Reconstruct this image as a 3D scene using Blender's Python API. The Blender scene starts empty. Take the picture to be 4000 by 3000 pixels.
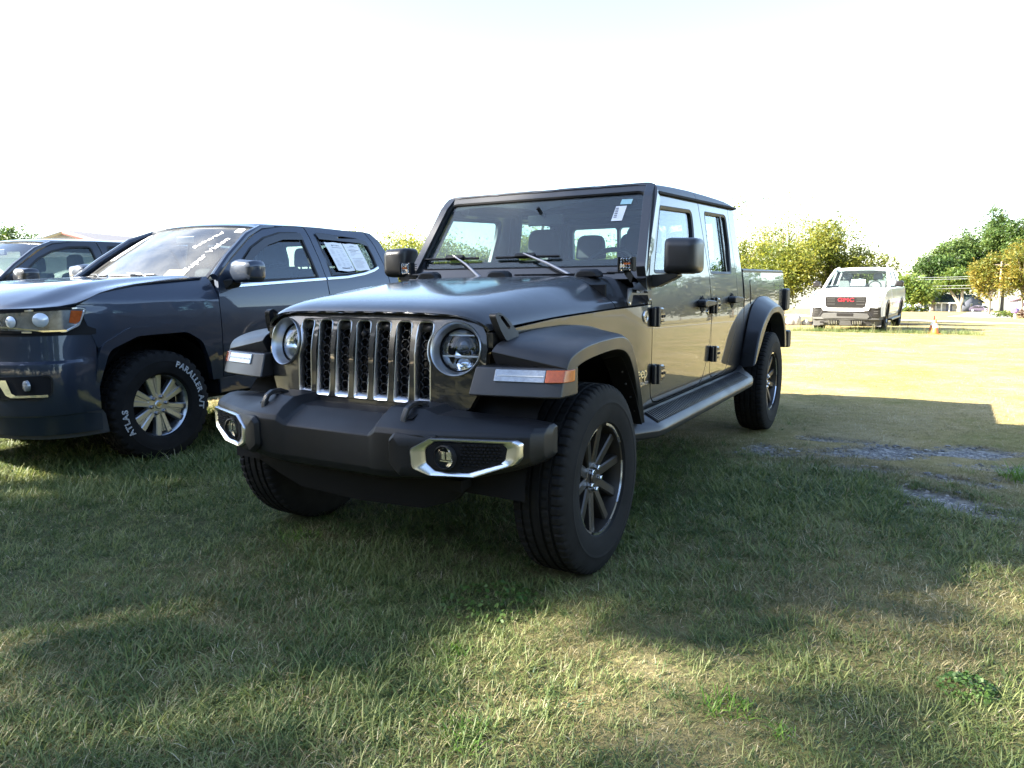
import bpy, bmesh, math, random
import numpy as np
from mathutils import Vector, Matrix
from mathutils.geometry import tessellate_polygon

scene = bpy.context.scene
COL = scene.collection
PI = math.pi
rad = math.radians

# ------------------------------------------------------------------ camera
CAM = Vector((2.1203, -2.8165, 1.2384))
cam_d = bpy.data.cameras.new('camera')
cam_d.sensor_width = 36.0
cam_d.lens = 25.9025
cam_d.clip_start = 0.05
cam_d.clip_end = 3000
cam = bpy.data.objects.new('camera', cam_d)
COL.objects.link(cam)
_yaw, _pit, _rol = -0.5327, -0.1379, -0.0089
_f = Vector((math.sin(_yaw) * math.cos(_pit), math.cos(_yaw) * math.cos(_pit), math.sin(_pit)))
_r = Vector((math.cos(_yaw), -math.sin(_yaw), 0))
_u = _r.cross(_f)
_r2 = _r * math.cos(_rol) + _u * math.sin(_rol)
_u2 = _u * math.cos(_rol) - _r * math.sin(_rol)
cam.matrix_world = Matrix(((_r2.x, _u2.x, -_f.x, CAM.x), (_r2.y, _u2.y, -_f.y, CAM.y), (_r2.z, _u2.z, -_f.z, CAM.z), (0, 0, 0, 1)))
scene.camera = cam

# ------------------------------------------------------------------ sky, sun, exposure
SUN_EL = rad(31.0)
SUN_AZ = math.atan2(-0.817, -0.577)            # compass angle from +Y towards +X
world = bpy.data.worlds.new('World')
scene.world = world
world.use_nodes = True
_wn = world.node_tree
_sky = _wn.nodes.new('ShaderNodeTexSky')
_sky.sky_type = 'NISHITA'
_sky.sun_disc = False
_sky.sun_elevation = SUN_EL
_sky.sun_rotation = SUN_AZ
_sky.air_density = 1.0
_sky.dust_density = 0.7
_sky.ozone_density = 2.0
_bw = _wn.nodes.new('ShaderNodeRGBToBW')
_veil = _wn.nodes.new('ShaderNodeMix')                # thin high haze takes the deep blue out of the sky
_veil.data_type = 'RGBA'
_veil.inputs[0].default_value = 0.12
_wn.links.new(_sky.outputs[0], _bw.inputs[0])
_wn.links.new(_sky.outputs[0], _veil.inputs[6])
_wn.links.new(_bw.outputs[0], _veil.inputs[7])
_wn.links.new(_veil.outputs[2], _wn.nodes['Background'].inputs[0])
_wn.nodes['Background'].inputs[1].default_value = 0.078
sun_d = bpy.data.lights.new('sun', 'SUN')
sun_d.energy = 4.8
sun_d.angle = rad(0.5)
sun_d.color = (1.0, 0.93, 0.80)
sun = bpy.data.objects.new('sun', sun_d)
COL.objects.link(sun)
SUN_DIR = Vector((math.sin(SUN_AZ) * math.cos(SUN_EL), math.cos(SUN_AZ) * math.cos(SUN_EL), math.sin(SUN_EL)))
sun.rotation_euler = (-SUN_DIR).to_track_quat('-Z', 'Y').to_euler()
sun.location = SUN_DIR * 60
scene.view_settings.view_transform = 'Standard'
scene.view_settings.look = 'None'
scene.view_settings.gamma = 1.0
scene.view_settings.use_curve_mapping = False
scene.view_settings.exposure = 2.95
scene.cycles.max_bounces = 10
scene.cycles.transparent_max_bounces = 24
scene.cycles.caustics_reflective = False
scene.cycles.caustics_refractive = False

# ------------------------------------------------------------------ materials
MATS = {}
def pbr(name, col, rough=0.5, metal=0.0, coat=0.0, coat_rough=0.03, spec=0.5, noise=0.0, nscale=8.0, bump=0.0, bscale=40.0,
        bdist=0.002, emit=None, rnoise=0.0, alpha=None, sub=None, col2=None, coat_ior=1.5, detail=6.0):
    m = bpy.data.materials.new(name)
    m.use_nodes = True
    nt = m.node_tree
    b = nt.nodes['Principled BSDF']
    b.inputs['Base Color'].default_value = (*col, 1)
    b.inputs['Roughness'].default_value = rough
    b.inputs['Metallic'].default_value = metal
    b.inputs['Coat Weight'].default_value = coat
    b.inputs['Coat Roughness'].default_value = coat_rough
    b.inputs['Specular IOR Level'].default_value = spec
    b.inputs['Coat IOR'].default_value = coat_ior
    tc = nt.nodes.new('ShaderNodeTexCoord')
    src = tc.outputs['Object']
    if noise or col2:
        n = nt.nodes.new('ShaderNodeTexNoise')
        n.inputs['Scale'].default_value = nscale
        n.inputs['Detail'].default_value = detail
        n.inputs['Roughness'].default_value = 0.65
        nt.links.new(src, n.inputs['Vector'])
        r = nt.nodes.new('ShaderNodeValToRGB')
        r.color_ramp.elements[0].position = 0.3
        r.color_ramp.elements[1].position = 0.72
        if col2:
            r.color_ramp.elements[0].color = (*col, 1)
            r.color_ramp.elements[1].color = (*col2, 1)
        else:
            r.color_ramp.elements[0].color = (*[c * (1 - noise) for c in col], 1)
            r.color_ramp.elements[1].color = (*[min(1, c * (1 + noise)) for c in col], 1)
        nt.links.new(n.outputs['Fac'], r.inputs['Fac'])
        nt.links.new(r.outputs['Color'], b.inputs['Base Color'])
    if rnoise:
        n = nt.nodes.new('ShaderNodeTexNoise')
        n.inputs['Scale'].default_value = 5.0
        n.inputs['Detail'].default_value = 8
        nt.links.new(src, n.inputs['Vector'])
        mr = nt.nodes.new('ShaderNodeMapRange')
        mr.inputs['From Min'].default_value = 0.3
        mr.inputs['From Max'].default_value = 0.7
        mr.inputs['To Min'].default_value = max(0.0, rough - rnoise)
        mr.inputs['To Max'].default_value = min(1, rough + rnoise)
        nt.links.new(n.outputs['Fac'], mr.inputs['Value'])
        nt.links.new(mr.outputs[0], b.inputs['Roughness'])
    if bump:
        n = nt.nodes.new('ShaderNodeTexNoise')
        n.inputs['Scale'].default_value = bscale
        n.inputs['Detail'].default_value = 3
        nt.links.new(src, n.inputs['Vector'])
        bp = nt.nodes.new('ShaderNodeBump')
        bp.inputs['Strength'].default_value = bump
        bp.inputs['Distance'].default_value = bdist
        nt.links.new(n.outputs['Fac'], bp.inputs['Height'])
        nt.links.new(bp.outputs['Normal'], b.inputs['Normal'])
        if coat:
            nt.links.new(bp.outputs['Normal'], b.inputs['Coat Normal'])
    MATS[name] = m
    return m

def glass_mat(name, tint, refl_rough=0.0, ior=1.5, dirt=0.0):
    """A thin sheet: Fresnel mix of a tinted see-through and a mirror."""
    m = bpy.data.materials.new(name)
    m.use_nodes = True
    nt = m.node_tree
    for n in list(nt.nodes):
        nt.nodes.remove(n)
    out = nt.nodes.new('ShaderNodeOutputMaterial')
    tr = nt.nodes.new('ShaderNodeBsdfTransparent')
    tr.inputs['Color'].default_value = (*tint, 1)
    gl = nt.nodes.new('ShaderNodeBsdfGlossy')
    gl.inputs['Roughness'].default_value = refl_rough
    gl.inputs['Color'].default_value = (0.95, 0.97, 1, 1)
    geo = nt.nodes.new('ShaderNodeNewGeometry')
    dot = nt.nodes.new('ShaderNodeVectorMath')
    dot.operation = 'DOT_PRODUCT'
    nt.links.new(geo.outputs['Normal'], dot.inputs[0])
    nt.links.new(geo.outputs['Incoming'], dot.inputs[1])
    def math_node(op, a, b=None):
        q = nt.nodes.new('ShaderNodeMath')
        q.operation = op
        for k, val in ((0, a), (1, b)):
            if val is None:
                continue
            if isinstance(val, float):
                q.inputs[k].default_value = val
            else:
                nt.links.new(val, q.inputs[k])
        return q.outputs[0]
    f0 = ((ior - 1) / (ior + 1)) ** 2
    fr5 = math_node('POWER', math_node('SUBTRACT', 1.0, math_node('ABSOLUTE', dot.outputs['Value'])), 5.0)
    fr = math_node('ADD', math_node('MULTIPLY', fr5, 1.0 - f0), f0)
    mx = nt.nodes.new('ShaderNodeMixShader')
    nt.links.new(fr, mx.inputs[0])
    nt.links.new(tr.outputs[0], mx.inputs[1])
    nt.links.new(gl.outputs[0], mx.inputs[2])
    last = mx
    if dirt:
        tc = nt.nodes.new('ShaderNodeTexCoord')
        v = nt.nodes.new('ShaderNodeTexVoronoi')
        v.inputs['Scale'].default_value = 30
        nt.links.new(tc.outputs['Object'], v.inputs['Vector'])
        n = nt.nodes.new('ShaderNodeTexNoise')
        n.inputs['Scale'].default_value = 3.5
        n.inputs['Detail'].default_value = 8
        nt.links.new(tc.outputs['Object'], n.inputs['Vector'])
        mr = nt.nodes.new('ShaderNodeMapRange')
        mr.inputs['From Min'].default_value = 0.035
        mr.inputs['From Max'].default_value = 0.06
        mr.inputs['To Min'].default_value = 0.7
        mr.inputs['To Max'].default_value = 0.0
        nt.links.new(v.outputs['Distance'], mr.inputs['Value'])
        mr2 = nt.nodes.new('ShaderNodeMapRange')
        mr2.inputs['From Min'].default_value = 0.35
        mr2.inputs['From Max'].default_value = 0.75
        mr2.inputs['To Min'].default_value = dirt * 0.4
        mr2.inputs['To Max'].default_value = dirt * 1.6
        nt.links.new(n.outputs['Fac'], mr2.inputs['Value'])
        mm = nt.nodes.new('ShaderNodeMath')
        mm.operation = 'MULTIPLY'
        nt.links.new(mr.outputs[0], mm.inputs[0])
        nt.links.new(n.outputs['Fac'], mm.inputs[1])
        ad = nt.nodes.new('ShaderNodeMath')
        ad.operation = 'ADD'
        ad.use_clamp = True
        nt.links.new(mm.outputs[0], ad.inputs[0])
        nt.links.new(mr2.outputs[0], ad.inputs[1])
        df = nt.nodes.new('ShaderNodeBsdfDiffuse')
        df.inputs['Color'].default_value = (0.42, 0.42, 0.40, 1)
        m2 = nt.nodes.new('ShaderNodeMixShader')
        nt.links.new(ad.outputs[0], m2.inputs[0])
        nt.links.new(mx.outputs[0], m2.inputs[1])
        nt.links.new(df.outputs[0], m2.inputs[2])
        last = m2
    nt.links.new(last.outputs[0], out.inputs['Surface'])
    MATS[name] = m
    return m

def leaf_mat(name, c1, c2, c3, trans=0.35, nscale=0.6):
    m = bpy.data.materials.new(name)
    m.use_nodes = True
    nt = m.node_tree
    for n in list(nt.nodes):
        nt.nodes.remove(n)
    out = nt.nodes.new('ShaderNodeOutputMaterial')
    geo = nt.nodes.new('ShaderNodeNewGeometry')
    tc = nt.nodes.new('ShaderNodeTexCoord')
    n1 = nt.nodes.new('ShaderNodeTexNoise')
    n1.inputs['Scale'].default_value = nscale
    n1.inputs['Detail'].default_value = 4
    nt.links.new(tc.outputs['Object'], n1.inputs['Vector'])
    rp = nt.nodes.new('ShaderNodeValToRGB')
    rp.color_ramp.elements[0].position = 0.3
    rp.color_ramp.elements[0].color = (*c1, 1)
    rp.color_ramp.elements[1].position = 0.7
    rp.color_ramp.elements[1].color = (*c3, 1)
    e = rp.color_ramp.elements.new(0.5)
    e.color = (*c2, 1)
    ad = nt.nodes.new('ShaderNodeMath')
    ad.operation = 'MULTIPLY_ADD'
    ad.inputs[1].default_value = 0.45
    ad.inputs[2].default_value = -0.22
    nt.links.new(geo.outputs['Random Per Island'], ad.inputs[0])
    a2 = nt.nodes.new('ShaderNodeMath')
    a2.operation = 'ADD'
    nt.links.new(ad.outputs[0], a2.inputs[0])
    nt.links.new(n1.outputs['Fac'], a2.inputs[1])
    nt.links.new(a2.outputs[0], rp.inputs['Fac'])
    df = nt.nodes.new('ShaderNodeBsdfPrincipled')
    df.inputs['Roughness'].default_value = 0.5
    df.inputs['Specular IOR Level'].default_value = 0.3
    nt.links.new(rp.outputs[0], df.inputs['Base Color'])
    tl = nt.nodes.new('ShaderNodeBsdfTranslucent')
    hs = nt.nodes.new('ShaderNodeHueSaturation')
    hs.inputs['Value'].default_value = 1.5
    hs.inputs['Hue'].default_value = 0.485
    hs.inputs['Saturation'].default_value = 1.1
    nt.links.new(rp.outputs[0], hs.inputs['Color'])
    nt.links.new(hs.outputs[0], tl.inputs['Color'])
    mx = nt.nodes.new('ShaderNodeMixShader')
    mx.inputs[0].default_value = trans
    nt.links.new(df.outputs[0], mx.inputs[1])
    nt.links.new(tl.outputs[0], mx.inputs[2])
    nt.links.new(mx.outputs[0], out.inputs['Surface'])
    MATS[name] = m
    return m

PAINT = pbr('charcoal_metallic_paint', (0.013, 0.0125, 0.013), 0.42, 0.30, 1.0, 0.008, bump=0.035, bscale=4.5, bdist=0.01, coat_ior=1.50)
PAINT_HOOD = pbr('charcoal_hood_paint', (0.022, 0.0215, 0.023), 0.42, 0.5, 1.0, 0.11, coat_ior=1.6, bump=0.03, bscale=3.0, bdist=0.01, rnoise=0.06)
PAINT_BLUE = pbr('blue_grey_metallic_paint', (0.018, 0.028, 0.050), 0.42, 0.5, 1.0, 0.03, bump=0.03, bscale=3, bdist=0.01)
PAINT_NAVY = pbr('dark_navy_paint', (0.020, 0.024, 0.034), 0.4, 0.5, 1.0, 0.03)
PAINT_WHITE = pbr('white_paint', (0.80, 0.80, 0.79), 0.35, 0.0, 1.0, 0.04)
TOP_BLACK = pbr('textured_black_hardtop', (0.035, 0.036, 0.040), 0.42, 0.0, 0.0, bump=0.15, bscale=400, bdist=0.001)
PLASTIC = pbr('grained_black_plastic', (0.0075, 0.008, 0.010), 0.46, 0.0, spec=0.34, bump=0.12, bscale=500, bdist=0.0008, rnoise=0.08)
FLARE = pbr('satin_black_flare', (0.018, 0.018, 0.020), 0.38, 0.0, spec=0.5, bump=0.06, bscale=500, bdist=0.0006, rnoise=0.06)
GREY_PLASTIC = pbr('grey_bumper_plastic', (0.12, 0.115, 0.105), 0.55)
DARK = pbr('dark_cavity', (0.008, 0.008, 0.009), 0.8, spec=0.2)
RUBBER = pbr('tyre_rubber', (0.011, 0.011, 0.0115), 0.78, spec=0.14, noise=0.35, nscale=9, bump=0.2, bscale=220, bdist=0.001)
SILVER = pbr('satin_silver', (0.74, 0.75, 0.77), 0.28, 1.0)
CHROME = pbr('chrome', (0.85, 0.86, 0.88), 0.08, 1.0)
REFLECTOR = pbr('headlight_reflector', (0.80, 0.82, 0.85), 0.16, 1.0)
RIM_DARK = pbr('dark_grey_alloy', (0.062, 0.056, 0.051), 0.36, 0.75)
RIM_CUT = pbr('machined_alloy', (0.78, 0.79, 0.81), 0.22, 1.0)
RIM_SILVER = pbr('silver_alloy', (0.52, 0.54, 0.57), 0.30, 0.9)
STEEL = pbr('bare_steel', (0.30, 0.30, 0.31), 0.35, 1.0)
AMBER = pbr('amber_lens', (0.36, 0.075, 0.014), 0.12, 0.0, spec=0.6, noise=0.25, nscale=60)
CLEAR_LAMP = pbr('clear_lamp_lens', (0.23, 0.25, 0.28), 0.14, 0.3, 1.0, 0.02, noise=0.25, nscale=70)
RED_LENS = pbr('red_lens', (0.30, 0.008, 0.010), 0.15, 0.0, 1.0)
RED = pbr('red_enamel', (0.55, 0.02, 0.03), 0.3)
GLASS = glass_mat('window_glass', (0.80, 0.90, 0.90), dirt=0.014)
GLASS_SIDE = glass_mat('tinted_side_glass', (0.76, 0.82, 0.83), ior=1.65)
GLASS_DARK = glass_mat('privacy_glass', (0.42, 0.46, 0.49), ior=1.55)
LENS_GLASS = glass_mat('lamp_glass', (0.93, 0.95, 0.97))
FABRIC = pbr('black_seat_fabric', (0.018, 0.018, 0.020), 0.85, noise=0.2, nscale=60)
DASH = pbr('dash_plastic', (0.022, 0.022, 0.024), 0.6)
PAPER = pbr('white_paper', (0.78, 0.79, 0.82), 0.7)
PRINT = pbr('printed_ink', (0.10, 0.11, 0.14), 0.7)
PRINT_GREY = pbr('faint_printed_ink', (0.38, 0.40, 0.45), 0.7)
CREAM = pbr('cream_lettering', (0.62, 0.55, 0.36), 0.3, 0.6)
WHITE_LETTER = pbr('raised_white_lettering', (0.62, 0.63, 0.64), 0.6)
GOLD = pbr('gold_emblem', (0.55, 0.40, 0.12), 0.3, 0.8)
# ------------------------------------------------------------------ geometry helpers
def link(o, parent=None):
    COL.objects.link(o)
    if parent is not None:
        o.parent = parent
    return o

def obj(name, geo, mat, parent=None, bevel=0.0, seg=2, smooth=35, sub=0, label=None, kind=None):
    """One mesh object out of a bmesh or (verts, faces); closed shells get outward normals."""
    me = bpy.data.meshes.new(name)
    if isinstance(geo, bmesh.types.BMesh):
        bm = geo
    else:
        bm = bmesh.new()
        vs = [bm.verts.new(v) for v in geo[0]]
        for f in geo[1]:
            try:
                bm.faces.new([vs[i] for i in f])
            except ValueError:
                pass
    bmesh.ops.recalc_face_normals(bm, faces=bm.faces[:])
    bm.to_mesh(me)
    bm.free()
    mats = mat if isinstance(mat, (list, tuple)) else [mat]
    for m in mats:
        me.materials.append(m)
    o = bpy.data.objects.new(name, me)
    link(o, parent)
    me.shade_smooth()
    if smooth is not None:
        me.set_sharp_from_angle(angle=rad(smooth))
    if sub:
        s = o.modifiers.new('sub', 'SUBSURF')
        s.levels = s.render_levels = sub
    if bevel:
        b = o.modifiers.new('bevel', 'BEVEL')
        b.width = bevel
        b.segments = seg
        b.limit_method = 'ANGLE'
        b.angle_limit = rad(32)
        b.harden_normals = True
    if label:
        o['label'] = label
    if kind:
        o['kind'] = kind
    return o

def thing(name, label, cat, loc=(0, 0, 0), rz=0.0, group=None):
    o = bpy.data.objects.new(name, None)
    o.empty_display_size = 0.2
    COL.objects.link(o)
    o.location = loc
    o.rotation_euler = (0, 0, rz)
    o['label'] = label
    o['category'] = cat
    if group:
        o['group'] = group
    return o

def tag(o, label, cat, group=None):
    o['label'] = label
    o['category'] = cat
    if group:
        o['group'] = group
    return o

def copy_tree(o, parent=None):
    c = o.copy()
    COL.objects.link(c)
    if parent is not None:
        c.parent = parent
    for ch in list(o.children):
        copy_tree(ch, c)
    return c

def join(*gs):
    V, F = [], []
    for v, f in gs:
        n = len(V)
        V += [tuple(p) for p in v]
        F += [tuple(i + n for i in q) for q in f]
    return V, F

def mir(g):
    v, f = g
    return [(-p[0], p[1], p[2]) for p in v], [tuple(reversed(q)) for q in f]

def xf(g, M):
    return [tuple(M @ Vector(p)) for p in g[0]], g[1]

def mapped(g, fn):
    return [tuple(fn(*p)) for p in g[0]], g[1]

def box(cx, cy, cz, sx, sy, sz):
    a, b, c = sx / 2, sy / 2, sz / 2
    v = [(cx + i * a, cy + j * b, cz + k * c) for i in (-1, 1) for j in (-1, 1) for k in (-1, 1)]
    return v, [(0, 1, 3, 2), (4, 6, 7, 5), (0, 4, 5, 1), (2, 3, 7, 6), (0, 2, 6, 4), (1, 5, 7, 3)]

def loft(rings, closed=True, cap=True, ring_closed=False):
    n = len(rings[0])
    V = [tuple(p) for r in rings for p in r]
    F = []
    m = len(rings)
    for i in range(m if ring_closed else m - 1):
        for j in range(n if closed else n - 1):
            a = i * n + j
            b = i * n + (j + 1) % n
            c = ((i + 1) % m) * n + (j + 1) % n
            d = ((i + 1) % m) * n + j
            F.append((a, b, c, d))
    if cap and closed and not ring_closed:
        F.append(tuple(range(n - 1, -1, -1)))
        F.append(tuple((m - 1) * n + j for j in range(n)))
    return V, F

def grid(fn, us, vs):
    V = [tuple(fn(u, v)) for u in us for v in vs]
    n = len(vs)
    F = [(i * n + j, i * n + j + 1, (i + 1) * n + j + 1, (i + 1) * n + j) for i in range(len(us) - 1) for j in range(n - 1)]
    return V, F

def slab(fn, us, vs, t):
    """A grid surface given thickness t along its own normals (closed)."""
    V, F = grid(fn, us, vs)
    bm = bmesh.new()
    vv = [bm.verts.new(v) for v in V]
    for f in F:
        bm.faces.new([vv[i] for i in f])
    bm.normal_update()
    n0 = len(vv)
    nv = [bm.verts.new(v.co - v.normal * t) for v in vv]
    for f in F:
        bm.faces.new([nv[i] for i in reversed(f)])
    nu, nw = len(us), len(vs)
    loop = [j for j in range(nw)] + [i * nw + nw - 1 for i in range(1, nu)] + [(nu - 1) * nw + j for j in range(nw - 2, -1, -1)] + [i * nw for i in range(nu - 2, 0, -1)]
    for a, b in zip(loop, loop[1:] + loop[:1]):
        bm.faces.new([vv[b], vv[a], nv[a], nv[b]])
    return bm

def lathe(prof, n=48, axis='x', a0=0.0, a1=2 * PI):
    """prof: (axial, radius) pairs; revolve about the axis."""
    full = abs(a1 - a0 - 2 * PI) < 1e-6
    rings = []
    for i in range(n if full else n + 1):
        t = a0 + (a1 - a0) * i / n
        c, s = math.cos(t), math.sin(t)
        if axis == 'x':
            rings.append([(a, r * c, r * s) for a, r in prof])
        elif axis == 'y':
            rings.append([(r * c, a, r * s) for a, r in prof])
        else:
            rings.append([(r * c, r * s, a) for a, r in prof])
    return loft(rings, closed=False, cap=False, ring_closed=full)

def tube(pts, r, n=8, cap=True):
    pts = [Vector(p) for p in pts]
    rs = r if isinstance(r, (list, tuple)) else [r] * len(pts)
    rings = []
    up = Vector((0, 0, 1))
    prev = None
    for i, p in enumerate(pts):
        d = (pts[min(i + 1, len(pts) - 1)] - pts[max(i - 1, 0)]).normalized()
        if prev is None:
            a = d.cross(up)
            if a.length < 1e-3:
                a = d.cross(Vector((1, 0, 0)))
        else:
            a = prev - d * prev.dot(d)
        a.normalize()
        prev = a
        b = d.cross(a)
        rings.append([p + (a * math.cos(2 * PI * k / n) + b * math.sin(2 * PI * k / n)) * rs[i] for k in range(n)])
    return loft(rings, True, cap)

def rpoly(pts, r, seg=4):
    """A 2-D polygon with its corners rounded; r may be a list."""
    n = len(pts)
    rs = r if isinstance(r, (list, tuple)) else [r] * n
    out = []
    for i in range(n):
        p = Vector(pts[i]); a = Vector(pts[i - 1]); b = Vector(pts[(i + 1) % n])
        if rs[i] <= 0:
            out.append((p.x, p.y)); continue
        da, db = (a - p), (b - p)
        la, lb = da.length, db.length
        da.normalize(); db.normalize()
        ang = math.acos(max(-1, min(1, da.dot(db))))
        t = min(rs[i] / max(math.tan(ang / 2), 1e-4), la * 0.49, lb * 0.49)
        p0, p1 = p + da * t, p + db * t
        for k in range(seg + 1):
            s = k / seg
            q = p0 * (1 - s) ** 2 + p * 2 * s * (1 - s) + p1 * s * s
            out.append((q.x, q.y))
    return out

def inset(poly, d):
    """Move every vertex of a 2-D loop inwards by d (sign by orientation)."""
    n = len(poly)
    area = sum(poly[i][0] * poly[(i + 1) % n][1] - poly[(i + 1) % n][0] * poly[i][1] for i in range(n))
    sg = 1 if area > 0 else -1
    out = []
    for i in range(n):
        a, p, b = Vector(poly[i - 1]), Vector(poly[i]), Vector(poly[(i + 1) % n])
        e1, e2 = (p - a), (b - p)
        n1 = Vector((-e1.y, e1.x)); n2 = Vector((-e2.y, e2.x))
        if n1.length > 0: n1.normalize()
        if n2.length > 0: n2.normalize()
        m = n1 + n2
        if m.length < 1e-6:
            m = n1
        m.normalize()
        k = 1 / max(0.35, m.dot(n1))
        q = p + m * d * sg * k
        out.append((q.x, q.y))
    return out

def plate(outer, holes=(), d=0.02, cu=(), cv=(), fn=None):
    """Flat plate in (u, v) with holes, thickness d along w; extra cuts; mapped through fn(u, v, w)."""
    polys = [[Vector((p[0], p[1], 0)) for p in outer]] + [[Vector((p[0], p[1], 0)) for p in h] for h in holes]
    tris = tessellate_polygon(polys)
    flat = [p for q in polys for p in q]
    bm = bmesh.new()
    f = [bm.verts.new(p) for p in flat]
    b = [bm.verts.new(p + Vector((0, 0, d))) for p in flat]
    for t in tris:
        try:
            bm.faces.new([f[i] for i in t])
            bm.faces.new([b[i] for i in reversed(t)])
        except ValueError:
            pass
    k = 0
    for q in polys:
        n = len(q)
        for i in range(n):
            try:
                bm.faces.new([f[k + i], f[k + (i + 1) % n], b[k + (i + 1) % n], b[k + i]])
            except ValueError:
                pass
        k += n
    for val, nrm in [(c, (1, 0, 0)) for c in cu] + [(c, (0, 1, 0)) for c in cv]:
        bmesh.ops.bisect_plane(bm, geom=bm.verts[:] + bm.edges[:] + bm.faces[:], dist=1e-6, plane_co=Vector(nrm) * val, plane_no=nrm)
    bmesh.ops.recalc_face_normals(bm, faces=bm.faces[:])
    if fn:
        for v in bm.verts:
            v.co = Vector(fn(*v.co))
    bm.verts.index_update()
    V = [tuple(v.co) for v in bm.verts]
    F = [tuple(v.index for v in fc.verts) for fc in bm.faces]
    bm.free()
    return V, F

def ring_band(p_list):
    """Loft between closed 3-D loops of equal length (open ends)."""
    return loft(p_list, True, False)

def prism(poly, axis, a, b):
    """n-gon capped prism; poly in the two other axes (order xyz without the axis)."""
    def P(u, v, w):
        return (w, u, v) if axis == 'x' else ((u, w, v) if axis == 'y' else (u, v, w))
    return loft([[P(u, v, a) for u, v in poly], [P(u, v, b) for u, v in poly]], True, True)

def text_geo(s, size=1.0, depth=0.0, spacing=1.0, outline=0.0, shear=0.0):
    cu = bpy.data.curves.new('lettering', 'FONT')
    cu.body = s
    cu.size = size
    cu.extrude = depth
    cu.space_character = spacing
    cu.shear = shear
    cu.resolution_u = 3
    if outline:
        cu.fill_mode = 'NONE'
        cu.bevel_depth = outline
        cu.bevel_resolution = 0
    o = bpy.data.objects.new('lettering', cu)
    COL.objects.link(o)
    me = bpy.data.meshes.new_from_object(o.evaluated_get(bpy.context.evaluated_depsgraph_get()))
    V = [tuple(v.co) for v in me.vertices]
    F = [tuple(p.vertices) for p in me.polygons]
    bpy.data.objects.remove(o)
    bpy.data.curves.remove(cu)
    bpy.data.meshes.remove(me)
    return V, F

def lerp(a, b, t):
    return a + (b - a) * t

def interp(x, xs, ys):
    return float(np.interp(x, xs, ys))

def smooth01(t):
    t = max(0.0, min(1.0, t))
    return t * t * (3 - 2 * t)

def both(name, geo, mat, parent, **k):
    """A part on the +x side and its mirror image."""
    kk = dict(k)
    g2 = mir(geo)
    return obj(name, geo, mat, parent, **k), obj(name, g2, mat, parent, **kk)
# ------------------------------------------------------------------ terrain
RNG = np.random.default_rng(7)
_LAT = RNG.random((256, 256))
def vnoise(x, y, s):
    x = np.asarray(x, float) / s + 57.3; y = np.asarray(y, float) / s + 91.7
    xi = np.floor(x).astype(int); yi = np.floor(y).astype(int)
    fx_, fy_ = x - xi, y - yi
    fx_ = fx_ * fx_ * (3 - 2 * fx_); fy_ = fy_ * fy_ * (3 - 2 * fy_)
    g = lambda a, b: _LAT[a % 256, b % 256]
    return (g(xi, yi) * (1 - fx_) + g(xi + 1, yi) * fx_) * (1 - fy_) + (g(xi, yi + 1) * (1 - fx_) + g(xi + 1, yi + 1) * fx_) * fy_
def fbm(x, y, s, o=4):
    a, t, r = 0.0, 0.0, 1.0
    for k in range(o):
        a = a + r * vnoise(x + 13 * k, y - 7 * k, s / 2 ** k); t += r; r *= 0.55
    return a / t
def terr(x, y):
    t = np.maximum(0.0, np.asarray(y, float) - 7.0)
    z = -0.036 * t * t / (t + 8.0)
    near = np.clip(1.6 - np.hypot(np.asarray(x, float) - 0.5, np.asarray(y, float) - 1.0) / 14.0, 0, 1)
    return z + near * (fbm(x, y, 1.1, 3) - 0.5) * 0.035
def terr0(y):
    t = max(0.0, y - 7.0)
    return -0.036 * t * t / (t + 8.0)
GRAVEL = [(1.55, 2.85, .55, .12, .15), (1.78, 2.95, .30, .22, .1), (2.05, 3.20, .42, .13, .2), (2.42, 3.38, .30, .10, .0), (1.62, 2.40, .45, .09, .3), (2.18, 2.40, .30, .07, -.3), (2.45, 2.85, .30, .12, .1), (2.10, 1.95, .30, .10, -.5), (1.98, 1.68, .18, .07, -.4), (1.2, 2.60, .35, .08, .2), (2.35, 1.70, .22, .07, -.5), (1.35, 3.30, .28, .07, .1), (2.75, 2.55, .3, .1, -.2)]
def gravel(x, y):
    x = np.asarray(x, float); y = np.asarray(y, float)
    g = np.zeros_like(x)
    for cx, cy, a, b, t in GRAVEL:
        dx, dy = x - cx, y - cy
        u = (dx * math.cos(t) + dy * math.sin(t)) / (a * 1.2); v = (-dx * math.sin(t) + dy * math.cos(t)) / (b * 1.3)
        g = np.maximum(g, 1.15 - np.sqrt(u * u + v * v) * 0.6)
    return np.clip((g - 0.55) * 3.0 + (fbm(x, y, 0.35, 4) - 0.5) * 3.2, 0, 1)
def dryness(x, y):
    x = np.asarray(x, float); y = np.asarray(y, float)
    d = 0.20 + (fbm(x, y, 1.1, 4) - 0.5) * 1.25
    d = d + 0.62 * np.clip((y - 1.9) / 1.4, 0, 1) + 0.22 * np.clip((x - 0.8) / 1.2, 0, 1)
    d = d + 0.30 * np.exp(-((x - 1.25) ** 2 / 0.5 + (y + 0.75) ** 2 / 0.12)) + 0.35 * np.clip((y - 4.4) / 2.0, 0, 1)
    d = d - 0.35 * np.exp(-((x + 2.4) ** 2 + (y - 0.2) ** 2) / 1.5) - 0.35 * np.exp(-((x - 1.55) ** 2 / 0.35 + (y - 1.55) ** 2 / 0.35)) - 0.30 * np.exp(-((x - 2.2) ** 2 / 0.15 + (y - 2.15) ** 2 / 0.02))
    return np.clip(d, 0, 1)

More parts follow.
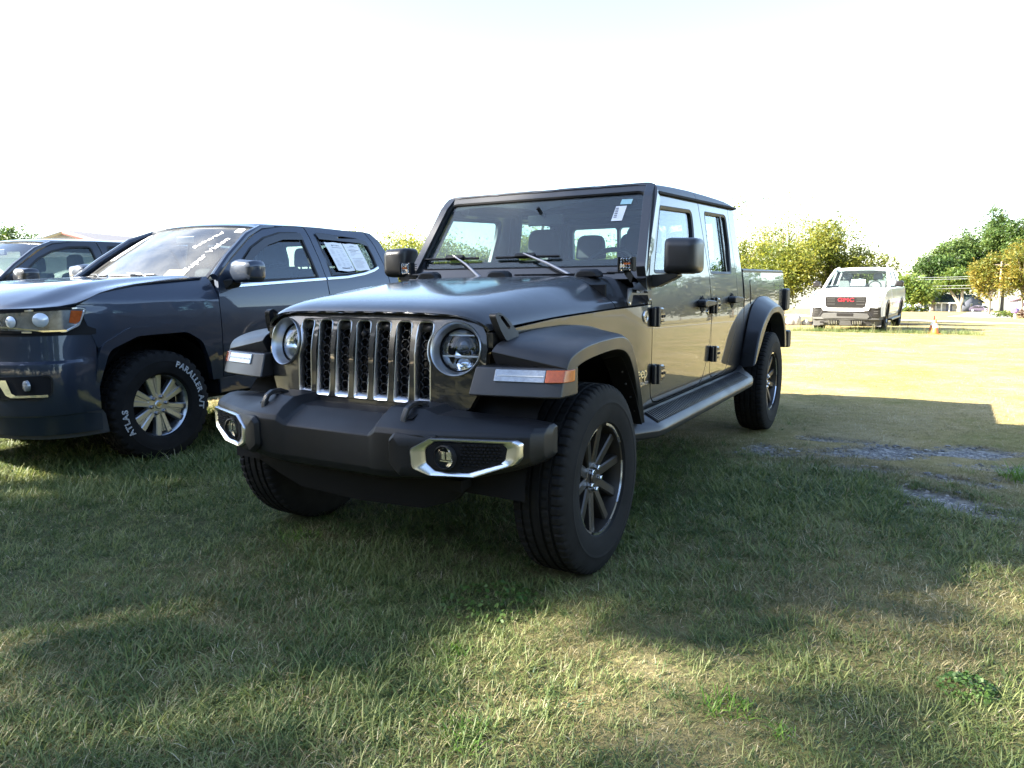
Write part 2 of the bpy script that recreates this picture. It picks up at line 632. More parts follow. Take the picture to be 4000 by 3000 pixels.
def _axis(lo, a, b, hi, step, g):
    v = list(np.arange(a, b + 1e-6, step))
    s, p = step, a
    pre = []
    while p > lo:
        s *= g; p -= s; pre.append(p)
    s, p = step, b
    post = []
    while p < hi:
        s *= g; p += s; post.append(p)
    return np.array(list(reversed(pre)) + v + post)
GX = _axis(-500, -5.0, 4.5, 500, 0.09, 1.13)
GY = _axis(-250, -3.5, 7.0, 620, 0.09, 1.10)
_gx, _gy = np.meshgrid(GX, GY, indexing='ij')
_gz = terr(_gx, _gy) - 0.028 * gravel(_gx, _gy)
_V = np.stack([_gx.ravel(), _gy.ravel(), _gz.ravel()], 1)
_nx, _ny = len(GX), len(GY)
_i, _j = np.meshgrid(np.arange(_nx - 1), np.arange(_ny - 1), indexing='ij')
_a = (_i * _ny + _j).ravel()
_F = np.stack([_a, _a + _ny, _a + _ny + 1, _a + 1], 1)
_me = bpy.data.meshes.new('ground')
_me.from_pydata(_V.tolist(), [], _F.tolist())
_me.shade_smooth()
for nm, arr in (('gravel', gravel(_gx, _gy)), ('dry', dryness(_gx, _gy))):
    at = _me.attributes.new(nm, 'FLOAT', 'POINT')
    at.data.foreach_set('value', arr.ravel().astype(np.float32))
ground = bpy.data.objects.new('ground', _me)
COL.objects.link(ground)
ground['kind'] = 'structure'

def mesh_z(x, y):
    """Height of the ground sheet itself (bilinear in its grid)."""
    i = int(np.clip(np.searchsorted(GX, x) - 1, 0, len(GX) - 2)); j = int(np.clip(np.searchsorted(GY, y) - 1, 0, len(GY) - 2))
    a = (x - GX[i]) / (GX[i + 1] - GX[i]); b = (y - GY[j]) / (GY[j + 1] - GY[j])
    return float((_gz[i, j] * (1 - a) + _gz[i + 1, j] * a) * (1 - b) + (_gz[i, j + 1] * (1 - a) + _gz[i + 1, j + 1] * a) * b)

def ground_material():
    m = bpy.data.materials.new('meadow_soil')
    m.use_nodes = True
    nt = m.node_tree
    b = nt.nodes['Principled BSDF']
    b.inputs['Roughness'].default_value = 0.95
    b.inputs['Specular IOR Level'].default_value = 0.1
    geo = nt.nodes.new('ShaderNodeNewGeometry')
    def noise(scale, detail=6, rough=0.65):
        n = nt.nodes.new('ShaderNodeTexNoise')
        n.inputs['Scale'].default_value = scale
        n.inputs['Detail'].default_value = detail
        n.inputs['Roughness'].default_value = rough
        nt.links.new(geo.outputs['Position'], n.inputs['Vector'])
        return n.outputs['Fac']
    def ramp(src, stops):
        r = nt.nodes.new('ShaderNodeValToRGB')
        while len(r.color_ramp.elements) < len(stops):
            r.color_ramp.elements.new(0.5)
        for e, (p, c) in zip(r.color_ramp.elements, stops):
            e.position = p; e.color = (*c, 1)
        nt.links.new(src, r.inputs['Fac'])
        return r.outputs['Color']
    def attr(n):
        a = nt.nodes.new('ShaderNodeAttribute')
        a.attribute_name = n
        return a.outputs['Fac']
    def mix(f, a, c):
        x = nt.nodes.new('ShaderNodeMix')
        x.data_type = 'RGBA'
        nt.links.new(f, x.inputs[0]); nt.links.new(a, x.inputs[6]); nt.links.new(c, x.inputs[7])
        return x.outputs[2]
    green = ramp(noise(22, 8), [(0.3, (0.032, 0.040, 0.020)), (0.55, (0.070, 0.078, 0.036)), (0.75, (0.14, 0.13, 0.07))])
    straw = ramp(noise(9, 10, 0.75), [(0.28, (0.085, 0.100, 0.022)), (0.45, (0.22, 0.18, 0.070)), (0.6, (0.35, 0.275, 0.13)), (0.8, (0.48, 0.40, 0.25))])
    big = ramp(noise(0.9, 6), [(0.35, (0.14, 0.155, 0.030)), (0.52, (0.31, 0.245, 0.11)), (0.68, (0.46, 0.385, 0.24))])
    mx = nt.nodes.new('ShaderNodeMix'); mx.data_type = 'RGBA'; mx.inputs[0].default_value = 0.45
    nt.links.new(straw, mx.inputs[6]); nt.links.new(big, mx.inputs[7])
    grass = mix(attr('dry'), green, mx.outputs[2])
    vo = nt.nodes.new('ShaderNodeTexVoronoi')
    vo.inputs['Scale'].default_value = 42
    nt.links.new(geo.outputs['Position'], vo.inputs['Vector'])
    stone = ramp(vo.outputs['Color'], [(0.2, (0.13, 0.13, 0.13)), (0.5, (0.23, 0.225, 0.21)), (0.8, (0.33, 0.32, 0.30))])
    col = mix(attr('gravel'), grass, stone)
    nt.links.new(col, b.inputs['Base Color'])
    bp = nt.nodes.new('ShaderNodeBump')
    bp.inputs['Strength'].default_value = 0.8
    bp.inputs['Distance'].default_value = 0.03
    nt.links.new(noise(35, 8, 0.7), bp.inputs['Height'])
    nt.links.new(bp.outputs['Normal'], b.inputs['Normal'])
    return m
_me.materials.append(ground_material())
# ------------------------------------------------------------------ wheels (axis x, outer side +x)
def tyre_geo(R, hw, rim_r, tread, n=320, notch=5, groove=(-0.062, -0.022, 0.022, 0.062), gd=0.011, gw=0.0058, chunky=False):
    prof = [(-hw * 0.72, rim_r - 0.004), (-hw * 0.90, rim_r + 0.012), (-hw * 0.985, rim_r + 0.05), (-hw, rim_r + 0.085), (-hw * 0.985, rim_r + 0.115),
            (-hw * 0.93, R - 0.038), (-hw * 0.90, R - 0.026), (-tread * 1.04, R - 0.012)]
    side = list(prof)
    tr = [(-tread, R - 0.007), (-tread * 0.93, R - 0.0035)]
    xs = []
    for g in groove:
        xs += [(g - gw - 0.001, 0), (g - gw, gd), (g + gw, gd), (g + gw + 0.001, 0)]
    tr += [(x, R - 0.003 * (x / tread) ** 2 - d) for x, d in xs]
    tr += [(tread * 0.93, R - 0.0035), (tread, R - 0.007)]
    prof = side + tr + [(-x, r) for x, r in reversed(side)]
    # fine ridges on the outer wall
    k = len(prof)
    prof = prof[:k - 4] + [(hw * 0.997, rim_r + 0.100), (hw * 1.012, rim_r + 0.097), (hw * 1.012, rim_r + 0.093), (hw * 1.0, rim_r + 0.089)] + prof[k - 4:]
    rings = []
    for i in range(n):
        t = 2 * PI * i / n
        c, s = math.cos(t), math.sin(t)
        ring = []
        for x, r in prof:
            rr = r
            ax = abs(x)
            if r > R - 0.0125:
                if chunky:
                    if ax > tread * 0.66 and (i + (3 if x > 0 else 0)) % 8 < 3: rr -= 0.012
                    elif ax <= tread * 0.66 and (i + int(abs(x) * 300)) % 6 < 1: rr -= 0.007
                else:
                    if ax > groove[-1] + gw + 0.0005 and i % notch == 0: rr -= 0.008
                    elif 0.0 < ax < groove[-1] and i % notch == (2 if x > 0 else 4) and r > R - 0.005 and (int(ax * 1000) % 2 == 0): rr -= 0.006
            ring.append((x, rr * c, rr * s))
        rings.append(ring)
    return loft(rings, closed=False, cap=False, ring_closed=True)

def spoke(a_hub, a_rim, r0, r1, w0, w1, x0, x1, depth, off0=0.0):
    """One tapered spoke from the hub to the rim."""
    p0 = Vector((0, math.cos(a_hub), math.sin(a_hub))) * r0
    p1 = Vector((0, math.cos(a_rim), math.sin(a_rim))) * r1
    d = (p1 - p0).normalized()
    t = Vector((0, -d.z, d.y))
    rings = []
    for s in (0.0, 0.12, 0.5, 0.88, 1.0):
        p = p0.lerp(p1, s)
        w = lerp(w0, w1, s) / 2
        x = lerp(x0, x1, s)
        rings.append([(x - depth, *(p - t * w * 1.25).yz), (x - 0.006, *(p - t * w * 1.05).yz), (x, *(p - t * w * 0.75).yz), (x, *(p + t * w * 0.75).yz), (x - 0.006, *(p + t * w * 1.05).yz), (x - depth, *(p + t * w * 1.25).yz)])
    return loft(rings, True, True)

def arc_band(prof, a0, a1, n=16):
    return lathe(prof, n, 'x', a0, a1)

def hex_nut(y, z, x0, x1, r):
    poly = [(y + r * math.cos(k * PI / 3), z + r * math.sin(k * PI / 3)) for k in range(6)]
    small = [(y + 0.75 * r * math.cos(k * PI / 3), z + 0.75 * r * math.sin(k * PI / 3)) for k in range(6)]
    return loft([[(x0, a, b) for a, b in poly], [(x1 - 0.004, a, b) for a, b in poly], [(x1, a, b) for a, b in small]], True, True)

def wheel_dark(parent, loc, rz, spin=0.0, front=True):
    """Dark ten-spoke alloy with a machined lip, as on the near pickup."""
    w = bpy.data.objects.new('wheel', None)
    link(w, parent)
    w.location = loc
    w.rotation_euler = (0, 0, rz)
    if not hasattr(wheel_dark, 'cache'):
        t = obj('tyre', tyre_geo(0.407, 0.124, 0.232, 0.100), RUBBER, w, smooth=28)
        barrel = lathe([(0.100, 0.236), (0.096, 0.228), (0.070, 0.222), (0.02, 0.214), (-0.09, 0.212), (-0.095, 0.23)], 72)
        back = lathe([(-0.02, 0.0), (-0.02, 0.165), (-0.035, 0.165), (-0.035, 0.21)], 48)
        rim_g = [barrel]
        for k in range(5):
            th = PI / 2 + 2 * PI * k / 5
            for s in (-1, 1):
                rim_g.append(spoke(th + s * rad(17), th + s * rad(16.5), 0.060, 0.226, 0.042, 0.040, 0.060, 0.082, 0.045))
            rim_g.append(loft([[(0.056, 0.058 * math.cos(th + a), 0.058 * math.sin(th + a)), (0.059, 0.090 * math.cos(th + a * 0.8), 0.090 * math.sin(th + a * 0.8)), (0.03, 0.094 * math.cos(th + a * 0.8), 0.094 * math.sin(th + a * 0.8)), (0.02, 0.058 * math.cos(th + a), 0.058 * math.sin(th + a))] for a in (-0.30, -0.15, 0, 0.15, 0.30)], True, True))
        rim_g.append(lathe([(0.058, 0.0), (0.060, 0.046), (0.062, 0.062), (0.056, 0.072), (0.02, 0.074)], 40))
        rim_g.append(lathe([(0.070, 0.0), (0.070, 0.024), (0.066, 0.030), (0.056, 0.031)], 28))
        r = obj('rim', join(*rim_g), RIM_DARK, w, smooth=30)
        b = obj('brake_disc', back, DARK, w)
        lip = [lathe([(0.1005, 0.2365), (0.104, 0.2405), (0.1035, 0.244), (0.100, 0.2455), (0.094, 0.246)], 96)]
        for k in range(5):
            a = PI / 2 + 2 * PI * k / 5 + rad(6)
            lip.append(arc_band([(0.1030, 0.2415), (0.1034, 0.2285), (0.096, 0.227), (0.094, 0.240)], a, a + rad(48), 14))
        l = obj('rim_lip', join(*lip), RIM_CUT, w, smooth=40)
        nuts = []
        for k in range(5):
            a = PI / 2 + 2 * PI * (k + 0.5) / 5
            nuts.append(obj('lug_nut', hex_nut(0.049 * math.cos(a), 0.049 * math.sin(a), 0.055, 0.082, 0.0115), CHROME, w, bevel=0.001))
        wheel_dark.cache = w
    else:
        for ch in list(wheel_dark.cache.children):
            c = ch.copy()
            link(c, w)
    for ch in w.children:
        ch.rotation_euler = (spin, 0, 0)
    return w

def arc_text(s, radius, a_mid, size, x, mat_outline, spacing=1.0, flip=False):
    """Lettering bent round a tyre wall (axis x); reads with its feet towards the hub."""
    V, F = text_geo(s, size, 0.0, spacing, outline=size * 0.035)
    xs = [v[0] for v in V]
    mid = (min(xs) + max(xs)) / 2
    out = []
    for a, b, c in V:
        r = radius + b
        t = a_mid - (a - mid) / radius
        out.append((x + c, r * math.cos(t), r * math.sin(t)))
    return out, F

def wheel_silver(parent, loc, rz, spin=0.0):
    """Six broad silver double spokes, chunky lettered tyre."""
    w = bpy.data.objects.new('wheel', None)
    link(w, parent)
    w.location = loc
    w.rotation_euler = (0, 0, rz)
    if not hasattr(wheel_silver, 'cache'):
        obj('tyre', tyre_geo(0.392, 0.130, 0.222, 0.108, n=288, groove=(-0.055, 0.0, 0.055), chunky=True), RUBBER, w, smooth=28)
        g = [lathe([(0.060, 0.236), (0.066, 0.238), (0.072, 0.232), (0.066, 0.224), (0.04, 0.212), (-0.09, 0.205)], 72)]
        for k in range(6):
            th = PI / 2 + rad(8) + 2 * PI * k / 6
            for s in (-1, 1):
                g.append(spoke(th + s * rad(15), th + s * rad(11.5), 0.058, 0.226, 0.028, 0.045, 0.058, 0.064, 0.04))
            p0, p1 = 0.05, 0.196
            d = Vector((math.cos(th), math.sin(th))); t = Vector((-d.y, d.x))
            g.append(loft([[(xx, *(d * rr + t * ww)) for ww, xx in ((-0.026, 0.03), (-0.026, 0.0545), (-0.003, 0.0545), (-0.002, 0.050), (0.002, 0.050), (0.003, 0.0545), (0.026, 0.0545), (0.026, 0.03))] for rr in (p0, p1)], True, True))
        g.append(lathe([(0.058, 0.0), (0.060, 0.050), (0.057, 0.080), (0.045, 0.090), (0.02, 0.092)], 40))
        g.append(lathe([(0.066, 0.0), (0.066, 0.026), (0.061, 0.033), (0.056, 0.034)], 30))
        obj('rim', join(*g), RIM_SILVER, w, smooth=30)
        obj('brake_disc', lathe([(-0.01, 0.0), (-0.01, 0.15), (-0.03, 0.15), (-0.03, 0.205)], 40), DARK, w)
        obj('emblem', plate([(-0.017, -0.006), (-0.006, -0.006), (-0.006, -0.012), (0.006, -0.012), (0.004, -0.004), (0.017, -0.004), (0.017, 0.006), (0.006, 0.006), (0.006, 0.012), (-0.004, 0.012), (-0.006, 0.004), (-0.017, 0.004)], (), 0.003, fn=lambda u, v, q: (0.0655 + q, u, v)), GOLD, w)
        for k in range(6):
            a = PI / 2 + rad(8) + 2 * PI * (k + 0.5) / 6
            obj('lug_nut', hex_nut(0.060 * math.cos(a), 0.060 * math.sin(a), 0.052, 0.078, 0.0145), STEEL, w, bevel=0.001)
        wheel_silver.cache = w
    else:
        for ch in list(wheel_silver.cache.children):
            if ch.name.startswith('lettering'):
                continue
            c = ch.copy()
            link(c, w)
    return w
# ------------------------------------------------------------------ the near pickup (front axle at the origin, nose towards -y)
jeep = thing('pickup_truck', 'charcoal off-road pickup with seven-slot grille and round headlights in front of the others', 'pickup truck')

def door_x(z):
    if z < 1.27:
        return interp(z, [0.45, 0.60, 0.75, 0.86, 0.93, 1.0, 1.06, 1.10, 1.15, 1.20, 1.27], [0.774, 0.784, 0.7905, 0.7938, 0.7945, 0.7936, 0.7915, 0.7890, 0.7848, 0.7795, 0.7715])
    return 0.7715 - (z - 1.27) * 0.155

def side_fn(w0=0.0):
    return lambda u, v, w: (door_x(v) + w0 - w, u, v)

ZC = [0.5 + 0.035 * i for i in range(37)]

# doors --------------------------------------------------------------
fd = [(0.889, 1.262), (0.889, 0.68), (0.905, 0.625), (0.945, 0.595), (1.02, 0.583), (1.76, 0.583), (1.83, 0.60), (1.885, 0.645), (1.945, 0.74), (1.985, 0.86), (2.005, 0.98),
      (2.008, 1.27), (1.985, 1.45), (1.945, 1.738), (1.155, 1.707), (1.075, 1.57)]
fdw = rpoly([(0.955, 1.275), (1.72, 1.275), (1.79, 1.55), (1.80, 1.672), (1.20, 1.652)], [0.02, 0.05, 0.3, 0.06, 0.03])
rd = [(2.018, 1.27), (2.018, 0.70), (2.03, 0.64), (2.06, 0.606), (2.11, 0.594), (2.38, 0.594), (2.44, 0.615), (2.50, 0.68), (2.60, 0.80), (2.68, 0.93), (2.712, 1.03), (2.715, 1.27), (2.70, 1.45), (2.69, 1.765), (1.955, 1.738), (1.995, 1.45)]
rdw = rpoly([(2.045, 1.275), (2.59, 1.275), (2.63, 1.50), (2.625, 1.70), (2.07, 1.685)], [0.03, 0.05, 0.3, 0.05, 0.03])
for side in (1, -1):
    mm = (lambda g: g) if side == 1 else mir
    for poly, hole, nm in ((fd, fdw, 'front_door'), (rd, rdw, 'rear_door')):
        d = obj(nm, mm(plate(poly, [hole], 0.045, cv=ZC, fn=side_fn())), PAINT, jeep, bevel=0.006, smooth=30)
        # black window seal, glass
        seal = ring_band([[(door_x(v) + w, u, v) for u, v in lp] for lp, w in ((inset(hole, -0.004), -0.002), (inset(hole, 0.004), 0.002), (inset(hole, 0.020), -0.004), (inset(hole, 0.022), -0.03))])
        obj('window_seal', mm(seal), PLASTIC, d)
        gp = inset(hole, 0.008)
        obj('window_glass', mm(plate(gp, (), 0.004, fn=side_fn(-0.016))), GLASS_SIDE, d)
        if nm == 'rear_door':
            obj('window_divider', mm(mapped(box(2.475, 1.48, 0, 0.022, 0.44, 0.012), lambda u, v, w: (door_x(v) - 0.008 + w, u + (v - 1.48) * 0.0, v))), PLASTIC, d)
        # handle
        y0 = 1.70 if nm == 'front_door' else 2.44
        z0 = 1.095 if nm == 'front_door' else 1.100
        hp = rpoly([(y0, z0 - 0.022), (y0 + 0.045, z0 - 0.026), (y0 + 0.25, z0 - 0.018), (y0 + 0.258, z0 + 0.012), (y0 + 0.05, z0 + 0.024), (y0, z0 + 0.016)], 0.012)
        rings = [[(0.790, y, z) for y, z in hp], [(0.835, y, z) for y, z in hp], [(0.842, y, z) for y, z in inset(hp, 0.006)]]
        obj('handle', mm(loft(rings)), PLASTIC, d, bevel=0.002)
        obj('handle_recess', mm(lathe([(0.7955, 0.0), (0.7955, 0.048), (0.790, 0.055)], 32)), DARK, d).location = (0, y0 + 0.10, z0 - 0.01)
        if nm == 'front_door':
            obj('lock_cylinder', mm(lathe([(0.800, 0.0), (0.800, 0.012), (0.794, 0.015)], 20)), CHROME, d).location = (0, 1.915, 1.035)
# hinges
def hinge(y, z, parent, mm):
    bar = join(box(0.812, y - 0.012, z, 0.034, 0.030, 0.105), box(0.806, y - 0.040, z, 0.022, 0.034, 0.10))
    h = obj('hinge', mm(bar), PLASTIC, parent, bevel=0.006)
    pl = rpoly([(y + 0.006, z - 0.046), (y + 0.065, z - 0.030), (y + 0.082, z - 0.008), (y + 0.082, z + 0.018), (y + 0.060, z + 0.046), (y + 0.006, z + 0.048)], 0.008)
    obj('hinge_plate', mm(loft([[(0.792, a, b) for a, b in pl], [(0.820, a, b) for a, b in pl], [(0.826, a, b) for a, b in inset(pl, 0.008)]])), PAINT, h, bevel=0.002)
    ribs = [box(0.8275, y + 0.042, z + dz, 0.004, 0.040, 0.006) for dz in (-0.026, 0.024, 0.034)]
    bolt = lathe([(0.833, 0.0), (0.833, 0.006), (0.826, 0.008)], 12)
    obj('hinge_bolt', mm(join(*ribs, mapped(bolt, lambda a, b, c: (a, b + y + 0.035, c + z)), mapped(bolt, lambda a, b, c: (a, b + y + 0.062, c + z)))), PLASTIC, h)
for mm in (lambda g: g, mir):
    for y, z in ((0.915, 1.050), (0.935, 0.745), (2.035, 1.073), (2.045, 0.755)):
        hinge(y, z, jeep, mm)

# lower body side: cowl panel, rocker, quarter post, all flush with the doors
def fx(y):
    return interp(y, [-0.45, 0.0, 0.45, 0.885, 3.0], [0.612, 0.665, 0.727, 0.7945, 0.7945])
def body_fn(u, v, w):
    x = fx(u) if u < 0.885 else door_x(v)
    if 0.6 < u < 0.885:
        x = lerp(fx(u), door_x(v), smooth01((u - 0.6) / 0.285))
    return (x - w, u, v)
cowl = [(-0.41, 1.043), (0.0, 1.078), (0.45, 1.099), (0.882, 1.113), (0.882, 0.68), (0.898, 0.62), (0.94, 0.588), (1.02, 0.576), (1.77, 0.576), (1.84, 0.594), (1.892, 0.640), (1.953, 0.738), (1.992, 0.86), (2.0115, 0.98), (2.0115, 0.70),
        (2.023, 0.634), (2.056, 0.599), (2.11, 0.587), (2.385, 0.587), (2.446, 0.609), (2.507, 0.675), (2.607, 0.796), (2.688, 0.93), (2.719, 1.03), (2.722, 1.27), (2.707, 1.45), (2.697, 1.768), (2.86, 1.775), (2.895, 1.27), (2.895, 0.50),
        (0.53, 0.50), (0.50, 0.62), (0.42, 0.80), (0.30, 0.93), (0.10, 0.985), (-0.41, 0.985)]
both('body_side', plate(cowl, (), 0.03, cu=[-0.2, 0.2, 0.4, 0.6, 0.7, 0.8], cv=ZC, fn=body_fn), PAINT, jeep, bevel=0.005, smooth=30)
# dark backing just inside the panel gaps
bk = [(0.70, 1.10), (2.86, 1.10), (2.86, 0.46), (0.60, 0.46)]
both('door_shut', plate(bk, (), 0.02, fn=lambda u, v, w: (door_x(v) - 0.05 - w, u, v)), DARK, jeep)
both('rocker_trim', plate([(0.56, 0.512), (2.80, 0.512), (2.80, 0.40), (0.56, 0.40)], (), 0.03, fn=lambda u, v, w: (0.765 - w, u, v)), DARK, jeep)

# hood ----------------------------------------------------------------
def hood_w(y):
    return interp(y, [-0.45, 0.0, 0.45, 0.90], [0.607, 0.661, 0.723, 0.787])
def hood_ze(y):
    return interp(y, [-0.445, -0.40, 0.0, 0.45, 0.9], [1.052, 1.056, 1.087, 1.107, 1.122])
def hood_zc(y):
    return interp(y, [-0.455, -0.448, -0.43, -0.39, -0.32, -0.1, 0.2, 0.45, 0.7, 0.95], [1.118, 1.127, 1.140, 1.156, 1.171, 1.202, 1.235, 1.255, 1.268, 1.274])
_FR = ([0, .35, .55, .70, .80, .88, .94, .985, 1.0], [1.0, .995, .975, .93, .86, .72, .50, .20, 0.0])
_RR = ([0, .50, .68, .76, .83, .89, .95, .985, 1.0], [1.0, .99, .96, .88, .68, .46, .26, .10, 0.0])
def hood_pt(y, s):
    a = abs(s)
    t = smooth01((y + 0.45) / 1.1)
    k = lerp(interp(a, *_FR), interp(a, *_RR), t)
    ze, zc = hood_ze(y), hood_zc(y)
    crown = 0.004 * (1 - a * a)
    back = 0.040 * max(0, (a - 0.55) / 0.45) ** 2 if y < 0 else 0.0       # the nose sweeps back at its corners
    yy = y + back * max(0.0, min(1.0, (-y) / 0.40))
    return (s * hood_w(y), yy, ze + (zc - ze) * k + crown * k)
SS = [-1, -.995, -.985, -.965, -.94, -.91, -.88, -.85, -.82, -.79, -.76, -.73, -.70, -.66, -.62, -.58, -.54, -.48, -.40, -.30, -.15]
SS = SS + [0] + [-s for s in reversed(SS)]
HY = [-0.455, -0.452, -0.447, -0.44, -0.43, -0.415, -0.395, -0.37, -0.33, -0.28, -0.2, -0.1, 0.0, 0.1, 0.2, 0.3, 0.4, 0.47, 0.53]
def smooth_grid(fn, us, vs, it=2):
    """Sample a surface, relax the kinks of its tables."""
    A = np.array([[fn(u, v) for v in vs] for u in us])
    for _ in range(it):
        B = A.copy()
        B[:, 2:-2, 2] = (A[:, 1:-3, 2] + 2 * A[:, 2:-2, 2] + A[:, 3:-1, 2]) / 4
        B[2:-1, :, 2] = (B[1:-2, :, 2] + 2 * B[2:-1, :, 2] + B[3:, :, 2]) / 4
        A = B
    return A
HG = smooth_grid(lambda y, s: hood_pt(y, s), HY, SS, 3)
hb = slab(lambda i, j: HG[i][j], list(range(len(HY))), list(range(len(SS))), 0.012)
obj('hood', hb, PAINT_HOOD, jeep, smooth=50)
CY = [0.536, 0.58, 0.64, 0.72, 0.80, 0.855]
CG = smooth_grid(lambda y, s: hood_pt(y, s), CY, SS, 3)
obj('cowl', slab(lambda i, j: CG[i][j], list(range(len(CY))), list(range(len(SS))), 0.012), PAINT, jeep, smooth=50)
obj('hood_gap', join(box(0, 0.3, 1.02, 1.20, 1.1, 0.02), box(0, 0.533, 1.16, 1.36, 0.02, 0.12)), DARK, jeep)
for x in (-0.509, -0.03, 0.509):
    pr = [(-0.075, 0.0), (-0.06, 0.028), (-0.035, 0.040), (0.045, 0.040), (0.07, 0.026), (0.08, 0.0)]
    b = obj('hood_bumper', mapped(loft([[(x + a * k, y, z * (0.8 if abs(y) > 0.02 else 1)) for a, z in pr] for y, k in ((-0.035, 0.8), (-0.02, 1), (0.02, 1), (0.035, 0.8))]), lambda a, b_, c_: (a, 0.70 + b_, hood_pt(0.70, 0.2)[2] - 0.012 + c_)), PLASTIC, jeep, bevel=0.006)
for i in range(9):
    obj('cowl_vent', mapped(box(0, 0, 0, 0.05, 0.020, 0.008), lambda a, b, c, i=i: (0.05 + i * 0.066 + a + b * 0.9, 0.80 + b, hood_pt(0.80, 0.2)[2] + 0.002 + c)), DARK, jeep)

# grille ----------------------------------------------------------------
def gr_y(x, z):
    return interp(z, [0.68, 0.95, 1.02, 1.09, 1.12], [-0.486, -0.474, -0.460, -0.436, -0.425]) + 0.55 * max(0.0, abs(x) - 0.30) ** 2
def gr_fn(u, v, w):
    return (u, gr_y(u, v) + w, v)
half = [(0.0, 1.110), (0.20, 1.110), (0.44, 1.107), (0.515, 1.100), (0.562, 1.078), (0.588, 1.036), (0.598, 0.98), (0.595, 0.91), (0.583, 0.85), (0.560, 0.795), (0.535, 0.748), (0.48, 0.718), (0.40, 0.700), (0.0, 0.695)]
gout = half + [(-x, z) for x, z in reversed(half[1:-1])]
HLX, HLZ = 0.470, 0.979
def slot(k):
    c = 0.1085 * k
    p = rpoly([(c - 0.0415, 0.752), (c + 0.0415, 0.752), (c + 0.0415, 1.086), (c - 0.0415, 1.086)], [0.016, 0.016, 0.026, 0.026], 4)
    if abs(k) == 3:
        q = []
        n = len(p)
        for i in range(n):
            a, b = p[i], p[(i + 1) % n]
            m = max(1, int(math.dist(a, b) / 0.012))
            q += [(lerp(a[0], b[0], t / m), lerp(a[1], b[1], t / m)) for t in range(m)]
        out = []
        for x, z in q:
            dz = z - HLZ
            if abs(dz) < 0.118:
                lim = HLX - math.sqrt(0.118 ** 2 - dz * dz)
                if abs(x) > lim:
                    x = math.copysign(lim, x)
            out.append((x, z))
        p = out
    return p
slots = [slot(k) for k in range(-3, 4)]
circ = lambda cx, cz, r, n=48: [(cx + r * math.cos(2 * PI * i / n), cz + r * math.sin(2 * PI * i / n)) for i in range(n)]
gl = obj('grille', plate(gout, slots + [circ(HLX, HLZ, 0.104), circ(-HLX, HLZ, 0.104)], 0.03, cu=[-0.55, -0.5, -0.45, -0.4, 0.4, 0.45, 0.5, 0.55], cv=[0.72, 0.8, 0.9, 0.95, 0.985, 1.02, 1.055], fn=gr_fn), PAINT, jeep, bevel=0.004, smooth=30)
for i, sp in enumerate(slots):
    k = i - 3
    c = 0.1085 * k
    def up(lp, dz):
        return [(x, max(z, 0.752 + dz)) for x, z in lp]
    L = [[gr_fn(x, z, w) for x, z in lp] for lp, w in ((inset(sp, 0.0005), 0.006), (inset(sp, 0.0008), -0.0015), (inset(sp, 0.003), -0.003), (inset(sp, 0.0055), -0.0015), (up(inset(sp, 0.0075), 0.014), 0.008), (up(inset(sp, 0.009), 0.024), 0.026))]
    obj('slot_surround', ring_band(L), SILVER, gl, smooth=45)
    # honeycomb insert
    w = []
    ph = 0.0215
    for r in range(-2, 15):
        for q in range(-2, 3):
            cx = c + q * ph * 1.5
            cz = 0.765 + r * ph * 1.732 + (ph * 0.866 if q % 2 else 0)
            for e in range(3):
                a0, a1 = e * PI / 3, (e + 1) * PI / 3
                p = Vector((cx + ph * math.cos(a0), cz + ph * math.sin(a0))); s = Vector((cx + ph * math.cos(a1), cz + ph * math.sin(a1)))
                m = (p + s) / 2
                if abs(m.x - c) > 0.044 or not (0.765 < m.y < (1.05 if k % 2 else 1.09)):
                    continue
                d = (s - p).normalized(); t = Vector((-d.y, d.x)) * 0.0016
                poly = [p + t, s + t, s - t, p - t]
                w.append(loft([[gr_fn(v.x, v.y, 0.021) for v in poly], [gr_fn(v.x, v.y, 0.034) for v in poly]], True, True))
    if k % 2:
        w.append(mapped(box(c, 0, 1.058, 0.075, 0.03, 0.036), lambda a, b, cc: gr_fn(a, cc, 0.034 + b)))
    obj('honeycomb_mesh', join(*w), PLASTIC, gl, smooth=None)
obj('grille_backing', plate([(-0.42, 0.72), (0.42, 0.72), (0.42, 1.10), (-0.42, 1.10)], (), 0.01, fn=lambda u, v, w: (u, gr_y(0, v) + 0.060 + w, v)), DARK, gl)
cm = obj('front_camera', join(mapped(box(0, 0, 0, 0.046, 0.03, 0.05), lambda a, b, cc: (a, -0.415 + b, 1.02 + cc)), mapped(lathe([(-0.448, 0.0), (-0.448, 0.009), (-0.442, 0.013), (-0.43, 0.013)], 20, 'y'), lambda a, b, cc: (a - 0.006, b, cc + 1.025))), PLASTIC, gl, bevel=0.003)

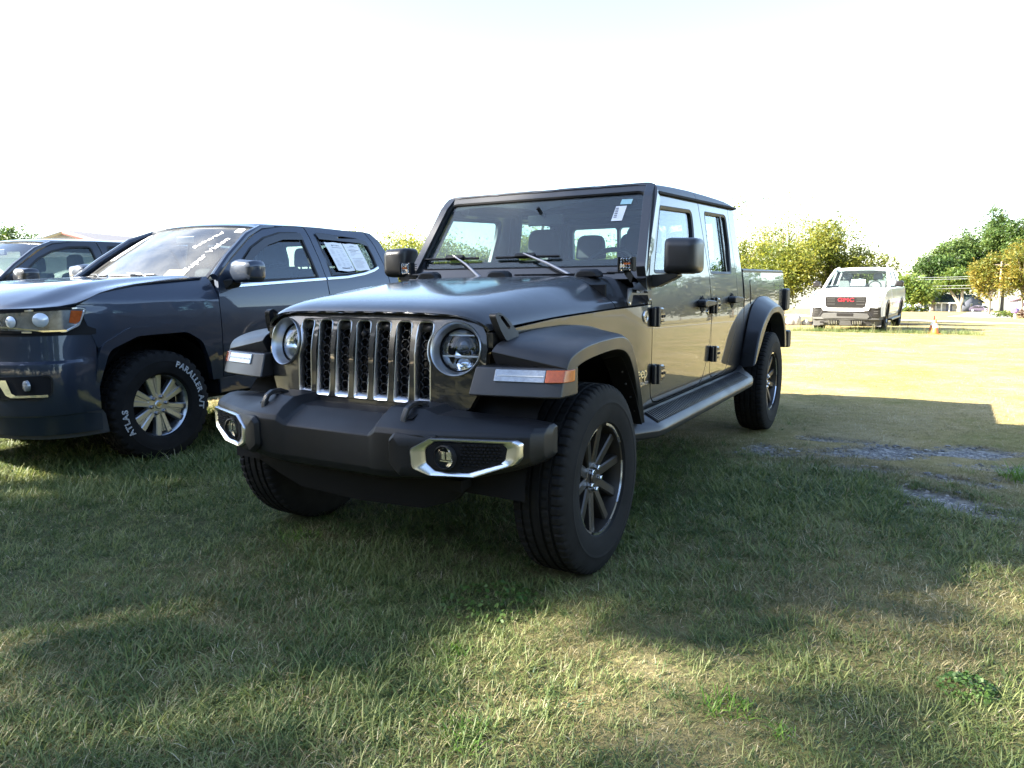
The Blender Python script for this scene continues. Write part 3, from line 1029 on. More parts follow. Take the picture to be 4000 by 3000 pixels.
# headlights -------------------------------------------------------------
def place(o, loc, rx=0.0, ry=0.0, rz=0.0):
    o.location = loc
    o.rotation_euler = (rx, ry, rz)
    return o
for s in (1, -1):
    loc = (s * HLX, gr_y(HLX, HLZ) + 0.004, HLZ)
    ang = (rad(-10.5), 0, s * rad(10.5))
    hl = place(obj('headlight', lathe([(0.02, 0.1065), (-0.003, 0.1085), (-0.0065, 0.1080), (-0.0085, 0.1060), (-0.0060, 0.1032), (0.012, 0.0970), (0.034, 0.0890), (0.040, 0.0865)], 72, 'y'), RIM_SILVER, jeep, smooth=50), loc, *ang)
    obj('lamp_gasket', lathe([(0.038, 0.0885), (0.036, 0.086), (0.044, 0.082), (0.060, 0.082)], 64, 'y'), DARK, hl)
    refl = join(lathe([(0.044, 0.083), (0.060, 0.078), (0.085, 0.055), (0.092, 0.030), (0.092, 0.0)], 64, 'y'))
    obj('reflector_bowl', refl, REFLECTOR, hl)
    proj = join(mapped(lathe([(0.040, 0.0), (0.045, 0.020), (0.058, 0.034), (0.075, 0.040), (0.092, 0.042)], 32, 'y'), lambda a, b, c_: (a + 0.004, b, c_ + 0.020)))
    obj('projector_lens', proj, pbr('projector_glass', (0.03, 0.035, 0.045), 0.05, 0.2, 1.0) if s == 1 else MATS['projector_glass'], hl)
    obj('lamp_divider', join(box(0, 0.062, -0.024, 0.150, 0.03, 0.006), box(0, 0.066, 0.060, 0.11, 0.03, 0.005)), RIM_SILVER, hl)
    obj('lower_reflector', join(mapped(lathe([(0.060, 0.0), (0.068, 0.02), (0.080, 0.034)], 24, 'y'), lambda a, b, c_: (a, b, c_ * 0.8 - 0.052))), CHROME, hl)
    obj('lens_cover', lathe([(0.018, 0.0), (0.020, 0.030), (0.027, 0.058), (0.037, 0.075), (0.043, 0.084)], 64, 'y'), LENS_GLASS, hl)

# hood latches -------------------------------------------------------------
lp = rpoly([(-0.420, 1.115), (-0.388, 1.124), (-0.345, 1.097), (-0.292, 1.035), (-0.302, 1.020), (-0.380, 1.012), (-0.402, 1.055)], [0.02, 0.03, 0.03, 0.008, 0.008, 0.015, 0.02])
lh = rpoly([(-0.392, 1.105), (-0.372, 1.108), (-0.335, 1.062), (-0.352, 1.055)], 0.008)
both('hood_latch', plate(lp, [lh], 0.030, fn=lambda u, v, w: (0.662 - w - (v - 1.02) * 0.22 + (u + 0.36) * 0.12, u, v)), PLASTIC, jeep, bevel=0.006)

# windshield -------------------------------------------------------------
_t = Vector((0, 0.263, 0.404)).normalized()
_nw = Vector((0, _t.z, -_t.y))
def ws_fn(u, v, w):
    p = Vector((0, 0.883, 1.319)) + _t * v + _nw * w
    return (u, p.y, p.z)
fo = rpoly([(-0.772, -0.085), (0.772, -0.085), (0.712, 0.548), (-0.712, 0.548)], [0.02, 0.02, 0.09, 0.09], 6)
fi = rpoly([(-0.708, -0.002), (0.708, -0.002), (0.653, 0.486), (-0.653, 0.486)], [0.05, 0.05, 0.06, 0.06], 5)
wf = obj('windshield_frame', plate(fo, [fi], 0.055, fn=ws_fn), PAINT, jeep, bevel=0.016, seg=3, smooth=40)
obj('windshield_seal', ring_band([[ws_fn(u, v, w) for u, v in l] for l, w in ((inset(fi, -0.006), -0.001), (inset(fi, -0.001), -0.004), (inset(fi, 0.006), 0.002), (inset(fi, 0.007), 0.012))]), PLASTIC, wf)
obj('windshield_glass', plate(inset(fi, 0.002), (), 0.004, fn=lambda u, v, w: ws_fn(u, v, w + 0.010)), GLASS, wf)
# black ceramic border with the arched top band
fb = inset(fi, 0.003)
inn = rpoly([(-0.690, 0.052), (0.690, 0.052), (0.640, 0.440), (0.50, 0.462), (0.35, 0.462), (0.10, 0.430), (0.0, 0.395), (-0.10, 0.430), (-0.35, 0.462), (-0.50, 0.462), (-0.640, 0.440)], [0.05, 0.05, .03, .05, .05, .08, .06, .08, .05, .05, .03], 4)
obj('glass_border', plate(fb, [inn], 0.002, fn=lambda u, v, w: ws_fn(u, v, w + 0.0155)), DARK, wf)
st = obj('window_sticker', plate([(0.484, 0.300), (0.548, 0.300), (0.556, 0.400), (0.492, 0.400)], (), 0.001, fn=lambda u, v, w: ws_fn(u, v, 0.0085 - w)), PAPER, wf)
obj('sticker_bars', join(*[mapped(box(0.503, 0.325 + 0.012 * k, 0, 0.018, 0.006, 0.0006), lambda a, b, c_: ws_fn(a, b, 0.0066 + c_)) for k in range(6)]), PRINT, st)
obj('window_sticker', plate([(0.512, 0.412), (0.578, 0.410), (0.582, 0.444), (0.516, 0.446)], (), 0.001, fn=lambda u, v, w: ws_fn(u, v, 0.0085 - w)), pbr('pale_teal_sticker', (0.35, 0.58, 0.62), 0.5), wf, label='small pale teal sticker high on the windshield')
# A-pillar sides, behind the frame
ap = [(0.872, 1.265), (0.885, 1.12), (0.80, 1.12), (0.80, 1.262), (0.87, 1.30), (1.175, 1.765), (1.20, 1.715), (1.150, 1.700)]
ap = [(0.84, 1.115), (0.884, 1.115), (0.884, 1.268), (1.070, 1.575), (1.150, 1.712), (1.215, 1.722), (1.175, 1.768), (1.10, 1.70), (0.845, 1.31)]
both('pillar', plate(ap, (), 0.05, cv=ZC, fn=lambda u, v, w: (min(door_x(v), 0.790) - 0.002 - w, u, v)), PAINT, jeep, bevel=0.006)
# wipers
for (px, ex, b0, b1) in ((-0.235, -0.478, -0.703, -0.298), (0.352, 0.010, -0.180, 0.238)):
    wa = obj('wiper', tube([ws_fn(px + .01, -0.085, -0.016), ws_fn(px - 0.02, -0.066, -0.026), ws_fn(lerp(px, ex, 0.5), 0.008, -0.028), ws_fn(ex, 0.078, -0.026)], [0.012, 0.011, 0.008, 0.005], 8), STEEL, wf)
    obj('wiper_blade', join(mapped(box(0, 0, 0, b1 - b0, 0.012, 0.016), lambda a, b, c_: ws_fn(a + (b0 + b1) / 2, 0.066 + b, -0.008 + c_)), mapped(box(0, 0, 0, 0.13, 0.024, 0.028), lambda a, b, c_: ws_fn(a + ex + 0.01, 0.070 + b, -0.014 + c_))), PLASTIC, wa, bevel=0.004)

# roof -------------------------------------------------------------
def roof_pt(y, s):
    a = abs(s)
    zg = interp(y, [1.18, 2.86], [1.724, 1.768])
    zt = interp(y, [1.165, 1.19, 1.24, 1.5, 1.9, 2.4, 2.7, 2.84, 2.875, 2.885], [1.765, 1.776, 1.782, 1.800, 1.815, 1.820, 1.814, 1.802, 1.788, 1.772])
    k = interp(a, [0, .5, .8, .90, .95, .98, 1.0], [1.0, .985, .94, .86, .70, .42, 0.0])
    pan = 0.006 * (1 if 0.10 < a < 0.44 or 0.52 < a < 0.84 else 0) * (1 if 1.22 < y < 1.85 else 0.6)
    return (s * interp(y, [1.17, 2.8, 2.885], [0.712, 0.708, 0.700]), y, zg + (zt - zg) * k + pan * k)
RS = [-1, -.992, -.98, -.965, -.95, -.92, -.9, -.85, -.83, -.7, -.54, -.51, -.45, -.43, -.3, -.11, -.09, 0]
RS = RS + [-s for s in reversed(RS[:-1])]
obj('front_roof_panel', slab(lambda y, s: roof_pt(y, s), [1.168, 1.175, 1.19, 1.215, 1.225, 1.4, 1.6, 1.75, 1.84, 1.888], RS, 0.02), TOP_BLACK, jeep, smooth=40)
obj('rear_roof', slab(lambda y, s: roof_pt(y, s), [1.894, 1.94, 1.96, 2.2, 2.5, 2.7, 2.78, 2.83, 2.86, 2.875, 2.882, 2.885], RS, 0.02), TOP_BLACK, jeep, smooth=40)
both('gutter', loft([[(0.700 + a, y, interp(y, [1.18, 2.86], [1.724, 1.768]) + b) for a, b in ((0, 0.004), (0.018, 0.002), (0.020, -0.012), (0, -0.018))] for y in (1.175, 1.6, 2.2, 2.87)], True, True), DARK, jeep, bevel=0.002)
# back wall of the cab with its three-pane window
def bw(u, v, w):
    return (u, interp(v, [1.1, 1.27, 1.77], [2.895, 2.888, 2.862]) - w, v)
bwo = [(-0.785, 1.10), (0.785, 1.10), (0.765, 1.27), (0.690, 1.77), (-0.690, 1.77), (-0.765, 1.27)]
wn = [rpoly([(a, 1.33), (b, 1.33), (b, 1.66), (a, 1.66)], 0.03) for a, b in ((-0.61, -0.215), (-0.195, 0.195), (0.215, 0.61))]
rw = obj('cab_rear_wall', plate(bwo, wn, 0.04, fn=bw), TOP_BLACK, jeep)
for q in wn:
    obj('rear_window_glass', plate(inset(q, -0.003), (), 0.004, fn=lambda u, v, w: bw(u, v, w + 0.015)), GLASS, rw)

# front bumper -------------------------------------------------------------
BST = [
 (0.000, [(-.47, .728), (-.575, .723), (-.640, .694), (-.688, .664), (-.698, .655), (-.703, .590), (-.700, .530), (-.685, .500), (-.640, .478), (-.55, .458), (-.47, .46)]),
 (0.220, [(-.47, .728), (-.575, .723), (-.640, .694), (-.688, .664), (-.698, .655), (-.703, .590), (-.700, .530), (-.685, .500), (-.640, .478), (-.55, .458), (-.47, .46)]),
 (0.240, [(-.47, .732), (-.582, .728), (-.646, .700), (-.694, .676), (-.704, .660), (-.708, .590), (-.703, .528), (-.688, .500), (-.640, .480), (-.55, .462), (-.47, .46)]),
 (0.268, [(-.47, .765), (-.605, .761), (-.668, .728), (-.705, .696), (-.714, .676), (-.717, .600), (-.709, .530), (-.692, .502), (-.645, .484), (-.55, .468), (-.47, .47)]),
 (0.345, [(-.47, .768), (-.608, .764), (-.668, .732), (-.710, .698), (-.720, .678), (-.722, .600), (-.712, .535), (-.696, .508), (-.650, .490), (-.55, .475), (-.47, .475)]),
 (0.430, [(-.47, .764), (-.598, .760), (-.655, .726), (-.702, .699), (-.713, .682), (-.716, .605), (-.705, .542), (-.690, .518), (-.645, .500), (-.55, .486), (-.47, .486)]),
 (0.480, [(-.47, .744), (-.585, .741), (-.640, .720), (-.688, .698), (-.699, .683), (-.702, .608), (-.692, .545), (-.676, .522), (-.632, .504), (-.55, .492), (-.47, .492)]),
 (0.640, [(-.45, .735), (-.550, .732), (-.595, .718), (-.630, .698), (-.641, .683), (-.645, .615), (-.636, .552), (-.620, .530), (-.585, .513), (-.51, .505), (-.45, .505)]),
 (0.780, [(-.43, .728), (-.500, .726), (-.545, .713), (-.575, .697), (-.586, .683), (-.591, .630), (-.585, .585), (-.572, .563), (-.545, .548), (-.48, .542), (-.43, .542)]),
 (0.850, [(-.42, .722), (-.470, .720), (-.505, .710), (-.532, .694), (-.541, .680), (-.546, .640), (-.541, .605), (-.530, .585), (-.505, .572), (-.46, .568), (-.42, .568)]),
 (0.882, [(-.41, .716), (-.440, .715), (-.462, .706), (-.483, .690), (-.490, .677), (-.493, .645), (-.490, .617), (-.482, .602), (-.465, .592), (-.43, .588), (-.41, .588)]),
 (0.893, [(-.40, .705), (-.420, .704), (-.432, .698), (-.440, .686), (-.443, .674), (-.444, .648), (-.442, .626), (-.438, .614), (-.430, .605), (-.42, .602), (-.40, .602)]),
]
rings = [[(-x, y, z) for y, z in r] for x, r in reversed(BST[1:])] + [[(x, y, z) for y, z in r] for x, r in BST]
fb_ = obj('front_bumper', loft(rings, True, True), PLASTIC, jeep, smooth=24)
_m = fb_.modifiers.new('bevel', 'BEVEL'); _m.width = 0.011; _m.segments = 3; _m.limit_method = 'ANGLE'; _m.angle_limit = rad(17); _m.harden_normals = True
def bf_y(x):
    return interp(abs(x), [0, .238, .345, .43, .48, .64, .78, .85, .882], [-.705, -.710, -.724, -.718, -.704, -.647, -.593, -.548, -.495])
BZO = rpoly([(0.519, 0.675), (0.811, 0.672), (0.832, 0.660), (0.829, 0.606), (0.811, 0.583), (0.680, 0.535), (0.517, 0.535), (0.450, 0.560), (0.444, 0.632)], [.012, .012, .012, .02, .02, .02, .02, .02, .02], 3)
BZI = rpoly([(0.537, 0.660), (0.770, 0.658), (0.787, 0.644), (0.780, 0.601), (0.762, 0.586), (0.650, 0.550), (0.534, 0.553), (0.503, 0.581), (0.500, 0.633)], [.012, .012, .012, .02, .02, .02, .02, .02, .02], 3)
for mm in (lambda g: g, mir):
    def bz(lp, w):
        return [(x, bf_y(x) - w, z) for x, z in lp]
    grow = [(lerp(a[0], b[0], -0.06), lerp(a[1], b[1], -0.06)) for a, b in zip(BZO, BZI)]
    mid = [(lerp(a[0], b[0], 0.35), lerp(a[1], b[1], 0.35)) for a, b in zip(BZO, BZI)]
    obj('fog_lamp_bezel', mm(ring_band([bz(grow, -0.012), bz(BZO, 0.010), bz([(lerp(a[0], b[0], 0.12), lerp(a[1], b[1], 0.12)) for a, b in zip(BZO, BZI)], 0.016), bz(mid, 0.015), bz(BZI, 0.002), bz(inset(BZI, 0.003), -0.006)])), SILVER, fb_, smooth=50)
    obj('fog_lamp_pocket', mm(plate(inset(BZI, 0.001), (), 0.004, cu=[0.55, 0.6, 0.65, 0.7, 0.75], fn=lambda u, v, w: (u, bf_y(u) - 0.0015 - w, v))), DARK, fb_)
    cells = []
    for i in range(10):
        for j in range(8):
            x, z = 0.632 + i * 0.0150 + (0.0075 if j % 2 else 0), 0.566 + j * 0.0120
            lo = interp(x, [0.63, 0.76], [0.562, 0.600])
            if lo < z < 0.650 and x < 0.768:
                cells.append(box(x, bf_y(x) - 0.007, z, 0.0115, 0.006, 0.0075))
    obj('pocket_texture', mm(join(*cells)), DARK, fb_, smooth=None)
    fl = obj('fog_lamp', mm(mapped(lathe([(-0.004, 0.047), (-0.020, 0.046), (-0.022, 0.041), (-0.008, 0.037)], 40, 'y'), lambda a, b, c_: (a + 0.575, bf_y(0.575) + b, c_ + 0.607))), PLASTIC, fb_)
    obj('fog_lamp_reflector', mm(join(mapped(lathe([(-0.006, 0.038), (-0.002, 0.02), (-0.004, 0.0)], 32, 'y'), lambda a, b, c_: (a + 0.575, bf_y(0.575) + b, c_ + 0.607)), box(0.563, bf_y(0.575) - 0.008, 0.612, 0.022, 0.006, 0.030), box(0.590, bf_y(0.575) - 0.008, 0.612, 0.018, 0.006, 0.030), box(0.575, bf_y(0.575) - 0.010, 0.592, 0.060, 0.006, 0.004))), REFLECTOR, fl)
    obj('fog_lamp_glass', mm(mapped(lathe([(-0.0225, 0.0), (-0.021, 0.020), (-0.0165, 0.038)], 32, 'y'), lambda a, b, c_: (a + 0.575, bf_y(0.575) + b, c_ + 0.607))), LENS_GLASS, fl)
    bs = rpoly([(0.352, 0.662), (0.376, 0.686), (0.540, 0.684), (0.540, 0.528), (0.398, 0.525), (0.350, 0.562)], [.02, .02, .004, .004, .02, .03], 3)
    bo_w = lambda x: 1 - smooth01((x - .425) / .06)
    obj('bumper_boss', mm(loft([[(x, bf_y(x) + 0.01, z) for x, z in bs], [(x, bf_y(x) - 0.004 * bo_w(x), z) for x, z in bs], [(x, bf_y(x) - 0.022 * bo_w(x) + .002, z) for x, z in inset(bs, 0.014)], [(lerp(.44, x, .55), bf_y(lerp(.44, x, .55)) - 0.024 * bo_w(lerp(.44, x, .55)) + .002, lerp(.605, z, .55)) for x, z in inset(bs, 0.014)]], True, True)), PLASTIC, fb_, smooth=40)
    path = [(-0.672, 0.700), (-0.668, 0.735), (-0.650, 0.764), (-0.625, 0.776), (-0.580, 0.778), (-0.545, 0.765), (-0.530, 0.740)]
    rr = []
    for i, (y, z) in enumerate(path):
        a = Vector(path[min(i + 1, 6)]) - Vector(path[max(i - 1, 0)])
        n_ = Vector((-a.y, a.x)).normalized() * 0.009
        rr.append([(0.380 - 0.011, y + n_.x, z + n_.y), (0.380 + 0.011, y + n_.x, z + n_.y), (0.380 + 0.011, y - n_.x, z - n_.y), (0.380 - 0.011, y - n_.x, z - n_.y)])
    th = obj('tow_hook', mm(loft(rr, True, True)), FLARE, fb_, bevel=0.004)
    obj('hook_recess', mm(plate(rpoly([(0.345, -0.665), (0.415, -0.665), (0.415, -0.55), (0.345, -0.55)], 0.01), (), 0.002, fn=lambda u, v, w: (u, v, interp(v, [-0.665, -0.605, -0.55], [0.7295, 0.7615, 0.7635]) + w))), DARK, th)
obj('air_dam', loft([[(x, y, z) for y, z in ((-0.56, 0.485), (-0.555, 0.44), (-0.52, lo), (-0.46, lo), (-0.42, 0.48))] for x, lo in ((-0.56, 0.45), (-0.48, 0.38), (-0.34, 0.335), (0, 0.32), (0.34, 0.335), (0.48, 0.38), (0.56, 0.45))], True, True), DARK, jeep)

# flares -------------------------------------------------------------
def cat(P, n):
    """Catmull-Rom through stations of rings."""
    P = [np.array(r, float) for r in P]
    out = []
    for i in range(len(P) - 1):
        p0, p1, p2, p3 = P[max(i - 1, 0)], P[i], P[i + 1], P[min(i + 2, len(P) - 1)]
        for k in range(n):
            t = k / n
            out.append(0.5 * ((2 * p1) + (p2 - p0) * t + (2 * p0 - 5 * p1 + 4 * p2 - p3) * t * t + (3 * p1 - p0 - 3 * p2 + p3) * t ** 3))
    out.append(P[-1])
    return [[tuple(q) for q in r] for r in out]
FS = [
 [(.630, -.445, .975), (.895, -.415, .926), (.928, -.396, .916), (.932, -.388, .880), (.80, -.390, .876), (.63, -.40, .90)],
 [(.637, -.390, 1.010), (.905, -.378, .970), (.933, -.366, .957), (.935, -.345, .908), (.80, -.340, .903), (.64, -.35, .95)],
 [(.655, -.220, 1.038), (.912, -.250, 1.003), (.936, -.246, .988), (.936, -.250, .933), (.80, -.250, .929), (.655, -.22, .98)],
 [(.680, -.000, 1.048), (.913, -.045, 1.017), (.936, -.042, 1.002), (.936, -.065, .949), (.80, -.065, .945), (.68, .0, .99)],
 [(.707, .170, 1.045), (.912, .140, 1.014), (.936, .136, .999), (.936, .082, .950), (.80, .080, .946), (.70, .15, .99)],
 [(.733, .330, 1.015), (.910, .245, .972), (.934, .236, .958), (.934, .192, .920), (.80, .188, .916), (.72, .28, .96)],
 [(.752, .430, .915), (.905, .330, .880), (.926, .323, .868), (.924, .290, .838), (.80, .286, .836), (.74, .36, .87)],
 [(.768, .500, .755), (.899, .430, .728), (.913, .424, .722), (.903, .398, .708), (.80, .395, .706), (.755, .42, .73)],
 [(.777, .560, .565), (.892, .520, .562), (.900, .512, .560), (.882, .488, .557), (.80, .486, .557), (.765, .50, .56)],
]
both('front_flare', loft(cat(FS, 5), True, True), FLARE, jeep, bevel=0.007, smooth=28)
RSN = [
 [(.795, 2.84, .572), (.900, 2.785, .598), (.912, 2.800, .606), (.912, 2.840, .622), (.80, 2.86, .61), (.78, 2.85, .58)],
 [(.798, 2.93, .790), (.902, 2.945, .835), (.914, 2.955, .838), (.914, 3.000, .760), (.80, 3.00, .755), (.785, 2.95, .77)],
 [(.800, 3.08, 1.000), (.902, 3.160, .962), (.914, 3.165, .952), (.914, 3.150, .875), (.80, 3.15, .870), (.785, 3.10, .95)],
 [(.800, 3.28, 1.088), (.902, 3.320, 1.014), (.914, 3.322, 1.002), (.914, 3.330, .952), (.80, 3.33, .948), (.785, 3.28, 1.0)],
 [(.800, 3.50, 1.105), (.902, 3.500, 1.030), (.914, 3.500, 1.018), (.914, 3.500, .970), (.80, 3.50, .966), (.785, 3.50, 1.02)],
 [(.800, 3.74, 1.088), (.902, 3.690, 1.020), (.914, 3.690, 1.008), (.914, 3.670, .958), (.80, 3.67, .954), (.785, 3.70, 1.0)],
 [(.800, 3.95, 1.000), (.902, 3.850, .955), (.914, 3.850, .945), (.914, 3.815, .892), (.80, 3.81, .888), (.785, 3.88, .93)],
 [(.798, 4.07, .830), (.902, 3.960, .820), (.914, 3.955, .815), (.914, 3.905, .780), (.80, 3.90, .775), (.785, 3.96, .79)],
 [(.795, 4.12, .650), (.900, 4.040, .655), (.912, 4.030, .655), (.912, 3.955, .645), (.80, 3.95, .645), (.78, 4.0, .65)],
]
both('rear_flare', loft(cat(RSN, 5), True, True), FLARE, jeep, bevel=0.007, smooth=28)
for mm in (lambda g: g, mir):
    base = [(.58, -.478), (.640, -.474), (.880, -.425), (.925, -.398), (.934, -.350), (.930, -.300), (.60, -.30)]
    def nose(z):
        k = (0.922 - z) / 0.112
        return [(x * (1 if x > .9 else 1 - 0.02 * k), y - 0.042 * k * (1 if y < -.36 else 0), z) for x, y in base]
    nz = obj('flare_nose', mm(loft([nose(.812), nose(.862), nose(.921)], True, True)), FLARE, jeep, bevel=0.008, smooth=30)
    def strip(pts, z0, z1, out):
        r = []
        for x, y in pts:
            o_, i_ = out, -0.02
            row = []
            for z, d in ((z0, i_), (z0, o_), (z1, o_), (z1, i_)):
                k = (0.922 - z) / 0.112
                nx, ny = (0.22, -0.97) if x < 0.89 else ((0.6, -0.8) if x < 0.93 else (0.98, -0.2))
                row.append((x + nx * d, y - 0.042 * k * (1 if y < -.36 else 0.2) + ny * d, z))
            r.append(row)
        return loft(r, True, True)
    lamp = obj('running_light', mm(strip([(.668, -.468), (.76, -.450), (.862, -.429)], .869, .914, 0.006)), CLEAR_LAMP, nz, bevel=0.003)
    obj('light_bar', mm(strip([(.680, -.466), (.76, -.450), (.858, -.430)], .890, .894, 0.0085)), pbr('light_guide', (0.50, 0.52, 0.54), 0.3) if 'light_guide' not in MATS else MATS['light_guide'], nz)
    obj('turn_signal', mm(strip([(.864, -.4285), (.888, -.4215), (.924, -.399), (.9345, -.365), (.9345, -.345)], .869, .914, 0.006)), AMBER, nz, bevel=0.003)
    # black liners
    obj('wheel_liner', mm(join(lathe([(0.50, 0.52), (0.80, 0.52)], 24, 'x', rad(0), rad(180)), lathe([(0.50, 0.05), (0.50, 0.53)], 24, 'x', rad(8), rad(172)))), DARK, jeep)
    lr = obj('wheel_liner', mm(join(lathe([(0.45, 0.53), (0.79, 0.50)], 24, 'x', rad(-5), rad(185)), lathe([(0.46, 0.05), (0.46, 0.54)], 24, 'x', rad(5), rad(175)))), DARK, jeep)
    lr.location = (0, 3.487, 0.44)
    jeep_l = [c for c in jeep.children if c.name.startswith('wheel_liner')]
for c in jeep.children:
    if c.name.startswith('wheel_liner') and c.location.y == 0:
        c.location = (0, 0.03, 0.42)
# dotted rivets on the front liner edge
both('liner_edge', loft([[(x, y, z) for x in (0.80, 0.895)] + [(x, y + 0.004, z + 0.004) for x in (0.895, 0.80)] for y, z in ((.20, .915), (.285, .838), (.392, .708), (.482, .557))], True, True), DARK, jeep)
for p in ((.285, .83), (.33, .77), (.392, .70), (.44, .63)):
    both('liner_rivet', mapped(lathe([(-0.004, 0.0), (-0.003, 0.005), (0, 0.006)], 8, 'y'), lambda a, b, c_, p=p: (a + 0.87, b + p[0], c_ + p[1])), STEEL, jeep)

# bed -------------------------------------------------------------
def bed_x(z):
    return interp(z, [0.55, 0.75, 1.0, 1.12, 1.2, 1.26, 1.30], [0.775, 0.788, 0.7945, 0.795, 0.787, 0.778, 0.772])
arch = [(3.487 + 0.50 * math.cos(a), 0.50 + 0.52 * math.sin(a)) for a in np.linspace(PI, 0, 17)]
bo = [(2.912, 1.296), (2.905, 0.62), (2.96, 0.60)] + [(y, z) for y, z in arch if z > 0.60] + [(4.02, 0.62), (4.46, 0.70), (4.47, 1.298)]
both('bed_side', plate(bo, (), 0.04, cv=ZC, fn=lambda u, v, w: (bed_x(v) - w, u, v)), PAINT, jeep, bevel=0.006, smooth=30)
both('fuel_door', plate(rpoly([(3.10, 1.045), (3.26, 1.06), (3.28, 1.09), (3.28, 1.24), (3.12, 1.24), (3.10, 1.22)], 0.03), (), 0.006, cv=ZC, fn=lambda u, v, w: (bed_x(v) + 0.004 - w, u, v)), PAINT, jeep)
both('bed_rail', loft([[(0.774, y, z0 - 0.006), (0.774, y, z0 + 0.014), (0.764, y, z0 + 0.020), (0.70, y, z0 + 0.020), (0.70, y, z0 - 0.01)] for y, z0 in ((2.915, 1.298), (4.46, 1.30))], True, True), FLARE, jeep, bevel=0.004)
obj('bed_cover', box(0, 3.69, 1.318, 1.39, 1.50, 0.018), pbr('bed_cover_vinyl', (0.055, 0.05, 0.05), 0.6), jeep, bevel=0.006)
obj('tailgate', box(0, 4.45, 0.98, 1.50, 0.05, 0.62), PAINT, jeep, bevel=0.01)
obj('bed_floor', join(box(0, 3.68, 0.70, 1.5, 1.5, 0.04), box(0, 2.925, 0.95, 1.5, 0.03, 0.62)), DARK, jeep)
tl = rpoly([(4.40, 0.95), (4.54, 0.95), (4.555, 0.97), (4.555, 1.135), (4.535, 1.155), (4.41, 1.150)], 0.015)
tls = both('tail_light', loft([[(0.755, a, b) for a, b in tl], [(0.822, a, b) for a, b in tl], [(0.834, a, b) for a, b in inset(tl, 0.014)]], True, True), PLASTIC, jeep, bevel=0.006)
for mm, t_ in zip((lambda g: g, mir), tls):
    obj('tail_lens', mm(box(0.79, 4.556, 1.05, 0.06, 0.012, 0.16)), RED_LENS, t_, bevel=0.004)
rb = rpoly([(0.60, 4.50), (0.84, 4.50), (0.855, 4.56), (0.82, 4.72), (0.70, 4.76), (0.0, 4.76), (0.0, 4.50)], [.01, .02, .03, .05, .05, 0, 0])
rbm = [(-x, y) for x, y in reversed(rb)]
obj('rear_bumper', join(prism(rb, 'z', 0.60, 0.755), prism(rbm, 'z', 0.60, 0.755)), PLASTIC, jeep, bevel=0.012)

# side steps -------------------------------------------------------------
sec = [(.800, .578), (.835, .582), (.918, .540), (.938, .522), (.946, .503), (.940, .478), (.925, .466), (.880, .470), (.81, .500)]
rings = []
for y, dx, dz in ((0.40, -0.105, 0.01), (0.415, -0.095, 0.008), (0.62, -0.006, 0), (0.70, 0, 0), (1.6, 0, 0), (2.50, 0, 0), (2.62, -0.004, 0.0), (2.74, -0.030, 0.006), (2.83, -0.085, 0.014), (2.845, -0.10, 0.018)):
    rings.append([(max(x + dx * (1 if x > .85 else 0.35), 0.74), y, z + dz) for x, z in sec])
for mm in (lambda g: g, mir):
    ss = obj('side_step', mm(loft(rings, True, True)), FLARE, jeep, bevel=0.008, smooth=30)
    pad = [(.846, .5795), (.915, .5445)]
    pts = [box(0, y, 0, 0.0, 0.0, 0.0) for y in ()]
    g = []
    d = Vector((pad[1][0] - pad[0][0], pad[1][1] - pad[0][1])).normalized(); n_ = Vector((-d.y, d.x))
    for i in range(72):
        y = 0.66 + i * 0.0265
        a = Vector(pad[0]); b = Vector(pad[1])
        g.append(loft([[(p.x, yy, p.y) for p in (a, b, b + n_ * 0.005, a + n_ * 0.005)] for yy in (y, y + 0.012)], True, True))
    a, b = Vector(pad[0]) - d * 0.004, Vector(pad[1]) + d * 0.004
    g.append(loft([[(p.x, yy, p.y) for p in (a, b, b + n_ * 0.002, a + n_ * 0.002)] for yy in (0.65, 2.57)], True, True))
    obj('step_tread', mm(join(*g)), PLASTIC, ss, smooth=None)
    for y in (0.8, 1.7, 2.5):
        obj('step_bracket', mm(box(0.77, y, 0.52, 0.12, 0.06, 0.03)), DARK, ss)

# mirrors -------------------------------------------------------------
for mm in (lambda g: g, mir):
    mp = rpoly([(.838, 1.272), (1.020, 1.272), (1.018, 1.452), (.840, 1.458)], [.02, .035, .035, .03], 5)
    def sc(k, dy):
        return [(0.93 + (x - 0.93) * k, dy, 1.364 + (z - 1.364) * k) for x, z in mp]
    m_ = obj('mirror', mm(loft([sc(.55, .878), sc(.82, .886), sc(.95, .908), sc(1.0, .945), sc(.99, 1.02), sc(.94, 1.035)], True, True)), FLARE, jeep, smooth=50)
    obj('mirror_glass', mm(loft([sc(.88, 1.0352), sc(.88, 1.0385)], True, True)), CHROME, m_)
    arm = rpoly([(.765, 1.208), (.800, 1.204), (.900, 1.250), (.920, 1.266), (.90, 1.276), (.768, 1.268)], .012)
    obj('mirror_arm', mm(prism(arm, 'y', .915, .995)), FLARE, m_, bevel=0.010)

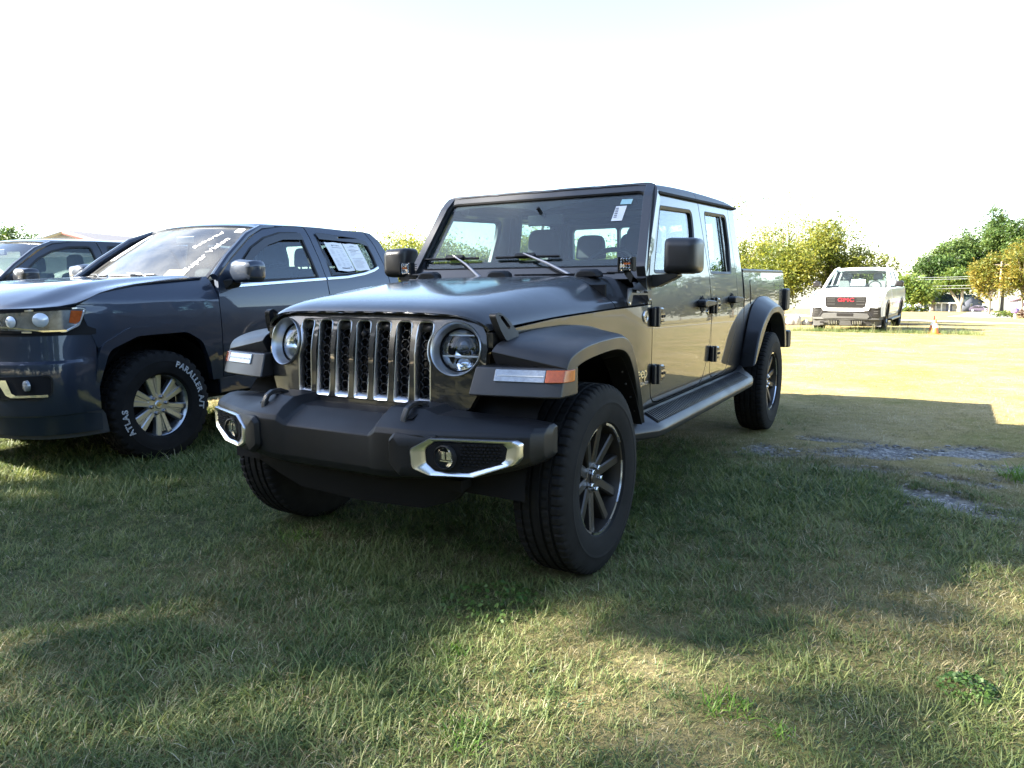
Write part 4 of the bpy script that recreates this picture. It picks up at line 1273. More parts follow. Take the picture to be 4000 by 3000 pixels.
# auxiliary light pods on brackets -------------------------------------------------------------
for mm in (lambda g: g, mir):
    L_ = obj('light_pod', mm(join(box(0.705, 0.752, 1.322, 0.070, 0.044, 0.066), *[box(0.705, 0.785, 1.322 + dz, 0.062, 0.030, 0.005) for dz in (-0.026, -0.013, 0, 0.013, 0.026)],
        box(0.666, 0.74, 1.322, 0.008, 0.040, 0.074), box(0.744, 0.74, 1.322, 0.008, 0.040, 0.074))), PLASTIC, jeep, bevel=0.003)
    obj('pod_reflector', mm(join(*[mapped(lathe([(-0.003, 0.0075), (0.004, 0.003), (0.004, 0.0)], 10, 'y'), lambda a, b, c_, i=i, j=j: (a + 0.683 + i * 0.0148, b + 0.728, c_ + 1.300 + j * 0.0148)) for i in range(4) for j in range(4)])), REFLECTOR, L_)
    obj('pod_lens', mm(box(0.705, 0.7265, 1.322, 0.064, 0.003, 0.060)), LENS_GLASS, L_)
    obj('pod_amber_strip', mm(box(0.712, 0.7245, 1.324, 0.036, 0.001, 0.010)), AMBER, L_)
    obj('pod_bolt', mm(join(*[mapped(lathe([(-0.002, 0.0), (-0.002, 0.003), (0, 0.004)], 8, 'y'), lambda a, b, c_, x=x, z=z: (a + x, b + 0.729, c_ + z)) for x in (0.682, 0.728) for z in (1.2925, 1.3515)])), CHROME, L_)
    bo_ = rpoly([(0.605, 1.135), (0.625, 1.200), (0.70, 1.205), (0.72, 1.232), (0.775, 1.232), (0.80, 1.19), (0.845, 1.192), (0.850, 1.140), (0.825, 1.128), (0.81, 1.165), (0.66, 1.168), (0.645, 1.118), (0.615, 1.115)], 0.008)
    bh = rpoly([(0.645, 1.180), (0.66, 1.197), (0.80, 1.185), (0.815, 1.175)], 0.004)
    br = obj('light_bracket', mm(plate(bo_, [bh], 0.006, fn=lambda u, v, w: (hood_w(u) + 0.020 - max(0, v - 1.19) * 0.75 - w, u, v))), FLARE, jeep, bevel=0.0015)
    obj('bracket_arm', mm(loft([[(x - 0.02, y, z), (x + 0.02, y, z), (x + 0.02, y, z + 0.006), (x - 0.02, y, z + 0.006)] for x, y, z in ((0.745, 0.75, 1.226), (0.715, 0.75, 1.262), (0.700, 0.755, 1.284))], True, True)), FLARE, br, bevel=0.001)
    obj('bracket_rod', mm(tube([(0.60, 0.735, 1.283), (0.69, 0.735, 1.283)], 0.008, 8)), FLARE, br)
    obj('bracket_bolt', mm(join(*[mapped(lathe([(0.004, 0.0), (0.004, 0.006), (0, 0.008)], 12, 'x'), lambda a, b, c_, p=p: (a + hood_w(p[0]) + 0.019, b + p[0], c_ + p[1])) for p in ((0.628, 1.128), (0.838, 1.140))])), CHROME, br)
    tx = text_geo('TERN SAND', 0.020, 0.0004, 1.1)
    if mm is not mir:
        obj('bracket_lettering', mapped(tx, lambda a, b, c_: (hood_w(0.7) + 0.0215 - max(0, 1.205 - 1.19) * 0.75 + c_, 0.715 + a * 0.9, 1.1735 + b)), PAPER, br, smooth=None)

# badges -------------------------------------------------------------
bd = obj('round_badge', mapped(lathe([(0.004, 0.0), (0.004, 0.024), (0.0065, 0.026), (0.0065, 0.030), (0, 0.032)], 32, 'x'), lambda a, b, c_: (a + 0.7865, b + 0.800, c_ + 1.055)), SILVER, jeep)
rg = [mapped(box(0.791, 0.80, 1.055 + dz, 0.001, wd, 0.003), lambda a, b, c_: (a, b, c_)) for dz, wd in ((0.014, 0.024), (0.008, 0.034), (-0.012, 0.034), (-0.018, 0.020))]
pk = [(-0.02, -0.007), (-0.012, 0.001), (-0.008, -0.003), (0.0, 0.005), (0.006, -0.002), (0.012, 0.002), (0.02, -0.007)]
obj('badge_relief', join(*rg, plate(pk, (), 0.0012, fn=lambda u, v, w: (0.7905 + w, 0.80 + u, 1.055 + v))), PLASTIC, bd)
tx = text_geo('Jeep', 0.085, 0.003, 0.95)
obj('lettering', mapped(tx, lambda a, b, c_: (body_fn(0.690 + a * 0.95, 0.740 + b, 0)[0] + 0.0015 + c_, 0.690 + a * 0.95, 0.740 + b)), CREAM, jeep, smooth=None)
tx = text_geo('GLADIATOR', 0.026, 0.0015, 1.15)
obj('lettering', mapped(tx, lambda a, b, c_: (body_fn(0.705 + a * 0.9, 0.700 + b, 0)[0] + 0.0012 + c_, 0.705 + a * 0.9, 0.700 + b)), SILVER, jeep, smooth=None)

# interior -------------------------------------------------------------
obj('cabin_floor', join(box(0, 1.85, 0.62, 1.44, 2.0, 0.05), box(0, 0.92, 0.95, 1.40, 0.04, 0.55)), DARK, jeep)
obj('dashboard', loft([[(x, y, z) for y, z in ((0.93, 1.22), (0.98, 1.285), (1.10, 1.28), (1.18, 1.24), (1.22, 1.15), (1.20, 0.95), (0.95, 0.95))] for x in (-0.68, -0.3, 0.3, 0.68)], True, True), DASH, jeep, bevel=0.015)
def torus(R, r, n=36, m=8):
    return loft([[((R + r * math.cos(b)) * math.cos(a), r * math.sin(b), (R + r * math.cos(b)) * math.sin(a)) for b in np.linspace(0, 2 * PI, m, endpoint=False)] for a in np.linspace(0, 2 * PI, n, endpoint=False)], True, False, True)
sw = obj('steering_wheel', join(torus(0.185, 0.016), box(0, 0.02, 0, 0.10, 0.05, 0.09), box(0.10, 0.01, 0, 0.16, 0.015, 0.03), box(-0.10, 0.01, 0, 0.16, 0.015, 0.03), box(0, 0.01, -0.1, 0.04, 0.015, 0.16)), PLASTIC, jeep, bevel=0.004)
place(sw, (0.36, 1.32, 1.255), rad(-22))
def seat(x, y, w, parent, bench=False):
    s_ = obj('seat', join(loft([[(x - w / 2, yy, zz), (x + w / 2, yy, zz), (x + w / 2, yy + 0.11, zz + 0.02), (x - w / 2, yy + 0.11, zz + 0.02)] for yy, zz in ((y, 0.80), (y + 0.06, 1.10), (y + 0.12, 1.38))], True, True), box(x, y - 0.22, 0.80, w, 0.5, 0.16)), FABRIC, parent, bevel=0.04, seg=3)
    for hx in ((x,) if not bench else (-0.37, 0.0, 0.37)):
        hp = rpoly([(-0.125, 0), (0.125, 0), (0.105, 0.19), (-0.105, 0.19)], [0.03, 0.03, 0.07, 0.07], 5)
        obj('headrest', join(loft([[(hx + a * k, y + 0.11 + dy, 1.41 + b * k + (1 - k) * 0.09) for a, b in hp] for dy, k in ((0, .85), (0.02, 1), (0.07, 1), (0.09, .85))], True, True), box(hx - 0.05, y + 0.155, 1.39, 0.012, 0.012, 0.08), box(hx + 0.05, y + 0.155, 1.39, 0.012, 0.012, 0.08)), FABRIC, s_, smooth=50)
seat(0.37, 1.72, 0.50, jeep)
seat(-0.37, 1.72, 0.50, jeep)
seat(0, 2.52, 1.25, jeep, True)
both('roll_bar', join(tube([(0.60, 1.22, 1.70), (0.62, 1.9, 1.73), (0.62, 2.7, 1.73), (0.64, 2.78, 1.25)], 0.038, 10), tube([(0.62, 1.93, 1.73), (0.70, 1.98, 1.3), (0.70, 1.98, 0.7)], 0.045, 10)), FABRIC, jeep)
obj('roll_bar', join(tube([(-0.60, 1.96, 1.74), (0.60, 1.96, 1.74)], 0.04, 10), tube([(-0.6, 2.74, 1.72), (0.6, 2.74, 1.72)], 0.035, 10)), FABRIC, jeep)
obj('headliner', box(0, 2.02, 1.745, 1.30, 1.60, 0.012), pbr('headliner_fabric', (0.05, 0.05, 0.05), 0.9), jeep)
obj('interior_mirror', join(box(0.02, 1.16, 1.60, 0.23, 0.025, 0.062), tube([(0.0, 1.09, 1.67), (0.02, 1.15, 1.615)], 0.012, 8)), PLASTIC, jeep, bevel=0.01)

# underbody -------------------------------------------------------------
und = [box(sx * 0.40, 2.0, 0.50, 0.09, 4.9, 0.13) for sx in (-1, 1)]
und += [tube([(-0.70, y, z), (0.70, y, z)], 0.05, 12) for y, z in ((0.0, 0.40), (3.487, 0.40))]
und += [mapped(lathe([(-0.13, 0.03), (-0.10, 0.11), (0, 0.14), (0.10, 0.11), (0.13, 0.03)], 20, 'x'), lambda a, b, c_, y=y: (a + 0.05, b + y, c_ + 0.39)) for y in (0, 3.487)]
und += [box(0, 1.3, 0.48, 0.6, 1.6, 0.14), box(0, -0.2, 0.62, 0.9, 0.5, 0.3), box(0.0, 2.6, 0.5, 0.9, 0.6, 0.16)]
und += [tube([(sx * 0.52, 0.0, 0.40), (sx * 0.50, 0.02, 0.95)], 0.06, 10) for sx in (-1, 1)]
obj('chassis', join(*und), DARK, jeep)
obj('engine_bay', box(0, 0.2, 0.80, 1.08, 1.0, 0.40), DARK, jeep)
for (x, y, rz) in ((0.797, 0.0, 0), (0.797, 3.487, 0), (-0.797, 0.0, PI), (-0.797, 3.487, PI)):
    wheel_dark(jeep, (x, y, 0.405), rz, spin=rad(random.Random(int(y * 7 + x * 3)).uniform(0, 72)) if not (x > 0 and y == 0) else rad(8))
# ------------------------------------------------------------------ two dark vehicles parked left of the near pickup
# local frame: front axle at the origin, +x driver's side, nose towards -y
def cx_side(z, yfront=False):
    if z < 1.27:
        return interp(z, [0.40, 0.55, 0.75, 0.95, 1.05, 1.15, 1.22, 1.27], [0.880, 0.905, 0.925, 0.930, 0.927, 0.915, 0.900, 0.888])
    return interp(z, [1.27, 1.45, 1.65, 1.72, 1.78], [0.888, 0.825, 0.745, 0.705, 0.655])
def fender_x(y, z):
    x = cx_side(min(z, 1.20))
    if z > 1.08:
        x = min(x, 0.93 - 0.165 * ((z - 1.08) / 0.22) ** 1.7)
    return x - 0.05 * max(0, (-0.40 - y) / 0.2) ** 2
PLAN = [(.93, -.40), (.93, -.48), (.922, -.58), (.895, -.68), (.84, -.765), (.74, -.835), (.60, -.885), (.40, -.925), (.20, -.945), (0, -.95)]
_pl = [0.0]
for a, b in zip(PLAN, PLAN[1:]):
    _pl.append(_pl[-1] + math.dist(a, b))
PLEN = _pl[-1]
def plan(u):
    """Point and outward normal of the nose's plan curve at arc length u (from the driver's side to the middle)."""
    x = interp(u, _pl, [p[0] for p in PLAN]); y = interp(u, _pl, [p[1] for p in PLAN])
    x2 = interp(u + .02, _pl, [p[0] for p in PLAN]); y2 = interp(u + .02, _pl, [p[1] for p in PLAN])
    x1 = interp(u - .02, _pl, [p[0] for p in PLAN]); y1 = interp(u - .02, _pl, [p[1] for p in PLAN])
    t = Vector((x2 - x1, y2 - y1)).normalized()
    return Vector((x, y)), Vector((-t.y, t.x)) * -1
def nose_fn(off=0.0):
    def f(u, v, w):
        p, n = plan(u)
        if n.dot(Vector((1, -1))) < 0:
            n = -n
        q = p + n * (off - w)
        return (q.x, q.y, v)
    return f
US = [0.02 + 0.045 * i for i in range(30)]
ZS2 = [0.45 + 0.04 * i for i in range(36)]

def dark_vehicle(name, label, paint, loc, rz, kind):
    pick = kind == 'pickup'
    t = thing(name, label, 'pickup truck' if pick else 'car', loc, rz)
    off = 0.0 if pick else 0.0
    L = {'fd': [(.532, 1.10), (.545, .535), (1.70, .535), (1.742, 1.0), (1.752, 1.27), (1.735, 1.45), (1.690, 1.738), (1.42, 1.728), (1.18, 1.690), (1.02, 1.625), (.86, 1.52), (.70, 1.40), (.56, 1.290)]}
    fdw = rpoly([(.80, 1.255), (1.655, 1.287), (1.630, 1.45), (1.600, 1.680), (1.35, 1.668), (1.15, 1.615), (.98, 1.530), (.82, 1.40)], [.03, .02, .2, .04, .2, .2, .2, .03], 3)
    if pick:
        rdp = [(1.758, .535), (2.30, .535), (2.45, .62), (2.62, .85), (2.66, 1.0), (2.66, 1.37), (2.60, 1.60), (2.52, 1.745), (1.70, 1.742), (1.742, 1.45), (1.759, 1.27)]
        rdw = rpoly([(1.845, 1.297), (2.05, 1.308), (2.30, 1.338), (2.53, 1.385), (2.515, 1.50), (2.470, 1.640), (2.36, 1.662), (1.80, 1.692)], [.02, .1, .1, .02, .2, .05, .1, .04], 3)
        rear_y = 2.80
    else:
        rdp = [(1.758, .535), (2.70, .535), (2.80, .85), (2.82, 1.37), (2.78, 1.745), (1.70, 1.742), (1.742, 1.45), (1.759, 1.27)]
        rdw = rpoly([(1.845, 1.297), (2.72, 1.33), (2.70, 1.50), (2.66, 1.680), (1.80, 1.692)], [.02, .03, .1, .05, .04], 3)
        rear_y = 4.30
    def sf(w0=0.0):
        return lambda u, v, w: (cx_side(v) + w0 - w, u, v)
    for mm, left in ((lambda g: g, True), (mir, False)):
        for nm, poly, hole, gm in (('front_door', L['fd'], fdw, GLASS_SIDE), ('rear_door', rdp, rdw, GLASS_DARK)):
            d = obj(nm, mm(plate(poly, [hole], .04, cv=ZS2, fn=sf())), paint, t, bevel=.006, smooth=30)
            obj('window_seal', mm(ring_band([[(cx_side(v) + w, u, v) for u, v in lp] for lp, w in ((inset(hole, -.012), .000), (inset(hole, -.010), .004), (inset(hole, .008), .002), (inset(hole, .014), -.012))])), PLASTIC, d)
            obj('window_glass', mm(plate(inset(hole, .004), (), .004, cv=ZS2, fn=sf(-.012))), gm if pick else (GLASS if nm == 'front_door' else GLASS_DARK), d)
            if pick:
                # tinted rain visor along the top of the window
                vis = ([(.82, 1.40), (.98, 1.530), (1.15, 1.615), (1.35, 1.668), (1.600, 1.685), (1.610, 1.625), (1.36, 1.615), (1.18, 1.565), (1.03, 1.490), (.86, 1.375)] if nm == 'front_door' else
                       [(1.79, 1.698), (2.36, 1.668), (2.475, 1.645), (2.500, 1.590), (2.36, 1.625), (1.81, 1.640)])
                obj('rain_visor', mm(plate(rpoly(vis, .01, 2), (), .004, cv=ZS2, fn=sf(.016))), MATS['smoked_visor'], d, bevel=.001)
                # bright strip along the belt
                sp = [(.70, 1.215), (1.745, 1.270)] if nm == 'front_door' else [(1.765, 1.272), (2.05, 1.287), (2.30, 1.318), (2.46, 1.352), (2.545, 1.382)]
                rg = []
                for y, z in sp:
                    rg.append([(cx_side(z) + .002, y, z - .004), (cx_side(z) + .008, y, z + .000), (cx_side(z + .02) + .008, y, z + .020), (cx_side(z + .02) + .002, y, z + .024)])
                obj('belt_strip', mm(loft(rg, True, True)), CHROME, d, bevel=.002)
            hy = 1.52 if nm == 'front_door' else 2.38
            obj('handle', mm(loft([[(cx_side(1.05) + k, y, z) for y, z in rpoly([(hy, 1.035), (hy + .19, 1.045), (hy + .19, 1.07), (hy, 1.065)], .01)] for k in (-.01, .035, .042)], True, True)), paint, d, bevel=.004)
        # fender in front of the door
        fo_ = [(-.452, .835), (-.50, .97), (-.535, 1.09), (-.555, 1.108), (-.47, 1.155), (-.38, 1.193), (-.25, 1.228), (-.10, 1.251), (.06, 1.267), (.22, 1.282), (.38, 1.292), (.553, 1.300), (.526, 1.10), (.538, .52)] + [(.50, .52), (.478, .70), (.352, .905), (.20, .945), (-.20, .930), (-.40, .855)]
        f = obj('fender', mm(plate(fo_, (), .03, cu=[-.4, -.3, -.2, -.1, 0, .1, .2, .3, .4], cv=[.6, .7, .8, .9, 1.0, 1.05, 1.08] + [1.10 + .018 * i for i in range(11)], fn=lambda u, v, w: (fender_x(u, v) - w, u, v))), paint, t, bevel=.005, smooth=35)
        ro = rpoly([(-.512, .430), (-.445, .850), (-.225, .957), (.153, .975), (.350, .922), (.480, .713), (.510, .52), (.44, .52), (.412, .660), (.345, .822), (.216, .900), (-.170, .895), (-.386, .812), (-.485, .500)], [.01, .12, .15, .15, .12, .12, .01, .01, .10, .10, .12, .12, .10, .01], 4)
        obj('arch_trim', mm(plate(ro, (), .05, fn=lambda u, v, w: (fender_x(max(u, -.42), v) + .012 - w, u, v))), paint, f, bevel=.006)
        obj('wheel_liner', mm(join(mapped(lathe([(.45, .50), (.90, .50)], 24, 'x', 0, PI), lambda a, b, c_: (a, b, c_ + .40)), mapped(lathe([(.46, .1), (.46, .51)], 24, 'x', -.4, PI + .4), lambda a, b, c_: (a, b, c_ + .40)))), DARK, t)
        # rear quarter or bed
        if pick:
            bo_ = [(2.84, .56), (2.84, 1.235), (4.18, 1.245), (4.20, .60)] + [(3.258 + .47 * math.cos(a), .42 + .50 * math.sin(a)) for a in np.linspace(0.36, PI - 0.36, 13)]
            obj('bed_side', mm(plate(bo_, (), .04, cv=ZS2, fn=sf())), paint, t, bevel=.006)
            q = [(2.668, .85), (2.668, 1.37), (2.608, 1.60), (2.53, 1.745), (2.62, 1.735), (2.70, 1.66), (2.775, 1.50), (2.815, 1.29), (2.822, .56), (2.46, .56)]
        else:
            q = [(2.828, .85), (2.828, 1.37), (2.788, 1.745), (3.9, 1.72), (4.15, 1.55), (4.30, 1.30), (4.30, .60), (2.80, .60)]
        obj('rear_quarter', mm(plate(q, (), .03, cv=ZS2, fn=sf())), paint, t, bevel=.006)
        obj('rocker', mm(plate([(.52, .53), (2.9, .53), (2.9, .40), (.52, .40)], (), .05, fn=lambda u, v, w: (.885 - w, u, v))), paint, t, bevel=.01)
        # A pillar strip
        obj('pillar', mm(tube([(.875, .535, 1.295), (.815, .72, 1.445), (.745, .98, 1.625), (.688, 1.18, 1.705), (.650, 1.40, 1.730)], [.030, .032, .032, .026, .012], 10)), paint, t)
        # mirror
        mc = rpoly([(.690, 1.322), (.72, 1.405), (.80, 1.425), (.985, 1.412), (1.015, 1.385), (1.010, 1.30), (.98, 1.268), (.74, 1.262)], .03, 3)
        yf = lambda a: .60 + (a - .69) * .12
        def ms(k, dy):
            return [(lerp(1.03, 0.90 + (y - .69) * .78, 1) * 1.0, 0, z) for y, z in mc]
        cxm, czm = .86, 1.343
        rgs = []
        for k, dy in ((.60, .625), (.88, .640), (1.0, .69), (1.0, .76), (.92, .785)):
            rgs.append([(.905 + (.86 - .69 + (a - cxm) * k) * .80, dy, czm - .006 + (z - czm) * k * 1.14) for a, z in mc])
        m_ = obj('mirror', mm(loft(rgs, True, True)), paint, t, smooth=50)
        obj('mirror_foot', mm(loft([[(x, y, z) for x, y, z in ((.88, .60, 1.17), (.88, .76, 1.20), (.88, .76, 1.30), (.88, .60, 1.27))], [(.95, .64, 1.245), (.95, .74, 1.252), (.95, .74, 1.285), (.95, .64, 1.28)]], True, True)), PLASTIC, m_, bevel=.008)
        # headlight wraps the corner
        nf = nose_fn(.004)
        ho = rpoly([(.105, 1.100), (.17, 1.108), (.42, 1.098), (.70, 1.085), (.72, 1.045), (.735, .955), (.45, .945), (.24, .945), (.16, .985)], [.02, .02, .1, .02, .02, .02, .2, .04, .04], 3)
        h_ = obj('headlight', mm(plate(ho, (), .03, cu=US, fn=nf)), DARK, t)
        hi = inset(ho, .012)
        obj('headlight_trim', mm(ring_band([[nf(u, v, w) for u, v in lp] for lp, w in ((inset(ho, .004), -.003), (inset(ho, .006), -.007), (inset(ho, .014), -.007), (inset(ho, .020), .0))])), SILVER, h_)
        obj('reflector_bowl', mm(plate(inset(ho, .018), (), .002, cu=US, fn=lambda u, v, w: nf(u, v, w - .003))), MATS['grey_reflector'], h_)
        pu, pz = .36, 1.025
        P_, N_ = plan(pu)
        if N_.dot(Vector((1, -1))) < 0: N_ = -N_
        def dome(r, h, u, z):
            pp, nn = plan(u)
            if nn.dot(Vector((1, -1))) < 0: nn = -nn
            tt = Vector((-nn.y, nn.x))
            g = lathe([(0, 0.0), (-.25 * h, r * .5), (-.7 * h, r * .9), (-h, r)], 24, 'y')
            return mapped(g, lambda a, b, c_: ((pp + tt * a + nn * (.012 + h + b * -1 * -1)).x, (pp + tt * a + nn * (.012 + h + b)).y, z + c_))
        obj('projector_lens', mm(dome(.044, .016, .37, 1.030)), MATS['milky_lens'], h_)
        obj('projector_lens', mm(dome(.036, .014, .54, 1.020)), MATS['milky_lens'], h_)
        obj('amber_reflector', mm(plate([(.140, 1.080), (.205, 1.084), (.222, 1.010), (.185, 1.000), (.160, 1.018)], (), .002, cu=US, fn=lambda u, v, w: nf(u, v, w - .009))), AMBER, h_)
        obj('chin_trim', mm(loft([[nf(u, z + dz, -.012 + dw) for dz, dw in ((0, 0), (.010, 0), (.010, .01), (0, .01))] for u, z in ((.24, .955), (.36, .956), (.46, .970), (.56, .982), (.72, .985))], True, True)), CHROME, h_)
        # lower corner: fog lamp in its pocket
        bfn = nose_fn(.046)
        fo2 = rpoly([(.335, .690), (.66, .680), (.66, .545), (.42, .540), (.345, .570)], [.03, .02, .02, .03, .03], 3)
        pk = obj('fog_lamp_pocket', mm(plate(fo2, (), .012, cu=US, fn=bfn)), DARK, t)
        obj('fog_lamp_bezel', mm(ring_band([[bfn(u, v, w) for u, v in lp] for lp, w in ((inset(fo2, -.004), .002), (inset(fo2, -.002), -.008), (inset(fo2, .004), -.008), (inset(fo2, .006), .0))])), PLASTIC, pk)
        obj('chrome_blade', mm(plate([(.64, .665), (.575, .665), (.545, .585), (.52, .570), (.365, .572), (.365, .556), (.55, .556), (.585, .570)], (), .006, cu=US, fn=lambda u, v, w: bfn(u, v, w - .010))), CHROME, pk)
        pp, nn = plan(.46)
        if nn.dot(Vector((1, -1))) < 0: nn = -nn
        obj('fog_lamp', mm(mapped(lathe([(-.012, 0.0), (-.010, .02), (-.004, .032), (.01, .036)], 24, 'y'), lambda a, b, c_: (pp.x + nn.x * .058 + a, pp.y + nn.y * .058 + b - .004, .630 + c_))), CLEAR_LAMP, pk)
    # bumper shell
    lev = [(.300, -.03), (.425, .010), (.432, .020), (.50, .034), (.62, .044), (.735, .044), (.757, .040), (.775, .016), (.80, .012), (.86, .006), (.935, -.004)]
    us = np.linspace(.06, PLEN, 26)
    def bumper_pt(u, k):
        z, o = lev[k]
        p, n = plan(min(u, PLEN))
        if n.dot(Vector((1, -1))) < 0: n = -n
        fade = smooth01((u - .06) / .25)
        q = p + n * (o * fade + (-.012) * (1 - fade))
        return (q.x, q.y, z + (0.02 * (u / PLEN) if z > .9 else 0))
    g = grid(lambda u, k: bumper_pt(u, k), list(us), list(range(len(lev))))
    obj('front_bumper', join(g, mir(g)), paint, t, smooth=25)
    g = grid(lambda u, k: (lambda p: (p.x * (1 - .02 * k), p.y + .03 * k, (.432, .40, .27, .262)[k]))(plan(u)[0] * 1.0), list(us), [0, 1, 2, 3])
    obj('bumper_lip', join(g, mir(g)), MATS['dull_grey_lip'], t)
    # nose, grille
    def nose_top(u, k):
        p, n = plan(u)
        return (p.x * (1 - .012 * k), p.y + .012 * k, (.93, .98, 1.04, 1.10)[k])
    g = grid(nose_top, list(us), [0, 1, 2, 3])
    obj('nose_panel', join(g, mir(g)), DARK, t)
    obj('grille', join(*[loft([[(s * x, y - .004 - d, z + e) for e, d in ((0, 0), (0, .02), (.022, .02), (.022, 0))] for x, y in ((0, -.95), (.2, -.945), (.4, -.925), (.55, -.90))], True, True) for s in (1, -1) for z in (.96, 1.0, 1.04, 1.075)]), PLASTIC, t)
    # hood
    # the hood's edge runs along the headlight top, then up the crest of the fender
    EDGE = [(.62, -.862, 1.098), (.74, -.815, 1.101), (.83, -.745, 1.103), (.888, -.655, 1.105), (.912, -.560, 1.112), (.900, -.470, 1.158), (.884, -.380, 1.197), (.868, -.250, 1.231), (.846, -.10, 1.254), (.835, .06, 1.268), (.822, .22, 1.280), (.808, .38, 1.288), (.800, .48, 1.294)]
    MIDY = [-.935, -.925, -.905, -.87, -.81, -.72, -.60, -.44, -.26, -.06, .12, .28, .40]
    MIDZ = [1.100, 1.116, 1.132, 1.150, 1.172, 1.200, 1.226, 1.252, 1.272, 1.287, 1.297, 1.304, 1.308]
    def hpt(i, s):
        a = abs(s)
        ex, ey, ez = EDGE[i]
        k = 1 - a ** 2.6
        y = lerp(MIDY[i], ey, a ** 2.2)
        crest = .016 * math.exp(-((a - .76) / .07) ** 2) * smooth01(i / 5)
        dip = -.010 * math.exp(-((a - .88) / .05) ** 2) * smooth01(i / 5)
        bulge = .02 * smooth01((i - 1) / 4) * (1 - abs(2 * a - 1)) * (1 - smooth01((i - 6) / 6))
        return (s * ex, y, lerp(ez, MIDZ[i], k) + crest + dip + bulge)
    ss = [-1, -.985, -.96, -.93, -.90, -.88, -.85, -.82, -.79, -.76, -.73, -.70, -.66, -.6, -.5, -.35, -.18, 0]
    ss = ss + [-q_ for q_ in reversed(ss[:-1])]
    hy_ = list(range(len(EDGE)))
    A = smooth_grid(hpt, hy_, ss, 3)
    obj('hood', slab(lambda i, j: A[i][j], list(range(len(hy_))), list(range(len(ss))), .012), paint, t, smooth=50)
    obj('cowl', loft([[(x, .44 + .12 * abs(x) ** 2, 1.275 - .02 * abs(x)), (x, .40, 1.19), (x, .70, 1.19), (x, .64, 1.285)] for x in (-.80, -.4, 0, .4, .80)], True, True), PLASTIC, t)
    # windshield
    def ws(u, v):
        yb, zb = .42 + .13 * u * u, 1.285 + .004 * (1 - u * u)
        yt, zt = 1.085 + .085 * u * u, 1.742 - .035 * u * u
        xb, xt = .785, .655
        bow = .018 * math.sin(PI * v)
        return (u * lerp(xb, xt, v), lerp(yb, yt, v) - bow * .55, lerp(zb, zt, v) + bow * .83)
    wus = [-1 + .1 * i for i in range(21)]; wvs = [i / 10 for i in range(11)]
    wg = obj('windshield_glass', grid(ws, wus, wvs), MATS['haze_glass'] if pick else GLASS, t)
    fr = [ws(u, 0) for u in wus] + [ws(1, v) for v in wvs[1:]] + [ws(u, 1) for u in reversed(wus[:-1])] + [ws(-1, v) for v in reversed(wvs[1:-1])]
    cen = Vector((0, .72, 1.52))
    obj('windshield_seal', ring_band([[tuple(Vector(p) + Vector((0, .004, -.004))) for p in fr], [tuple(Vector(p) + Vector((0, -.003, .003))) for p in fr], [tuple(Vector(p).lerp(cen, .05) + Vector((0, -.002, .002))) for p in fr]]), PLASTIC, wg)
    if pick:
        def wp(u, v, w=.0):
            p = Vector(ws(u, v)); return tuple(p + Vector((0, -.55, .83)) * (.003 + w))
        def on_glass(txt, u0, v0, du, dv, size):
            V, F = text_geo(txt, 1.0, 0.0, 1.0)
            wd = max(p[0] for p in V)
            px, pz = Vector((du, dv)), Vector((-dv * .55, du * .55))
            return [wp(u0 + du * a / wd + size * -dv * b * 1.2, v0 + dv * a / wd + size * du * b * 1.6) for a, b, c_ in V], F
        obj('window_lettering', on_glass('Soberad', .52, .50, .15, .34, .20), PAPER, wg, smooth=None)
        obj('window_lettering', on_glass('Super Vision', .72, .10, .13, .62, .15), PAPER, wg, smooth=None)
        obj('window_marking', grid(lambda u, v: wp(lerp(-.93, -.80, v) + .01 * math.sin(u * 14), u), [.35 + .05 * i for i in range(12)], [0, .5, 1]), PAPER, wg)
        obj('window_sticker', grid(lambda u, v: wp(u, v), [.80, .86, .90], [.86, .90, .95]), PAPER, wg)
        obj('window_sticker', grid(lambda u, v: wp(u, v), [.48, .60, .72], [.03, .08, .13]), pbr('pale_yellow_sticker', (.75, .62, .32), .6), wg, label='pale yellow sticker low on the windshield')
        for px, bx in ((-.30, -.62), (.32, -.02)):
            obj('wiper', join(tube([wp(px / .79, -.05, .02), wp((px + bx) / 2 / .75, .03, .03), wp(bx / .76, .05, .02)], .007, 6), tube([wp((bx - .25) / .76, .035, .008), wp((bx + .30) / .76, .045, .008)], .006, 6)), PLASTIC, wg)
    # roof
    def rf(y, s):
        a = abs(s)
        w = interp(y, [1.06, 1.3, 2.3, rear_y - .1], [.665, .672, .670, .640])
        yy = y + (.10 * a * a if y < 1.2 else 0)
        zt = interp(y, [1.05, 1.10, 1.2, 1.5, 1.95, 2.4, 2.62, 2.72] if pick else [1.05, 1.10, 1.2, 1.5, 2.2, 3.4, 4.0, 4.2], [1.742, 1.758, 1.772, 1.792, 1.800, 1.785, 1.765, 1.735])
        ze = interp(y, [1.05, 1.2, 1.45, 1.95, 2.4, 2.72] if pick else [1.05, 1.2, 1.45, 1.95, 3.4, 4.2], [1.712, 1.728, 1.746, 1.756, 1.745, 1.705])
        return (s * w, yy, ze + (zt - ze) * (1 - a ** 3))
    rys = [1.05, 1.07, 1.10, 1.15, 1.25, 1.4, 1.6, 1.9, 2.2, 2.45, 2.6, 2.68, 2.72] if pick else [1.05, 1.07, 1.10, 1.2, 1.4, 1.7, 2.2, 2.8, 3.4, 3.8, 4.05, 4.2]
    rss = [-1, -.97, -.9, -.8, -.6, -.3, 0, .3, .6, .8, .9, .97, 1]
    R2 = smooth_grid(rf, rys, rss, 2)
    obj('roof', slab(lambda i, j: R2[i][j], list(range(len(rys))), list(range(len(rss))), .03), paint, t, smooth=50)
